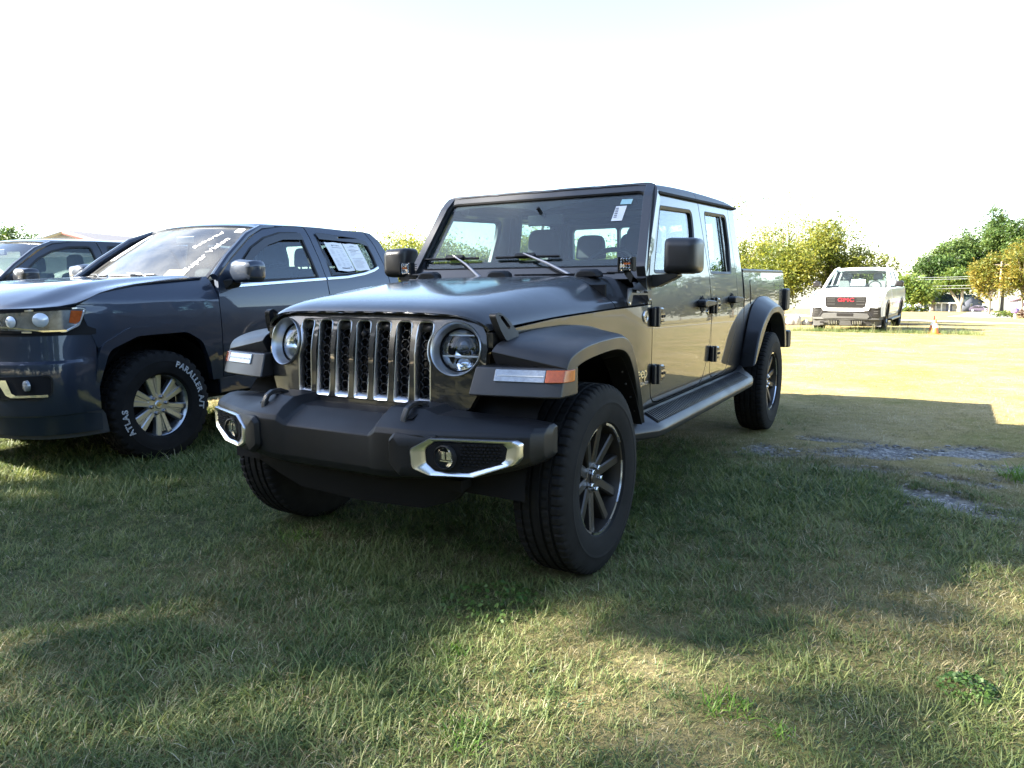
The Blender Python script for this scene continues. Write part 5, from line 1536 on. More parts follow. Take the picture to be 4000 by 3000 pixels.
    if pick:
        obj('antenna', tube([(-.55, 1.95, 1.76), (-.55, 2.12, 1.93), (-.55, 2.26, 2.06)], [.004, .003, .002], 6), PLASTIC, t)
        bw2 = lambda u, v, w: (u, interp(v, [.9, 1.29, 1.5, 1.66, 1.74], [2.83, 2.815, 2.775, 2.70, 2.63]) - w, v)
        bp = [(-.86, .9), (.86, .9), (.86, 1.27), (.80, 1.5), (.66, 1.74), (-.66, 1.74), (-.80, 1.5), (-.86, 1.27)]
        hw = rpoly([(-.62, 1.32), (.62, 1.32), (.56, 1.64), (-.56, 1.64)], .04)
        rw_ = obj('cab_rear_wall', plate(bp, [hw], .03, cv=[1.29, 1.4, 1.5, 1.6, 1.66], fn=bw2), paint, t)
        obj('rear_window_glass', plate(hw, (), .003, cv=[1.4, 1.5, 1.6], fn=lambda u, v, w: bw2(u, v, w + .01)), GLASS, rw_)
        obj('bed_box', join(box(0, 3.5, .66, 1.7, 1.4, .05), box(0, 4.19, .95, 1.72, .05, .58), box(0, 2.86, .9, 1.7, .03, .6)), DARK, t)
    else:
        obj('tail_wall', loft([[(-.88, 4.30, .6), (.88, 4.30, .6), (.88, 4.30, 1.28), (-.88, 4.30, 1.28)], [(-.70, 3.95, 1.28), (.70, 3.95, 1.28), (.62, 4.1, 1.74), (-.62, 4.1, 1.74)]], True, True), paint, t)
        obj('roof_antenna', loft([[(x, y, z) for x in (-.03, .03) for z in (0,)] and [(-.03, y, 1.79), (.03, y, 1.79), (.012, y, 1.79 + h), (-.012, y, 1.79 + h)] for y, h in ((2.70, .015), (2.78, .045), (2.92, .05), (2.95, .02))], True, True), DARK, t)
    # cabin
    obj('cabin_floor', join(box(0, 1.7, .60, 1.7, 2.3, .05), box(0, .5, .9, 1.5, .05, .5), box(0, 0.0, .8, 1.0, 1.2, .45), box(0, 2.0, .42, 1.5, 3.4, .12)), DARK, t)
    obj('dashboard', loft([[(x, y, z) for y, z in ((.50, 1.23), (.62, 1.275), (.85, 1.265), (.98, 1.20), (1.0, 1.0), (.5, 1.0))] for x in (-.80, -.3, .3, .80)], True, True), DASH, t)
    s2 = obj('steering_wheel', torus(.18, .016), PLASTIC, t)
    place(s2, (.38, 1.06, 1.23), rad(-24))
    seat2 = lambda x, y, w, b=False: seat(x, y, w, t, b)
    seat2(.40, 1.45, .52); seat2(-.40, 1.45, .52); seat2(0, 2.25, 1.30, True)
    obj('interior_mirror', box(0, 1.0, 1.62, .24, .03, .07), PLASTIC, t, bevel=.012)
    for x, y, r_ in ((.80, 0, 0), (-.80, 0, PI), (.80, 3.258 if pick else 3.0, 0), (-.80, 3.258 if pick else 3.0, PI)):
        w = wheel_silver(t, (x, y, .388), r_)
        if pick and x > 0 and y == 0:
            for s_, a_ in (('PARALLER A/T', rad(28)), ('ATLAS', rad(196))):
                obj('lettering', arc_text(s_, .288, a_, .058, .1305, None, 1.12), WHITE_LETTER, w, smooth=None)
    return t
pbr('smoked_visor', (.010, .011, .013), .12, 0, .6)
pbr('grey_reflector', (.14, .16, .19), .22, .6, 1.0, .03, noise=.5, nscale=14)
pbr('milky_lens', (.62, .66, .72), .18, .25, 1.0, .03)
pbr('dull_grey_lip', (.055, .06, .068), .6)
glass_mat('haze_glass', (.70, .80, .84), ior=1.75, dirt=.13)
truck2 = dark_vehicle('pickup_truck', 'slate blue pickup with silver wheels, white-lettered tyre and papers in its rear window', PAINT_BLUE, (-3.5635, .3553, 0), rad(2.0), 'pickup')
suv = dark_vehicle('parked_car', 'dark car at the far edge, mostly hidden behind the slate blue pickup', PAINT_NAVY, (-7.15, .55, 0), rad(1.0), 'suv')

# papers taped inside the slate pickup's rear side window
def paper(y0, y1, top, bot, shear, nm, label, dark):
    M = Matrix.Translation((-3.5635, .3553, 0)) @ Matrix.Rotation(rad(2.0), 4, 'Z')
    def P(u, v, w=0.0):
        z = lerp(bot, top, v) + .004 * math.sin(u * 7 + (1 if dark else 3)) * (1 - v) - .003 * math.sin(u * 9) * v
        y = lerp(y0, y1, u) + shear * (1 - v)
        return tuple(M @ Vector((cx_side(z) + .010 + w, y, z)))
    o = obj(nm, grid(lambda u, v: P(u, v), [i / 6 for i in range(7)], [i / 8 for i in range(9)]), PAPER)
    tag(o, label, 'paper', 'papers taped in the rear window')
    r = random.Random(3 if dark else 4)
    ink, faint = [], []
    def bar(u0, u1, v0, v1, L_):
        L_.append(grid(lambda u, v: P(u, v, .002), [u0, (u0 + u1) / 2, u1], [v0, v1]))
    if dark:
        V, F = text_geo('Imagine', 1.0)
        wd = max(p[0] for p in V)
        obj('printed_heading', ([P(.42 + .36 * a / wd, .885 + .05 * b, .002) for a, b, c_ in V], F), PRINT, o, smooth=None)
        for u0, u1, v0, v1 in ((.33, .36, .88, .93), (.36, .40, .87, .90)): bar(u0, u1, v0, v1, ink)
        bar(.28, .86, .815, .826, ink)
        bar(.30, .76, .095, .125, ink)
        bar(.82, .89, .10, .17, faint)
        for k in range(19):
            for c0, c1 in ((.12, .34), (.44, .60), (.70, .88)):
                if r.random() < .8: bar(c0, c0 + (c1 - c0) * r.uniform(.5, 1), .18 + k * .031, .187 + k * .031, faint)
    else:
        for v, a, b, L_ in ((.90, .38, .66, ink), (.865, .18, .86, faint), (.80, .22, .50, faint), (.755, .18, .84, ink), (.69, .24, .62, ink), (.635, .2, .86, faint), (.60, .2, .5, faint), (.57, .16, .40, faint), (.45, .14, .86, ink)): bar(a, b, v, v + (.016 if L_ is ink and v != .45 else .008), L_)
        for k in range(11): bar(.14, r.uniform(.6, .9), .10 + k * .030, .107 + k * .030, faint)
    obj('printed_text', join(*ink), PRINT, o, smooth=None)
    obj('printed_text', join(*faint), PRINT_GREY, o, smooth=None)
paper(1.865, 2.10, 1.615, 1.352, .075, 'paper_sheet', 'white printed sheet with dark heading logo, nearer the front door of the slate pickup', True)
paper(2.112, 2.33, 1.612, 1.360, .075, 'paper_sheet', 'white notice of text lines without logo, nearer the tail of the slate pickup', False)
# ------------------------------------------------------------------ white pickup out on the field
def white_truck():
    W = thing('pickup_truck', 'white electric-style pickup with black front and red badge, alone on the sunlit field', 'pickup truck', (-0.42, 21.9, terr0(21.9) - 0.02), rad(-2.8))
    BLK = pbr('gloss_black_trim', (.012, .011, .012), .35, 0, .15)
    GREY = pbr('dark_grey_cladding', (.062, .060, .056), .55)
    def sx(z):
        return interp(z, [.3, .6, .9, 1.15, 1.30, 1.36, 1.6, 1.93, 2.0], [.93, .99, 1.02, 1.015, .985, .955, .885, .775, .70])
    sf = lambda u, v, w: (sx(v) - w, u, v)
    cz = [.4 + .08 * i for i in range(21)]
    # sides
    low = [(-.70, .62), (-.72, 1.16), (.75, 1.32), (3.2, 1.34), (4.62, 1.30), (4.62, .62)]
    def arch_pts(c):
        return [(c + .52 * math.cos(a), .42 + .52 * math.sin(a)) for a in np.linspace(.35, PI - .35, 12)]
    low = [(-.74, .60), (-.76, 1.14), (-.30, 1.24), (.75, 1.33), (3.3, 1.35), (4.66, 1.33), (4.66, .60)] + arch_pts(3.64) + [(3.10, .46), (.52, .46)] + arch_pts(0)
    cab = [(.80, 1.33), (1.02, 1.50), (1.52, 1.86), (1.75, 1.93), (3.05, 1.92), (3.35, 1.70), (3.62, 1.35)]
    w1 = rpoly([(1.12, 1.39), (1.93, 1.39), (1.93, 1.83), (1.62, 1.83)], .03, 3)
    w2 = rpoly([(2.02, 1.39), (2.95, 1.39), (2.90, 1.83), (2.02, 1.83)], .03, 3)
    for mm in (lambda g: g, mir):
        s = obj('body_side', mm(plate(low, (), .05, cv=cz, fn=sf)), PAINT_WHITE, W, bevel=.01, smooth=30)
        obj('cab_side', mm(plate(cab, [w1, w2], .05, cv=cz, fn=sf)), PAINT_WHITE, W, bevel=.01)
        for h in (w1, w2):
            obj('window_glass', mm(plate(h, (), .004, cv=cz, fn=lambda u, v, w: (sx(v) - .02 - w, u, v))), GLASS_SIDE, s)
        for c in (0, 3.64):
            ro = [(c + .56 * math.cos(a), .42 + .56 * math.sin(a)) for a in np.linspace(-.15, PI + .15, 18)] + [(c + .48 * math.cos(a), .42 + .48 * math.sin(a)) for a in np.linspace(PI + .15, -.15, 18)]
            obj('arch_trim', mm(plate(ro, (), .06, fn=lambda u, v, w: (sx(v) + .015 - w, u, v))), BLK, s)
            obj('wheel_liner', mm(mapped(lathe([(.5, .50), (.97, .52), (.5, .52), (.5, .1)], 20, 'x', -.3, PI + .3), lambda a, b, c_, c=c: (a, b + c, c_ + .42))), DARK, W)
        for a, b in ((.80, 1.98), (1.99, 3.0)):
            obj('door', mm(plate(rpoly([(a, .56), (b, .56), (b, 1.315), (a, 1.30)], .05), (), .03, cv=cz, fn=lambda u, v, w: (sx(v) + .006 - w, u, v))), PAINT_WHITE, W, bevel=.008)
        obj('rocker', mm(box(.93, 1.82, .44, .10, 2.5, .14)), BLK, W, bevel=.02)
        obj('side_step', mm(box(1.0, 1.85, .36, .14, 2.3, .06)), BLK, W, bevel=.02)
        obj('pillar', mm(tube([(.93, .70, 1.31), (.86, 1.15, 1.60), (.765, 1.62, 1.885), (.72, 1.95, 1.945)], .045, 8)), PAINT_WHITE, W)
        mp = rpoly([(1.06, 1.36), (1.29, 1.35), (1.31, 1.50), (1.24, 1.545), (1.08, 1.52)], .03, 3)
        m_ = obj('mirror', mm(loft([[(1.18 + (x - 1.18) * k, y, 1.45 + (z - 1.45) * k) for x, z in mp] for y, k in ((.86, .7), (.89, 1), (1.0, 1), (1.02, .9))], True, True)), BLK, W, bevel=.01)
        obj('mirror_foot', mm(box(1.02, .95, 1.37, .16, .06, .05)), BLK, m_)
        # front corner: tall white pillar, black side pocket, light signature
        obj('corner_post', mm(loft([[(x, y, z) for x, y in ((.865, -.90), (1.0, -.80), (1.025, -.60), (.90, -.60))] for z in (.50, .80, 1.12)], True, True)), PAINT_WHITE, W, bevel=.03)
        hl = [(.66, .77), (.60, 1.09), (.965, 1.10), (.955, .90), (.93, .80), (.86, .755)]
        h_ = obj('headlight', mm(plate(hl, (), .06, cu=[.7, .8, .9], fn=lambda u, v, w: (u, -.985 + .9 * max(0, u - .70) ** 2 - .02 + w, v))), pbr('white_lamp_lens', (.72, .74, .78), .15, .2, 1.0) if 'white_lamp_lens' not in MATS else MATS['white_lamp_lens'], W, bevel=.01)
        obj('lamp_signature', mm(join(*[box(.845 + .012 * k, -.985 + .9 * (.145 + .012 * k) ** 2 - .022, .80 + .055 * k, .07, .01, .03) for k in range(4)], box(.80, -.985, 1.075, .26, .012, .016))), MATS['grey_reflector'], h_)
        sp = [(.70, .50), (.62, .72), (.66, .755), (.88, .74), (.93, .79), (.945, .50)]
        obj('bumper_corner', mm(plate(sp, (), .08, cu=[.75, .85, .9], fn=lambda u, v, w: (u, -.965 + .9 * max(0, u - .70) ** 2 + w, v))), BLK, W, bevel=.01)
        obj('corner_slot', mm(join(box(.815, -.962, .66, .11, .012, .014), box(.815, -.962, .60, .11, .012, .014))), GREY, W)
        obj('light_blade', mm(box(.985, -.80, .66, .012, .05, .26)), MATS['white_lamp_lens'], W, bevel=.006)
    # face
    up = [(-.60, 1.10), (.60, 1.10), (.655, .77), (.62, .69), (.45, .665), (-.45, .665), (-.62, .69), (-.655, .77)]
    obj('front_frame', plate(rpoly(up, .02, 2), [rpoly([(-.57, 1.085), (.57, 1.085), (.54, .80), (.47, .755), (-.47, .755), (-.54, .80)], .03, 2)], .08, fn=lambda u, v, w: (u, -1.0 + w, v)), PAINT_WHITE, W, bevel=.012)
    gp = obj('grille_panel', plate(rpoly([(-.575, 1.09), (.575, 1.09), (.545, .795), (.47, .75), (-.47, .75), (-.545, .795)], .03, 2), (), .05, fn=lambda u, v, w: (u, -.985 + w, v)), BLK, W)
    for s in (1, -1):
        for z in (1.02, .955, .87):
            obj('grille_slat', box(s * .40, -.989, z, .22, .008, .014), GREY, gp)
    tx = text_geo('GMC', .135, .006, 1.05)
    wd = max(p[0] for p in tx[0])
    obj('lettering', mapped(tx, lambda a, b, c_: (-.225 + a / wd * .45, -.991 - c_, .945 + b * 1.1)), pbr('red_badge', (.62, .03, .05), .3), gp, smooth=None)
    lw = [(-.68, .665), (.68, .665), (.92, .50), (.92, .42), (-.92, .42), (-.92, .50)]
    obj('front_bumper', loft([[(-.98, -.72, .42), (-.90, -.90, .42), (-.6, -.99, .42), (0, -1.02, .42), (.6, -.99, .42), (.90, -.90, .42), (.98, -.72, .42)], [(-.985, -.72, .52), (-.90, -.90, .52), (-.6, -.985, .52), (0, -1.0, .52), (.6, -.985, .52), (.90, -.90, .52), (.985, -.72, .52)]], False, False), GREY, W)
    obj('bumper_center', plate([(-.64, .68), (.64, .68), (.74, .50), (-.74, .50)], (), .08, fn=lambda u, v, w: (u, -.975 + w, v)), BLK, W, bevel=.01)
    obj('skid_plate', loft([[(x, -1.03 + (.03 if abs(x) > .5 else 0), z1), (x, -1.035 + (.03 if abs(x) > .5 else 0), z0), (x, -.93, z0), (x, -.93, z1)] for x, z0, z1 in ((-.66, .50, .52), (-.60, .44, .60), (-.28, .45, .615), (.28, .45, .615), (.60, .44, .60), (.66, .50, .52))], True, True), GREY, W, bevel=.01)
    obj('plate_recess', box(0, -1.037, .565, .44, .012, .085), BLK, W)
    obj('lower_valance', loft([[(x, y, z) for y, z in ((-1.0 + .25 * abs(x) ** 3, .43), (-.96 + .25 * abs(x) ** 3, .24), (-.80, .22), (-.70, .43))] for x in (-.95, -.7, -.4, 0, .4, .7, .95)], True, True), GREY, W, bevel=.01)
    for s in (1, -1):
        vp = obj('lower_vent', plate(rpoly([(s * .16, .40), (s * .44, .40), (s * .50, .27), (s * .18, .27)] if s > 0 else [(-.50, .27), (-.44, .40), (-.16, .40), (-.18, .27)][::-1], .01), (), .02, fn=lambda u, v, w: (u, interp(v, [.24, .43], [-.972, -1.012]) + w, v)), DARK, W)
        obj('vent_slat', join(*[box(s * (.22 + .045 * k), -1.0, .335, .014, .014, .10) for k in range(6)]), SILVER, vp)
        obj('tow_hook', box(s * .62, -.985, .33, .12, .04, .05), BLK, W)
    # hood, windshield, roof
    def hp(y, s):
        a = abs(s)
        return (s * interp(y, [-1.0, -.7, .9], [.93, .97, .97]), y + .10 * a ** 4 * max(0, -y), interp(y, [-1.0, -.97, -.9, -.5, .3, .95], [1.10, 1.125, 1.15, 1.215, 1.30, 1.345]) - (.035 + .05 * max(0, -y)) * a ** 4)
    ss = [-1, -.97, -.9, -.8, -.6, -.3, 0, .3, .6, .8, .9, .97, 1]
    obj('hood', slab(hp, [-1.0, -.985, -.96, -.9, -.75, -.5, -.1, .3, .7, .95], ss, .02), PAINT_WHITE, W, smooth=50)
    def wsf(u, v):
        return (u * lerp(.90, .735, v), lerp(.80 + .12 * u * u, 1.62 + .10 * u * u, v), lerp(1.335, 1.90 - .02 * u * u, v) + .02 * math.sin(PI * v))
    wg = obj('windshield_glass', grid(wsf, [-1, -.75, -.5, -.25, 0, .25, .5, .75, 1], [0, .25, .5, .75, 1]), GLASS, W)
    obj('wiper', tube([wsf(-.3, .0), tuple(Vector(wsf(.1, .04)) + Vector((0, -.02, .01))), tuple(Vector(wsf(.5, .05)) + Vector((0, -.02, .01)))], .010, 6), BLK, wg)
    def rp(y, s):
        a = abs(s)
        return (s * .755, y + .10 * a * a * (1 if y < 1.7 else 0), interp(y, [1.60, 1.66, 1.8, 2.3, 3.0, 3.15], [1.895, 1.93, 1.965, 1.985, 1.96, 1.90]) - .045 * a ** 3)
    obj('roof', slab(rp, [1.60, 1.63, 1.68, 1.8, 2.0, 2.4, 2.8, 3.0, 3.15], ss, .03), PAINT_WHITE, W, smooth=50)
    hole = [(-.6, 1.42), (.6, 1.42), (.56, 1.78), (-.56, 1.78)]
    rw = obj('cab_rear_wall', plate([(-.95, 1.30), (.95, 1.30), (.74, 1.92), (-.74, 1.92)], [hole], .03, fn=lambda u, v, w: (u, interp(v, [1.3, 1.92], [3.62, 3.12]) - w, v)), PAINT_WHITE, W)
    obj('rear_window_glass', plate(hole, (), .003, fn=lambda u, v, w: (u, interp(v, [1.3, 1.92], [3.62, 3.12]) - w - .01, v)), GLASS, rw)
    obj('tailgate', box(0, 4.66, .95, 1.9, .06, .72), PAINT_WHITE, W, bevel=.02)
    obj('bed_floor', join(box(0, 4.1, .72, 1.8, 1.1, .05), box(0, 3.6, 1.0, 1.9, .04, .66), box(0, 1.8, .42, 1.6, 5.0, .16), box(0, 0, .8, 1.5, 1.5, .4)), DARK, W)
    obj('dashboard', loft([[(x, y, z) for y, z in ((.85, 1.28), (.95, 1.35), (1.2, 1.33), (1.3, 1.2), (.85, 1.1))] for x in (-.85, 0, .85)], True, True), DASH, W)
    tan = pbr('grey_seat_leather', (.16, .16, .15), .6)
    for x in (-.45, .45):
        obj('seat', join(loft([[(x - .26, y, z), (x + .26, y, z), (x + .24, y + .12, z), (x - .24, y + .12, z)] for y, z in ((1.75, .9), (1.85, 1.25), (1.95, 1.55))], True, True), loft([[(x + a * .14, 1.98 + d, 1.67 + b * .11) for a, b in ((-1, -.9), (1, -.9), (1, .6), (.6, 1), (-.6, 1), (-1, .6))] for d in (0, .09)], True, True)), tan, W, bevel=.03)
    place(obj('steering_wheel', torus(.18, .016, 24, 6), PLASTIC, W), (.45, 1.38, 1.36), rad(-22))
    obj('cabin_floor', box(0, 2.3, .75, 1.8, 2.6, .05), DARK, W)
    for x, y, r_ in ((.87, 0, 0), (-.87, 0, PI), (.87, 3.64, 0), (-.87, 3.64, PI)):
        w = wheel_dark(W, (x, y, .42), r_, spin=.3)
        w.scale = (1.05, 1.04, 1.04)
    return W
white = white_truck()
_M = Matrix.Translation((-0.42, 21.9, terr0(21.9) - .02)) @ Matrix.Rotation(rad(-2.8), 4, 'Z')
pp_ = [(-.22, 1.13, 1.385), (.20, 1.13, 1.385), (.19, 1.23, 1.58), (.02, 1.24, 1.60), (-.04, 1.24, 1.585), (-.21, 1.23, 1.585)]
tag(obj('paper_sheet', ([tuple(_M @ Vector(p)) for p in pp_] + [tuple(_M @ (Vector(p) + Vector((0, .004, 0)))) for p in pp_], [tuple(range(6)), tuple(range(11, 5, -1))] + [(i, (i + 1) % 6, 6 + (i + 1) % 6, 6 + i) for i in range(6)]), PAPER), 'white paper standing on the dashboard inside the white pickup', 'paper')
# ------------------------------------------------------------------ things further off
BARK = pbr('grey_brown_bark', (.16, .13, .10), .9, noise=.4, nscale=6)
BARK_PALE = pbr('pale_bark', (.30, .25, .19), .9, noise=.35, nscale=6)
LEAF_HEDGE = leaf_mat('yellow_green_leaf', (.085, .115, .024), (.170, .190, .036), (.25, .245, .055), .5, .5)
LEAF_DEEP = leaf_mat('deep_green_leaf', (.032, .066, .018), (.062, .110, .028), (.115, .160, .042), .34, .12)
LEAF_LIGHT = leaf_mat('light_green_leaf', (.065, .110, .022), (.105, .155, .032), (.17, .20, .045), .40, .15)
LEAF_GOLD = leaf_mat('golden_leaf', (.095, .115, .022), (.175, .155, .030), (.26, .200, .038), .42, .2)
LEAF_OLIVE = leaf_mat('olive_leaf', (.026, .034, .012), (.045, .052, .016), (.075, .075, .026), .25, .4)
LEAF_RED = leaf_mat('dark_red_leaf', (.030, .010, .008), (.070, .028, .014), (.12, .06, .02), .3, .8)

def crown_geo(blobs, n, size, seed, clump=.5, per=28, droop=0.0, shell=.55):
    """Leaf-sized faces gathered in clumps through the volume of several lobes."""
    r = np.random.default_rng(seed)
    vol = np.array([b[3] * b[4] * b[5] for b in blobs]) ** .67
    vol = vol / vol.sum()
    nc = max(4, n // per)
    bi = r.choice(len(blobs), nc, p=vol)
    d = r.normal(size=(nc, 3)); d /= np.linalg.norm(d, axis=1)[:, None]
    rr = np.where(r.random(nc) < .75, r.uniform(shell, 1.06, nc), r.uniform(.1, shell, nc))
    B = np.array(blobs)[bi]
    cc = B[:, :3] + d * B[:, 3:6] * rr[:, None]
    cs = clump * r.uniform(.55, 1.3, nc)
    ci = r.integers(0, nc, n)
    off = r.normal(size=(n, 3)) * cs[ci][:, None] * np.array([.55, .55, .42])
    if droop:
        off[:, 2] -= droop * r.random(n) ** 2
    P = cc[ci] + off
    nrm = r.normal(size=(n, 3)); nrm[:, 2] = np.abs(nrm[:, 2]) + .35
    nrm /= np.linalg.norm(nrm, axis=1)[:, None]
    a = np.cross(nrm, r.normal(size=(n, 3))); a /= np.linalg.norm(a, axis=1)[:, None]
    b = np.cross(nrm, a)
    s = size * r.uniform(.55, 1.25, n)[:, None]
    bend = nrm * s * r.uniform(-.25, .25, n)[:, None]
    V = np.stack([P - a * s, P + b * s * .42 + bend, P + a * s, P - b * s * .42 + bend], 1).reshape(-1, 3)
    F = np.arange(4 * n).reshape(n, 4)
    return V, F

def np_obj(name, V, F, mat, parent=None):
    me = bpy.data.meshes.new(name)
    me.vertices.add(len(V)); me.vertices.foreach_set('co', V.astype(np.float32).ravel())
    me.loops.add(F.size); me.loops.foreach_set('vertex_index', F.astype(np.int32).ravel())
    me.polygons.add(len(F)); me.polygons.foreach_set('loop_start', np.arange(0, F.size, F.shape[1], dtype=np.int32))
    me.update(calc_edges=True)
    me.materials.append(mat)
    o = bpy.data.objects.new(name, me)
    return link(o, parent)

def tree(name, label, cat, loc, blobs, n, size, leaf, seed, trunk_r=.15, bark=None, clump=.5, per=28, group=None, stems=1, lean=0.0, droop=0.0, shell=.55, limbs=9):
    t = thing(name, label, cat, loc, 0, group)
    r = random.Random(seed)
    z0 = min(b[2] for b in blobs); top = max(b[2] + b[5] * .5 for b in blobs)
    g = []
    for s in range(stems):
        a = 2 * PI * s / max(1, stems) + r.uniform(0, 1)
        bx, by = (math.cos(a) * trunk_r * 1.5 * (stems > 1), math.sin(a) * trunk_r * 1.5 * (stems > 1))
        b = blobs[s % len(blobs)]
        tip = Vector((b[0] * .8, b[1] * .8, b[2] + b[5] * .3))
        p0 = Vector((bx, by, -.15)); p1 = Vector((bx * 1.5 + lean * .3, by * 1.5, z0 * .45)); p2 = p1.lerp(tip, .5) + Vector((r.uniform(-.1, .1), r.uniform(-.1, .1), 0))
        g.append(tube([p0, p0.lerp(p1, .3), p1, p2, tip], [trunk_r * 1.25, trunk_r, trunk_r * .85, trunk_r * .55, trunk_r * .15], 8))
        for k in range(limbs // stems):
            bb = blobs[r.randrange(len(blobs))]
            st = p1.lerp(p2, r.random())
            e = Vector((bb[0] + r.uniform(-.7, .7) * bb[3], bb[1] + r.uniform(-.7, .7) * bb[4], bb[2] + r.uniform(-.3, .8) * bb[5]))
            m = st.lerp(e, .5) + Vector((0, 0, .12 * (e - st).length))
            g.append(tube([st, m, e], [trunk_r * .45, trunk_r * .26, trunk_r * .06], 5))
    obj('trunk', join(*g), bark or BARK, t)
    V, F = crown_geo(blobs, n, size, seed, clump, per, droop, shell)
    np_obj('crown', V, F, leaf, t)
    return t

def lobes(w, d, h0, h1, k, seed, top_bias=0.0):
    r = random.Random(seed)
    out = [(0, 0, (h0 + h1) / 2, w * .72, d * .72, (h1 - h0) * .48)]
    for i in range(k):
        a = 2 * PI * i / k + r.uniform(-.4, .4)
        q = r.uniform(.35, .8)
        s = r.uniform(.30, .52)
        z = lerp(h0, h1, r.uniform(.22, .86) + top_bias)
        out.append((math.cos(a) * w * q, math.sin(a) * d * q, z, w * s, d * s, (h1 - h0) * s * .55))
    return out

# the belt of leafy shrubs behind the pickups
BELT = [(-19.4, 22.8, 3.9, 1.9, 'wispy yellow-green shrub seen just right of the slate pickup, the leftmost of the belt', .6),
        (-16.9, 22.0, 3.1, 1.8, 'low yellow-green shrub seen against the near pickup\'s left mirror', 1.0),
        (-16.7, 25.6, 3.6, 2.0, 'yellow-green shrub seen through the left part of the near pickup\'s windshield', 1.0),
        (-14.1, 27.1, 4.0, 2.0, 'taller yellow-green shrub seen through the near pickup\'s side window', 1.0),
        (-11.2, 27.7, 3.9, 2.1, 'yellow-green shrub behind the middle of the near pickup\'s cab', 1.0),
        (-8.7, 29.1, 3.9, 2.0, 'yellow-green shrub hidden behind the driver\'s side of the near cab', 1.0),
        (-6.0, 29.6, 3.5, 1.6, 'green shrub just right of the near pickup\'s cab, above its bed', 1.0),
        (-4.0, 28.6, 3.15, 1.5, 'rounded dense green shrub above the near pickup\'s tail', 1.2),
        (-2.1, 30.9, 3.95, 2.1, 'tall yellow-gold shrub rising behind the white pickup\'s hood', 1.3),
        (-1.9, 32.6, 2.7, 1.0, 'green shrub showing beside the white pickup\'s windshield, the rightmost of the belt', 1.0)]
for i, (x, y, h, w, lab, den) in enumerate(BELT):
    tree('leafy_shrub', lab, 'shrub', (x, y, terr0(y)), lobes(w, w * .9, .5, h, 8, 100 + i), int(15000 * den), .070, LEAF_HEDGE, 200 + i, .07, BARK_PALE, .40, 34, 'yellow-green shrubs along the edge of the field', stems=4, shell=.5, limbs=12)
tree('sparse_tree', 'thin half-bare tree with open wispy crown above the shrubs left of the white pickup', 'tree', (-4.9, 34.8, terr0(34.8)), lobes(3.3, 2.6, 2.0, 6.2, 11, 61), 6500, .066, LEAF_HEDGE, 62, .10, BARK_PALE, .55, 10, stems=3, limbs=30, shell=.4)
tree('sparse_tree', 'thin half-bare sapling poking above the shrubs between the two dark pickups', 'tree', (-20.6, 27.0, terr0(27)), lobes(2.3, 2.0, 2.2, 4.7, 8, 63), 3000, .066, LEAF_HEDGE, 64, .08, BARK_PALE, .5, 10, stems=2, limbs=18, shell=.4)
# bed of mulch with pale boulders at their feet
mul = [(-24, 21.2), (-16, 21.0), (-9, 26.4), (-4.2, 26.6), (-.6, 29.0), (1.2, 33.0), (-.5, 36), (-8, 33), (-22, 26)]
o = obj('mulch_bed', plate(rpoly(mul, .8, 4), (), .05, cu=[-20, -16, -12, -8, -4, 0], cv=[22, 24, 26, 28, 30, 32, 34], fn=lambda u, v, w: (u, v, terr0(v) + .03 - w)), pbr('brown_mulch', (.16, .085, .045), .95, noise=.5, nscale=30), kind='structure')
def rock(loc, sx, sy, sz, seed, label):
    r = random.Random(seed)
    bm = bmesh.new()
    bmesh.ops.create_icosphere(bm, subdivisions=3, radius=1)
    for v in bm.verts:
        n = 1 + .22 * math.sin(v.co.x * 3 + seed) * math.cos(v.co.y * 2.6 + seed) + r.uniform(-.05, .05)
        v.co = Vector((v.co.x * sx * n, v.co.y * sy * n, v.co.z * sz * n))
    o = obj('boulder', bm, pbr('pale_boulder_%d' % seed, (.36, .34, .31), .9, noise=.3, nscale=4, bump=.6, bscale=8, bdist=.05), smooth=40)
    o.location = loc
    tag(o, label, 'boulder', 'pale boulders at the foot of the shrubs')
rock((-3.05, 27.6, terr0(27.6) + .16), .28, .24, .26, 3, 'pale grey boulder between the near pickup\'s tail and the white pickup, the larger one')
rock((-2.62, 27.8, terr0(27.8) + .08), .15, .14, .14, 4, 'small pale stone beside the larger boulder under the shrubs')

# tall woodland on the right, one tree after another
WOOD = [(-4.0, 167.7, 7.0, 3.4, LEAF_LIGHT, 'light green tree nearest the white pickup, lowest of the wood', 3800),
        (-1.0, 210.1, 13.5, 5.0, LEAF_DEEP, 'dark green tree rising left of the dark-roofed house', 4200),
        (3.5, 218.5, 18.5, 6.0, LEAF_DEEP, 'tall green tree straight behind the dark-roofed house', 5200),
        (9.0, 226.0, 21.5, 6.5, LEAF_DEEP, 'tall green tree over the right end of the house roof', 5600),
        (14.0, 222.0, 24.5, 6.8, LEAF_DEEP, 'very tall green tree third from the right edge', 6000),
        (19.5, 219.0, 27.0, 7.2, LEAF_DEEP, 'tallest green tree at the right edge of the picture', 6400)]
for i, (x, y, h, w, lf, lab, n) in enumerate(WOOD):
    tree('woodland_tree', lab, 'tree', (x, y, terr0(y)), lobes(w, w, h * .18, h, 12, 300 + i), int(n * 2.2), .40, lf, 310 + i, .4, BARK, 1.4, 30, 'tall trees behind the house', limbs=12)
far_trees = [(26, 214, 1.0), (35, 205, .92), (46, 196, 1.05), (58, 180, .95)]
wt = [o for o in scene.objects if o.name.startswith('woodland_tree')]
FT = ['tall green tree beyond the right edge, mirrored in the near pickup\'s doors, first of four', 'tall green tree beyond the right edge, mirrored in the doors, second of four', 'tall green tree beyond the right edge, mirrored in the doors, third of four', 'tall green tree beyond the right edge, mirrored in the doors, last of four']
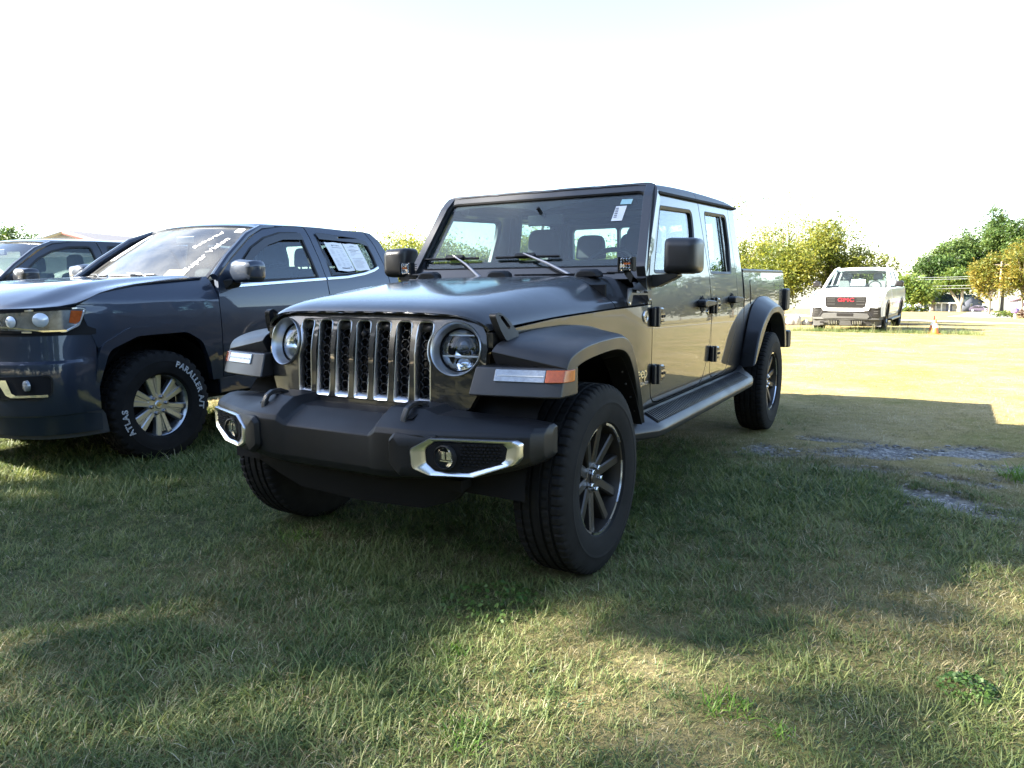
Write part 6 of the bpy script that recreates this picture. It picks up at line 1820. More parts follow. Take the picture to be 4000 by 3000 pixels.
for k, (x, y, s) in enumerate(far_trees):
    c = copy_tree(wt[2 + k % 4]); c.location = (x, y, terr0(y)); c.scale = (s * 1.1, s, s); c.rotation_euler = (0, 0, k * 1.3)
    c['label'] = FT[k]
f = tree('forked_tree', 'tree with pale forked trunk standing in front of the dark-roofed house', 'tree', (4.3, 199.0, terr0(199)), [(-1.5, 0, 6.6, 3.6, 3, 1.9), (2.0, 0, 7.2, 3.8, 3, 2.0), (.2, 0, 8.5, 3.6, 3, 1.6), (-3.6, 0, 6.2, 2.0, 2, 1.2)], 6500, .34, LEAF_LIGHT, 71, .05, BARK_PALE, 1.0, 18, limbs=0)
obj('trunk', join(tube([(.3, 0, -.2), (.2, 0, 1.2), (-.2, 0, 2.4), (-1.6, 0, 4.6), (-2.4, 0, 6.5)], [.55, .45, .36, .25, .1], 8), tube([(.2, 0, 1.2), (.7, 0, 2.8), (.5, 0, 4.4), (1.5, 0, 7)], [.42, .34, .28, .1], 8)), BARK_PALE, f)
GOLDS = [(6.8, 111, 7.2, 2.6, 'golden tree left of the utility pole'), (9.9, 106.2, 8.3, 3.2, 'golden tree right of the utility pole at the picture edge'), (14.2, 105, 8.0, 3.2, 'golden tree cut off by the right edge of the picture')]
for i, (x, y, h, w, lab) in enumerate(GOLDS):
    tree('golden_tree', lab, 'tree', (x, y, terr0(y)), lobes(w, w, 1.9, h, 10, 400 + i), 8500, .20, LEAF_GOLD, 410 + i, .16, BARK, .7, 30, 'golden autumn trees by the road', limbs=12)
OFF = [(15, 70, 7.0), (23, 84, 8.5), (30, 66, 7.5), (20, 52, 6.0), (40, 78, 9)]
gt = [o for o in scene.objects if o.name.startswith('golden_tree')]
lt = tree('roadside_tree', 'green roadside tree outside the picture, mirrored in the near pickup\'s doors, nearest of five', 'tree', (17, 60, terr0(60)), lobes(3.6, 3.6, .8, 7.0, 10, 450), 4500, .32, LEAF_OLIVE, 451, .16, BARK, .8, 18, 'roadside trees mirrored in the doors', limbs=10)
ORD = ['second', 'third', 'fourth', 'fifth']
for k, (x, y, s) in enumerate([(25, 66, 1.1), (33, 58, 1.0), (42, 66, 1.2), (22, 88, 1.25)]):
    c = copy_tree(lt); c.location = (x, y, terr0(y)); c.scale = (s, s, s); c.rotation_euler = (0, 0, 1.1 * k)
    c['label'] = 'green roadside tree outside the picture, mirrored in the near pickup\'s doors, %s of five' % ORD[k]
# far left
for i, (x, y, h, w, lab) in enumerate([(-66, 27, 6.2, 3.2, 'green tree at the left edge behind the dark car, leftmost of three'), (-62.5, 29.0, 6.4, 2.6, 'green tree over the dark car\'s roof, middle of three at the left'), (-64, 33.0, 6.0, 1.8, 'small green tree just left of the metal building')]):
    tree('background_tree', lab, 'tree', (x, y, terr0(y)), lobes(w, w, .8, h, 9, 500 + i), 6500, .17, LEAF_DEEP, 510 + i, .2, BARK, .7, 18, 'trees behind the dark car', limbs=8)
# trees behind the photographer, towards the sun: they shade the near pickups' fronts
SH = [(-17.2, -17.5, 8.0, 20.5, 4.2, 'tall loose-leaved tree behind the camera, towards the sun, nearer of the pair'), (-22.2, -21.0, 9.0, 25.0, 4.6, 'tall loose-leaved tree behind the camera, towards the sun, further of the pair')]
for i, (x, y, h0, h, w, lab) in enumerate(SH):
    tree('shade_tree', lab, 'tree', (x, y, 0), lobes(w, w, h0, h, 15, 600 + i), (1300, 1000)[i], .30, LEAF_DEEP, 610 + i, .32, BARK, 1.1, 14, 'shade trees behind the camera', limbs=14, shell=.30)
col = []  # unseen evergreen column, added and sized to shade the near pickup's front
rc_ = random.Random(8)
for k in range(16):
    z = 1.2 + k * .85
    w = interp(z, [0, 3, 9, 12, 14.5], [1.1, 1.4, 1.35, 1.05, .4])
    col.append((rc_.uniform(-.18, .18), rc_.uniform(-.18, .18), z, w, w, .75))
tree('columnar_evergreen', 'slim dense evergreen behind the camera whose long shadow falls across the near pickup', 'tree', (-13.1, -9.2, 0), col, 21000, .17, LEAF_DEEP, 620, .16, BARK, .35, 30, limbs=8, shell=.5)

# wood behind the photographer, mirrored in bumpers and grilles
bt = tree('backing_tree', 'dark tree of the wood behind the camera, first of eleven from the left', 'tree', (-34, -16, 0), lobes(5.2, 4.2, .5, 12.5, 13, 640), 6500, .42, LEAF_DEEP, 641, .3, BARK, 1.1, 20, 'wood behind the camera', limbs=10, shell=.45)
NTH = ['second', 'third', 'fourth', 'fifth', 'sixth', 'seventh', 'eighth', 'ninth', 'tenth', 'eleventh']
for k, (x, y, s_) in enumerate([(-29, -22, 1.0), (-22, -25, 1.1), (-15, -27, .95), (-8, -28, 1.1), (-1, -29, 1.0), (6, -28, 1.08), (13, -27, .95), (20, -24, 1.1), (27, -20, 1.0), (33, -13, 1.05)]):
    c = copy_tree(bt); c.location = (x, y, 0); c.scale = (s_, s_, s_ * .95); c.rotation_euler = (0, 0, 1.7 * k)
    c['label'] = 'dark tree of the wood behind the camera, %s of eleven from the left' % NTH[k]

# metal building at the far left: ribs and roof sheets
mb = thing('metal_building', 'cream metal building with pale ribbed roof beyond the dark car', 'building', (-34.0, 16.0, 0), 0)
A_, B_ = Vector((-34.3, 16.3, 0)), Vector((-39.4, 26.5, 0))
du = (B_ - A_).normalized(); dn = Vector((-du.y, du.x, 0))
if dn.x > 0: dn = -dn
Lb = 15.0; Wd = 9.0
CREAMW = pbr('cream_metal_siding', (.62, .60, .44), .55)
ROOFM = pbr('pale_metal_roof', (.42, .42, .43), .5, .2)
WHITE_METAL = pbr('white_metal_gable', (.78, .76, .76), .5)
RIBM = pbr('grey_roof_rib', (.16, .16, .18), .5)
org = A_ - Vector((-34.0, 16.0, 0)) - dn * 5.0 + du * 1.5
def MBp(s, t, z):
    p = org + du * s + dn * t
    return (p.x, p.y, z)
mw = obj('wall', join(loft([[MBp(0, 1.0, -.3), MBp(Lb, 1.0, -.6), MBp(Lb, 1.0, 2.62), MBp(0, 1.0, 2.62)], [MBp(0, 1.1, -.3), MBp(Lb, 1.1, -.6), MBp(Lb, 1.1, 2.62), MBp(0, 1.1, 2.62)]], True, True), loft([[MBp(0, 1.1, -.3), MBp(0, Wd, -.3), MBp(0, Wd, 2.62), MBp(0, 1.1, 2.62)], [MBp(.08, 1.1, -.3), MBp(.08, Wd, -.3), MBp(.08, Wd, 2.62), MBp(.08, 1.1, 2.62)]], True, True)), CREAMW, mb, smooth=None)
obj('gable', loft([[MBp(0, 1.1, 2.62), MBp(0, Wd, 2.62), MBp(0, Wd / 2 + .5, 3.72)], [MBp(.08, 1.1, 2.62), MBp(.08, Wd, 2.62), MBp(.08, Wd / 2 + .5, 3.72)]], True, True), WHITE_METAL, mb, smooth=None)
for k in range(30):
    obj('siding_rib', loft([[MBp(.3 + k * .5 + a, b, z) for a, b in ((0, 1.0), (.02, .97), (.06, .97), (.08, 1.0))] for z in (-.3, 2.62)], True, True), CREAMW, mb, smooth=None)
rt = Wd / 2 + .5
obj('roof', join(loft([[MBp(-.3, .6, 2.56), MBp(Lb + .3, .6, 2.56), MBp(Lb + .3, rt, 3.80), MBp(-.3, rt, 3.80)], [MBp(-.3, .6, 2.62), MBp(Lb + .3, .6, 2.62), MBp(Lb + .3, rt, 3.86), MBp(-.3, rt, 3.86)]], True, True), loft([[MBp(-.3, rt, 3.80), MBp(Lb + .3, rt, 3.80), MBp(Lb + .3, Wd + .4, 2.56), MBp(-.3, Wd + .4, 2.56)], [MBp(-.3, rt, 3.86), MBp(Lb + .3, rt, 3.86), MBp(Lb + .3, Wd + .4, 2.62), MBp(-.3, Wd + .4, 2.62)]], True, True)), ROOFM, mb, smooth=None)
for k in range(39):
    s = -.25 + k * .4
    obj('roof_rib', loft([[MBp(s + a, .6, 2.62 + b), MBp(s + a, rt, 3.86 + b)] for a, b in ((0, 0), (.02, .07), (.07, .07), (.09, 0))], False, False), RIBM, mb, smooth=None)
obj('rake_trim', loft([[MBp(-.34, t_, za), MBp(-.30, t_, za), MBp(-.30, t_, zb), MBp(-.34, t_, zb)] for t_, za, zb in ((.55, 2.60, 2.42), (rt, 3.90, 3.70))], True, True), pbr('maroon_trim', (.20, .07, .07), .5), mb, smooth=None)
bsh = tree('garden_bush', 'dark green bush against the cream metal building, seen through the dark car\'s window', 'bush', (-31.6, 18.8, 0), lobes(1.0, .9, .3, 2.1, 6, 520), 1500, .10, LEAF_DEEP, 521, .05, BARK, .3, 18, stems=3, limbs=6)

# dark-roofed house with a columned porch
hz = terr0(211)
house = thing('house', 'low grey house with dark roof and white porch posts behind the forked tree', 'house', (1.6, 211.6, hz), rad(-30))
GREYW = pbr('grey_blue_siding', (.14, .15, .19), .8)
PALEW = pbr('pale_porch_wall', (.50, .50, .52), .8)
WHITE_TRIM = pbr('white_trim', (.80, .80, .80), .6)
DROOF = pbr('dark_green_shingle', (.035, .055, .055), .8, noise=.5, nscale=1.5, bump=.5, bscale=4, bdist=.05)
obj('wall', loft([[(-4.6, 0, -.4), (4.9, 0, -.4), (4.9, 7, -.4), (-4.6, 7, -.4)], [(-4.6, 0, 2.3), (4.9, 0, 2.3), (4.9, 7, 2.3), (-4.6, 7, 2.3)]], True, True), PALEW, house, smooth=None)
obj('gable_wall', loft([[(4.92, -1.4, -.4), (4.92, 7, -.4), (4.92, 7, 2.3), (4.92, 2.8, 4.0), (4.92, -1.4, 2.3)], [(5.10, -1.4, -.4), (5.10, 7, -.4), (5.10, 7, 2.3), (5.10, 2.8, 4.0), (5.10, -1.4, 2.3)]], True, True), GREYW, house, smooth=None)
obj('roof', loft([[(x, -1.9, 2.28), (x, 2.8, 4.15), (x, 7.6, 2.28), (x, 7.6, 2.12), (x, 2.8, 3.98), (x, -1.9, 2.12)] for x in (-5.0, 5.3)], True, True), DROOF, house, smooth=None)
obj('fascia', box(.1, -1.93, 2.18, 10.3, .08, .22), WHITE_TRIM, house)
for x in (-4.6, -2.8, .1, 2.0, 4.75):
    obj('porch_post', box(x, -1.6, .85, .22, .22, 2.5), WHITE_TRIM, house)
for x, w in ((-3.7, 1.2), (-1.6, 1.3), (3.0, .9)):
    wn_ = obj('window', box(x, -.03, 1.25, w, .06, 1.4), WHITE_TRIM, house)
    obj('pane', box(x, -.07, 1.25, w * .8, .03, 1.2), GLASS_DARK, wn_)
obj('door', box(1.0, -.04, .85, 1.5, .08, 2.2), pbr('slate_door', (.13, .14, .21), .5), house)
obj('garage_door', box(3.9, -.04, .8, 1.5, .08, 2.1), GREYW, house)
wn_ = obj('window', box(5.12, 2.2, 1.3, .06, .8, 1.5), WHITE_TRIM, house)
obj('pane', box(5.16, 2.2, 1.3, .03, .6, 1.3), GLASS_DARK, wn_)
obj('carport', join(box(-6.2, 1, 2.05, 2.9, 4, .12), box(-7.5, -.8, .8, .12, .12, 2.4), box(-5.3, -.8, .8, .12, .12, 2.4)), pbr('carport_grey', (.30, .31, .34), .7), house)
obj('awning_edge', box(-6.2, -1.05, 2.02, 2.9, .08, .22), pbr('orange_red_edge', (.60, .10, .05), .6), house)
# blue outbuilding and pale canopy further left
bl = thing('outbuilding', 'long low blue building between the white pickup and the house', 'building', (-6.6, 224.2, terr0(224)), rad(-30))
obj('wall', box(0, 0, 1.0, 9.0, 5, 2.6), pbr('blue_siding', (.16, .21, .34), .7), bl)
obj('roof', loft([[(x, -2.9, 2.3), (x, 0, 3.2), (x, 2.9, 2.3)] for x in (-4.8, 4.8)], True, True), pbr('pale_grey_roofing', (.42, .43, .46), .6), bl, smooth=None)
tent = thing('canopy_tent', 'white peaked canopy in front of the blue building', 'tent', (-4.4, 205, terr0(205)))
obj('roof', loft([[(-1.6, -1.6, 1.0), (1.6, -1.6, 1.0), (1.6, 1.6, 1.0), (-1.6, 1.6, 1.0)], [(-.1, -.1, 2.3), (.1, -.1, 2.3), (.1, .1, 2.3), (-.1, .1, 2.3)]], True, True), WHITE_TRIM, tent, smooth=None)
for x in (-1.5, 1.5):
    for y in (-1.5, 1.5):
        obj('leg', box(x, y, .5, .08, .08, 1.2), WHITE_TRIM, tent)
# white gabled house at the right edge
wh = thing('house', 'white house with dark gabled roof cut off by the right edge', 'house', (14.4, 155.5, terr0(155.5)), rad(-25))
obj('wall', loft([[(x, y, -.4) for x, y in ((-2.4, 0), (4, 0), (4, 6), (-2.4, 6))], [(x, y, 2.2) for x, y in ((-2.4, 0), (4, 0), (4, 6), (-2.4, 6))]], True, True), pbr('white_siding', (.74, .72, .74), .7), wh, smooth=None)
obj('roof', loft([[(-2.9, y, 2.1), (.8, y, 3.4), (4.5, y, 2.1), (4.5, y, 1.95), (.8, y, 3.1), (-2.9, y, 1.95)] for y in (-.5, 6.5)], True, True), pbr('dark_plum_roofing', (.07, .04, .06), .8), wh, smooth=None)
wn_ = obj('window', box(-.4, -.03, 1.5, 1.1, .06, .8), pbr('plum_trim', (.22, .10, .22), .6), wh)
obj('pane', box(-.4, -.07, 1.5, .8, .03, .6), GLASS_DARK, wn_)
# hedges, mailbox, pole, wires
def hedge(nm, lab, loc, sx, sy, h, leaf, n, size, seed):
    t = thing(nm, lab, 'hedge', loc)
    V, F = crown_geo([(x, 0, h * .5, sx * .34, sy * .5, h * .52) for x in np.linspace(-sx * .36, sx * .36, 5)], n, size, seed, size * 1.6, 14, shell=.7)
    np_obj('foliage', V, F, leaf, t)
    obj('stem', join(*[tube([(x, 0, -.1), (x * 1.05, 0, h * .6)], .03, 5) for x in np.linspace(-sx * .35, sx * .35, 5)]), BARK, t)
hedge('hedge', 'low green hedge in front of the blue building', (-4.2, 167.6, terr0(167.6)), 4.6, 1.6, 1.05, LEAF_LIGHT, 1400, .22, 81)
hedge('hedge', 'clipped bright green hedge beside the purple mailbox', (6.0, 66.9, terr0(66.9)), 1.35, .9, .55, LEAF_LIGHT, 1500, .06, 82)
hedge('hedge', 'dark red-brown shrub right of the purple mailbox', (7.15, 63.2, terr0(63.2)), .9, .8, .70, LEAF_RED, 900, .07, 83)
mz = terr0(64.8)
mbx = thing('mailbox', 'purple mailbox on a white post between the hedge and the red shrub', 'mailbox', (6.57, 64.8, mz), rad(-20))
PURP = pbr('purple_enamel', (.16, .07, .30), .4)
obj('post', box(0, 0, .2, .13, .13, .55), WHITE_TRIM, mbx)
pr = [(-.20, .42), (.20, .42), (.20, .62), (.12, .74), (0, .78), (-.12, .74), (-.20, .62)]
obj('box_body', loft([[(a, y, b) for a, b in pr] for y in (-.30, .30)], True, True), PURP, mbx, bevel=.01)
obj('door', loft([[(a * .9, y, .44 + (b - .44) * .9) for a, b in pr] for y in (-.315, -.30)], True, True), PURP, mbx)
pole = thing('utility_pole', 'slim grey wooden pole between the golden trees', 'pole', (7.62, 108.4, terr0(108.4)))
obj('shaft', tube([(0, 0, -.3), (0, 0, 3), (0, 0, 6.6)], [.13, .12, .10], 10), BARK_PALE, pole)
obj('crossarm', box(0, 0, 6.2, 1.8, .1, .12), BARK, pole)
WIREM = pbr('bright_wire', (.55, .55, .55), .4, .6)
for k, (z0, lab) in enumerate([(1.25, 'uppermost'), (.85, 'second'), (-.45, 'third'), (-1.0, 'lowest')]):
    pts = [(-46 + 70 * t, 163.5 + 6 * t, z0 + .5 - 1.4 * 4 * t * (1 - t) * .6 + .35) for t in [i / 16 for i in range(17)]]
    tag(obj('overhead_wire', tube(pts, .035, 5), WIREM), '%s of four overhead wires crossing in front of the tall trees' % lab, 'wire', 'overhead wires')

# far parked car by the house
fc = thing('parked_car', 'dark hatchback parked on the drive beside the grey house', 'car', (8.6, 192.6, terr0(192.6)), rad(62))
CARP = pbr('dark_plum_car_paint', (.045, .035, .065), .3, .4, 1.0)
prof = [(-2.2, .35), (-2.25, .65), (-2.1, .85), (-1.2, .95), (-.55, 1.38), (.1, 1.47), (1.0, 1.44), (1.75, 1.15), (2.1, .98), (2.2, .7), (2.15, .35)]
obj('body', loft([[(x * k, y * (1 if abs(x) < .8 else .985), z if z < 1.0 or abs(x) < .8 else z * .97) for y, z in prof] for x, k in ((-.86, 1), (-.78, 1), (.78, 1), (.86, 1))], True, True), CARP, fc, bevel=.04)
for s in (-1, 1):
    obj('side_window', loft([[(s * .872, y, z) for y, z in ((-1.0, .98), (-.5, 1.32), (.1, 1.39), (.95, 1.36), (1.5, 1.08), (1.3, .98))], [(s * .86, y, z) for y, z in ((-1.0, .98), (-.5, 1.32), (.1, 1.39), (.95, 1.36), (1.5, 1.08), (1.3, .98))]], True, True), GLASS_DARK, fc)
    for y in (-1.35, 1.35):
        w_ = obj('wheel', mapped(lathe([(0, .0), (0, .33), (.2, .33), (.2, 0)], 20), lambda a, b, c_: (s * (.88 - a), b + y, c_ + .33)), RUBBER, fc)
        obj('rim', mapped(lathe([(0, .0), (.012, .2), (0, .22)], 16), lambda a, b, c_: (s * (.885 + a), b + y, c_ + .33)), RIM_SILVER, w_)

# lanes
def lane(nm, pts, w, mat, lift):
    q = []
    for a, b in zip(pts, pts[1:]):
        n = max(1, int(math.dist(a, b) / 1.5))
        q += [(lerp(a[0], b[0], k / n), lerp(a[1], b[1], k / n)) for k in range(n)]
    pts = q + [pts[-1]]
    V, F = [], []
    for i, p in enumerate(pts):
        p = Vector(p); d = (Vector(pts[min(i + 1, len(pts) - 1)]) - Vector(pts[max(i - 1, 0)])).normalized(); n = Vector((-d.y, d.x))
        for s in (-.5, -.25, 0, .25, .5):
            c = p + n * w * s
            V.append((c.x, c.y, mesh_z(c.x, c.y) + lift))
    for i in range(len(pts) - 1):
        for j in range(4):
            F.append((5 * i + j, 5 * i + j + 1, 5 * i + j + 6, 5 * i + j + 5))
    return obj(nm, (V, F), mat, kind='structure')
ROADM = pbr('pale_worn_asphalt', (.36, .35, .33), .85, noise=.2, nscale=2)
lane('road', [(70, 22), (30, 29), (12, 34.5), (5, 38.2), (1, 42.5), (-4, 50), (-8, 58), (-11, 70)], 2.6, ROADM, .02)
lane('driveway', [(4.2, 64), (5.4, 85), (6.4, 120), (7.6, 160), (8.5, 190), (9.2, 198)], 4.2, ROADM, .03)
# ------------------------------------------------------------------ grass (tufts scattered by geometry nodes)
def blade_mat(name, c1, c2, c3):
    m = leaf_mat(name, c1, c2, c3, trans=0.30, nscale=1.0)
    nt = m.node_tree
    oi = nt.nodes.new('ShaderNodeObjectInfo')
    geo = [n for n in nt.nodes if n.bl_idname == 'ShaderNodeNewGeometry'][0]
    nz = [n for n in nt.nodes if n.bl_idname == 'ShaderNodeTexNoise'][0]
    nt.links.new(geo.outputs['Position'], nz.inputs['Vector'])
    nz.inputs['Scale'].default_value = 1.4
    for n in nt.nodes:
        if n.bl_idname == 'ShaderNodeMath' and n.operation == 'MULTIPLY_ADD':
            mix = nt.nodes.new('ShaderNodeMath'); mix.operation = 'ADD'
            h = nt.nodes.new('ShaderNodeMath'); h.operation = 'MULTIPLY'; h.inputs[1].default_value = 0.5
            h2 = nt.nodes.new('ShaderNodeMath'); h2.operation = 'MULTIPLY'; h2.inputs[1].default_value = 0.5
            nt.links.new(oi.outputs['Random'], h.inputs[0])
            nt.links.new(geo.outputs['Random Per Island'], h2.inputs[0])
            nt.links.new(h.outputs[0], mix.inputs[0]); nt.links.new(h2.outputs[0], mix.inputs[1])
            nt.links.new(mix.outputs[0], n.inputs[0])
            n.inputs[1].default_value = 0.9; n.inputs[2].default_value = -0.45
    return m
BL_GREEN = blade_mat('green_grass_blade', (0.062, 0.098, 0.030), (0.115, 0.160, 0.048), (0.200, 0.225, 0.085))
BL_DRY = blade_mat('dry_grass_blade', (0.15, 0.125, 0.062), (0.29, 0.235, 0.125), (0.46, 0.39, 0.25))
BL_OLIVE = blade_mat('olive_grass_blade', (0.105, 0.115, 0.045), (0.180, 0.175, 0.075), (0.28, 0.25, 0.13))
BL_STEM = blade_mat('bleached_stem', (0.30, 0.24, 0.13), (0.42, 0.36, 0.22), (0.55, 0.50, 0.36))
BL_COOL = blade_mat('cool_green_blade', (0.045, 0.085, 0.050), (0.075, 0.130, 0.070), (0.12, 0.185, 0.10))
BL_LIME = blade_mat('bright_grass_blade', (0.075, 0.16, 0.018), (0.12, 0.23, 0.03), (0.17, 0.28, 0.05))

def tuft(name, mat, n, spread, h, lean, w, seed, flat=0.0, segs=3):
    r = random.Random(seed)
    V, F = [], []
    for _ in range(n):
        a, d = r.uniform(0, 2 * PI), spread * math.sqrt(r.random())
        bx, by = d * math.cos(a), d * math.sin(a)
        t = r.uniform(0, 2 * PI)
        L = h * r.uniform(0.45, 1.15)
        ln = lean * r.uniform(0.2, 1.3) + flat * r.random()
        ww = w * r.uniform(0.7, 1.3)
        dx, dy = math.cos(t), math.sin(t)
        tw = t + PI / 2 + r.uniform(-0.6, 0.6)
        sx, sy = math.cos(tw), math.sin(tw)
        i = len(V)
        px, py, pz, ang = bx, by, -0.01, 0.15
        for k in range(segs):
            q = 1 - k / segs * 0.55
            V.append((px - sx * ww * q, py - sy * ww * q, pz)); V.append((px + sx * ww * q, py + sy * ww * q, pz))
            ang = min(1.75, ang + ln / segs * 1.5)
            st = L / segs
            px += dx * math.sin(ang) * st; py += dy * math.sin(ang) * st; pz += math.cos(ang) * st
        V.append((px, py, max(pz, 0.004)))
        for k in range(segs - 1):
            F.append((i + 2 * k, i + 2 * k + 1, i + 2 * k + 3, i + 2 * k + 2))
        F.append((i + 2 * segs - 2, i + 2 * segs - 1, i + 2 * segs))
    me = bpy.data.meshes.new(name)
    me.from_pydata(V, [], F)
    me.materials.append(mat)
    me.shade_smooth()
    return bpy.data.objects.new(name, me)

def scatter(name, label, pts, scl, rot, pick, sources, parent_kind='stuff'):
    """One object whose points carry instances of the source meshes."""
    src = bpy.data.collections.new(name + '_sources')
    for s in sources:
        src.objects.link(s)
    me = bpy.data.meshes.new(name)
    me.from_pydata([tuple(p) for p in pts], [], [])
    for nm, tp, arr in (('scl', 'FLOAT', scl), ('rot', 'FLOAT', rot)):
        at = me.attributes.new(nm, tp, 'POINT'); at.data.foreach_set('value', np.asarray(arr, np.float32))
    at = me.attributes.new('pick', 'INT', 'POINT'); at.data.foreach_set('value', np.asarray(pick, np.int32))
    o = bpy.data.objects.new(name, me)
    COL.objects.link(o)
    ng = bpy.data.node_groups.new(name, 'GeometryNodeTree')
    ng.interface.new_socket('Geometry', in_out='INPUT', socket_type='NodeSocketGeometry')
    ng.interface.new_socket('Geometry', in_out='OUTPUT', socket_type='NodeSocketGeometry')
    N = ng.nodes
    gi, go = N.new('NodeGroupInput'), N.new('NodeGroupOutput')
    ci = N.new('GeometryNodeCollectionInfo'); ci.inputs['Collection'].default_value = src
    ci.inputs['Separate Children'].default_value = True; ci.inputs['Reset Children'].default_value = True
    ip = N.new('GeometryNodeInstanceOnPoints'); ip.inputs['Pick Instance'].default_value = True
    def named(nm, ty):
        a = N.new('GeometryNodeInputNamedAttribute'); a.data_type = ty; a.inputs['Name'].default_value = nm
        return a.outputs['Attribute']
    cx = N.new('ShaderNodeCombineXYZ')
    ng.links.new(named('rot', 'FLOAT'), cx.inputs[2])
    er = N.new('FunctionNodeEulerToRotation')
    ng.links.new(cx.outputs[0], er.inputs[0])
    ng.links.new(gi.outputs[0], ip.inputs['Points'])
    ng.links.new(ci.outputs[0], ip.inputs['Instance'])
    ng.links.new(named('pick', 'INT'), ip.inputs['Instance Index'])
    ng.links.new(er.outputs[0], ip.inputs['Rotation'])
    ng.links.new(named('scl', 'FLOAT'), ip.inputs['Scale'])
    ng.links.new(ip.outputs[0], go.inputs[0])
    md = o.modifiers.new('scatter', 'NODES'); md.node_group = ng
    o['kind'] = parent_kind
    o['label'] = label
    return o

def wedge(d0, d1, per_m2, seed, half=rad(40)):
    """Random ground points seen by (or just beside) the camera between two distances."""
    r = np.random.default_rng(seed)
    n = int(per_m2 * half * (d1 * d1 - d0 * d0))
    d = np.sqrt(r.uniform(d0 * d0, d1 * d1, n)); a = -0.5327 + r.uniform(-half, half, n)
    return CAM.x + d * np.sin(a), CAM.y + d * np.cos(a), r

def keep_off(x, y):
    k = np.ones_like(x, bool)
    for wx in (0.797, -0.797):
        for wy in (0, 3.487):
            k &= ~((np.abs(x - wx) < 0.125) & (np.abs(y - wy) < 0.20))
    return k

names = []
def mk(prefix, mat, specs):
    return [tuft('%s_tuft_%02d' % (prefix, i), mat, *s) for i, s in enumerate(specs)]
# sorted by name inside the collection, so picks follow a_, b_, c_ order
near_src = (mk('a_green', BL_GREEN, [(22, .050, .062, .9, .0019, 1, .5), (20, .055, .055, 1.1, .0019, 2, .8), (26, .045, .075, .8, .0021, 3, .4), (24, .05, .050, 1.3, .0018, 4, 1.0)])
            + mk('b_olive', BL_OLIVE, [(24, .055, .050, 1.1, .0017, 5, .8), (26, .055, .045, 1.3, .0017, 6, 1.0), (22, .05, .060, 0.9, .0018, 7, .6)])
            + mk('c_dry', BL_DRY, [(22, .06, .048, 1.4, .0014, 8, 1.1), (24, .06, .040, 1.5, .0014, 9, 1.3), (20, .05, .055, 1.1, .0014, 10, .8)]))
near_src += mk('d_mixed', BL_STEM, [(9, .06, .075, .9, .0011, 21, .9), (7, .06, .055, 1.5, .0013, 22, 1.3)]) + mk('e_broad', BL_COOL, [(12, .05, .05, 1.2, .0030, 23, .9), (10, .05, .04, 1.5, .0034, 24, 1.1)])
def picks(x, y, r):
    d = np.clip(dryness(x, y) + r.normal(0, 0.16, len(x)), 0, 1)
    k = np.where(d < 0.36, r.integers(0, 4, len(x)), np.where(d < 0.66, 4 + r.integers(0, 3, len(x)), 7 + r.integers(0, 3, len(x))))
    u = r.random(len(x))
    k = np.where(u < .11, 10 + r.integers(0, 2, len(x)), k)
    k = np.where((u > .92) & (y < 2.6) & (fbm(x + 9, y, .7, 3) > .5), 12 + r.integers(0, 2, len(x)), k)
    return k
X, Y, S, R_, K = [], [], [], [], []
for d0, d1, dens, sc in ((1.2, 3.2, 2700, 0.92), (3.2, 5.5, 1700, 0.97), (5.5, 9.0, 800, 1.1), (9.0, 15.0, 300, 1.3), (15.0, 36.0, 70, 1.6)):
    x, y, r = wedge(d0, d1, dens, int(d0 * 10))
    ok = keep_off(x, y) & (gravel(x, y) < 0.35 + 0.4 * r.random(len(x))) & (r.random(len(x)) < 0.72 + 0.5 * (fbm(x, y, 0.5, 3) - 0.35))
    x, y = x[ok], y[ok]
    h = 0.75 + 0.9 * (fbm(x, y, 0.9, 3) - 0.3)
    h = h + 0.9 * np.exp(-((x + 2.45) ** 2 / 0.7 + (y - 0.25) ** 2 / 0.5)) + 0.5 * np.exp(-((x - 1.5) ** 2 / 0.3 + (y - 1.55) ** 2 / 0.25))
    h = np.where(y > 3.0, h * 0.75, h)
    X.append(x); Y.append(y); S.append(sc * np.clip(h, 0.45, 2.2) * r.uniform(0.8, 1.2, len(x))); R_.append(r.uniform(0, 2 * PI, len(x))); K.append(picks(x, y, r))
X, Y, S, R_, K = map(np.concatenate, (X, Y, S, R_, K))
scatter('grass', 'short mown grass, green in the shade and straw coloured in the sun', np.stack([X, Y, terr(X, Y) - 0.003], 1), S, R_, K, near_src)

# loose stones in the bare patches
peb = []
for i in range(5):
    r = random.Random(40 + i)
    bm = bmesh.new()
    bmesh.ops.create_icosphere(bm, subdivisions=1, radius=1)
    for v in bm.verts:
        v.co = Vector((v.co.x * r.uniform(.8, 1.2), v.co.y * r.uniform(.6, 1.0), v.co.z * r.uniform(.35, .6))) * r.uniform(0.85, 1.1)
    me = bpy.data.meshes.new('pebble'); bm.to_mesh(me); bm.free()
    me.materials.append(pbr('pebble_stone_%d' % i, *[((.12, .12, .12), .9), ((.20, .20, .19), .9), ((.27, .26, .24), .9), ((.17, .165, .16), .9), ((.34, .33, .31), .9)][i]))
    peb.append(bpy.data.objects.new('pebble_%d' % i, me))
r = np.random.default_rng(5)
x = r.uniform(0.6, 3.4, 42000); y = r.uniform(1.2, 4.0, 42000)
g = gravel(x, y)
ok = r.random(len(x)) < g * 0.95
x, y = x[ok], y[ok]
scatter('gravel', 'grey gravel showing through worn grass beside the rear wheel', np.stack([x, y, terr(x, y) - 0.028 * gravel(x, y)], 1), r.gamma(3.0, 0.0026, len(x)) + 0.003, r.uniform(0, 6.28, len(x)), r.integers(0, 5, len(x)), peb)
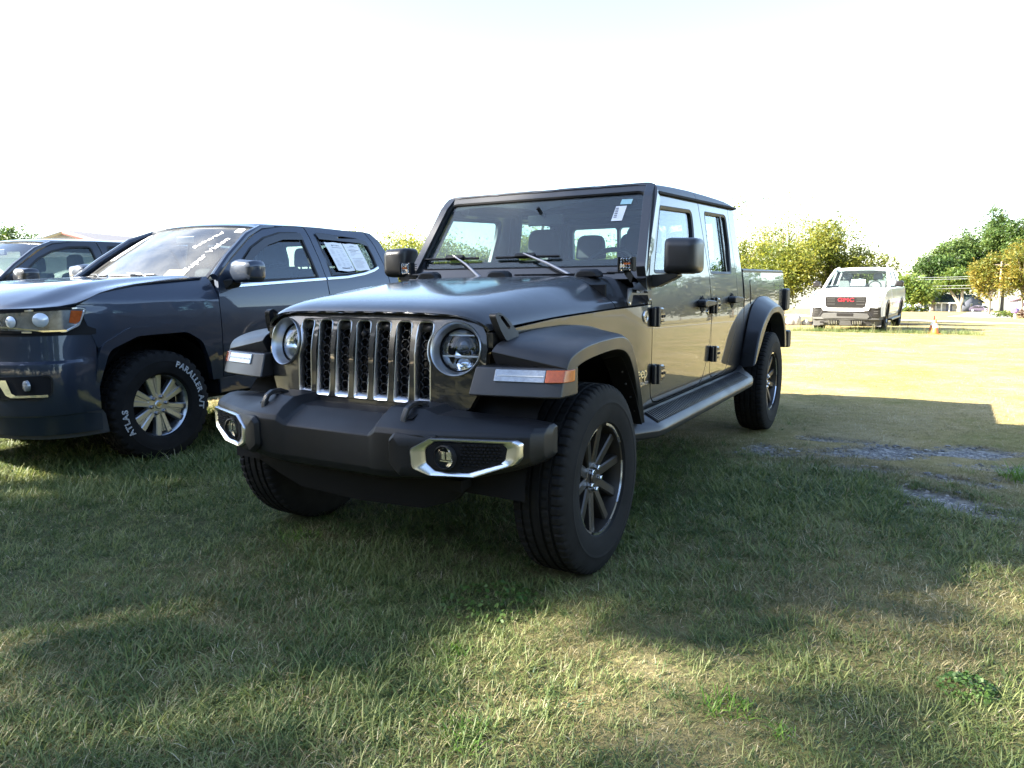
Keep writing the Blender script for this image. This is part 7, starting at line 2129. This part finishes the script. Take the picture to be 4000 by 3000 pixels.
# ------------------------------------------------------------------ traffic cones, tufts, tall grass
ORANGE = pbr('orange_cone_plastic', (.75, .16, .025), .5)
CONE_SHADED = pbr('shaded_cone_plastic', (.50, .06, .03), .55)  # cone plastic darkened to red, the shade put into its colour
COLLAR = pbr('white_collar', (.80, .79, .76), .45)
def cone(loc, h, mat, label, rz):
    t = thing('traffic_cone', label, 'traffic cone', loc, rz, 'traffic cones on the field')
    k = h / .46
    obj('base', prism(rpoly([(-.15 * k, -.15 * k), (.15 * k, -.15 * k), (.15 * k, .15 * k), (-.15 * k, .15 * k)], .03 * k), 'z', 0, .025 * k), mat, t, bevel=.004)
    R = lambda z: lerp(.105, .022, (z - .025) / .435) * k
    obj('shell', lathe([(.025 * k, R(.025)), (.46 * k, R(.46)), (.46 * k, R(.46) * .6), (.40 * k, R(.46) * .6)], 28, 'z'), mat, t)
    obj('collar', lathe([(.20 * k, R(.20) + .003), (.33 * k, R(.33) + .003)], 28, 'z'), COLLAR, t)
cone((1.86, 20.9, terr0(20.9)), .42, ORANGE, 'orange cone with white collar, the nearer one, in the sun', .3)
cone((1.79, 22.4, terr0(22.4)), .50, CONE_SHADED, 'faded red cone standing behind the orange one, in the white pickup\'s shadow', .1)

def clump(x, y, label, n, spread, h, seed, mat=None, lean=.8, w=.0026):
    o = tuft('grass_tuft', mat or BL_LIME, n, spread, h, lean, w, seed, .5, 4)
    COL.objects.link(o)
    o.location = (x, y, float(terr(x, y)) - .003)
    tag(o, label, 'grass tuft', 'bright grass tufts in the shaded lawn')
CL = [(0.75, -0.92, 'bright green grass tuft below the near pickup\'s bumper, left of middle', 90, .06, .058), (-0.55, -0.35, 'bright green grass tuft at the far left of the shaded lawn', 110, .10, .06),
      (1.06, -1.28, 'yellow-green grass tuft in the light patch, bottom middle', 110, .07, .070), (1.64, -0.78, 'bright green grass tuft below the near front wheel', 130, .07, .066), (1.80, -0.82, 'small bright grass tuft right of the one below the front wheel', 50, .035, .05),
      (2.62, 2.62, 'long sunlit green grass clump at the right edge', 240, .16, .14)]
for i, (x, y, lab, n, sp, h) in enumerate(CL):
    clump(x, y, lab, n, sp, h, 900 + i)
# low leafy weed
def weed(x, y, label, seed, n=160, spread=.10, leaf=.012, h=.05):
    r = np.random.default_rng(seed)
    a = r.uniform(0, 2 * PI, n); d = spread * np.sqrt(r.random(n))
    P = np.stack([d * np.cos(a), d * np.sin(a), h * (1 - (d / spread) ** 2) * r.uniform(.4, 1, n) + .008], 1)
    nr = r.normal(size=(n, 3)) * .5 + np.array([0, 0, 1.0]); nr /= np.linalg.norm(nr, axis=1)[:, None]
    t = np.cross(nr, r.normal(size=(n, 3))); t /= np.linalg.norm(t, axis=1)[:, None]; b = np.cross(nr, t)
    s = leaf * r.uniform(.6, 1.2, n)[:, None]
    V = np.stack([P - t * s, P + b * s * .7, P + t * s, P - b * s * .7], 1).reshape(-1, 3)
    o = np_obj('weed', V, np.arange(4 * n).reshape(n, 4), WEEDM)
    o.location = (x, y, float(terr(x, y)))
    tag(o, label, 'weed', 'low weeds in the lawn')
WEEDM = leaf_mat('weed_leaf', (.045, .10, .02), (.075, .14, .03), (.11, .18, .05), .25, 3)
weed(2.245, -0.33, 'low pale green leafy weed near the right edge of the lawn', 31, 420, .085, .008, .05)
weed(0.66, -0.50, 'patch of small clover in the dark grass below the bumper', 32, 260, .20, .012, .035)
# tall stalks round the white pickup
x = np.concatenate([RNG.uniform(-1.9, 1.0, 260), RNG.uniform(.6, 3.0, 110)])
y = np.concatenate([RNG.uniform(20.5, 21.5, 260), RNG.uniform(20.6, 22.0, 110)])
tall = [tuft('a_tall_tuft', BL_GREEN, 16, .10, .15, .5, .004, 51), tuft('b_tall_tuft', BL_OLIVE, 8, .08, .42, .25, .0035, 52)]
scatter('tall_grass', 'taller green grass left unmown round the white pickup', np.stack([x, y, terr(x, y)], 1), RNG.uniform(.5, 1.2, len(x)), RNG.uniform(0, 6.28, len(x)), (RNG.random(len(x)) < .12).astype(int), tall)
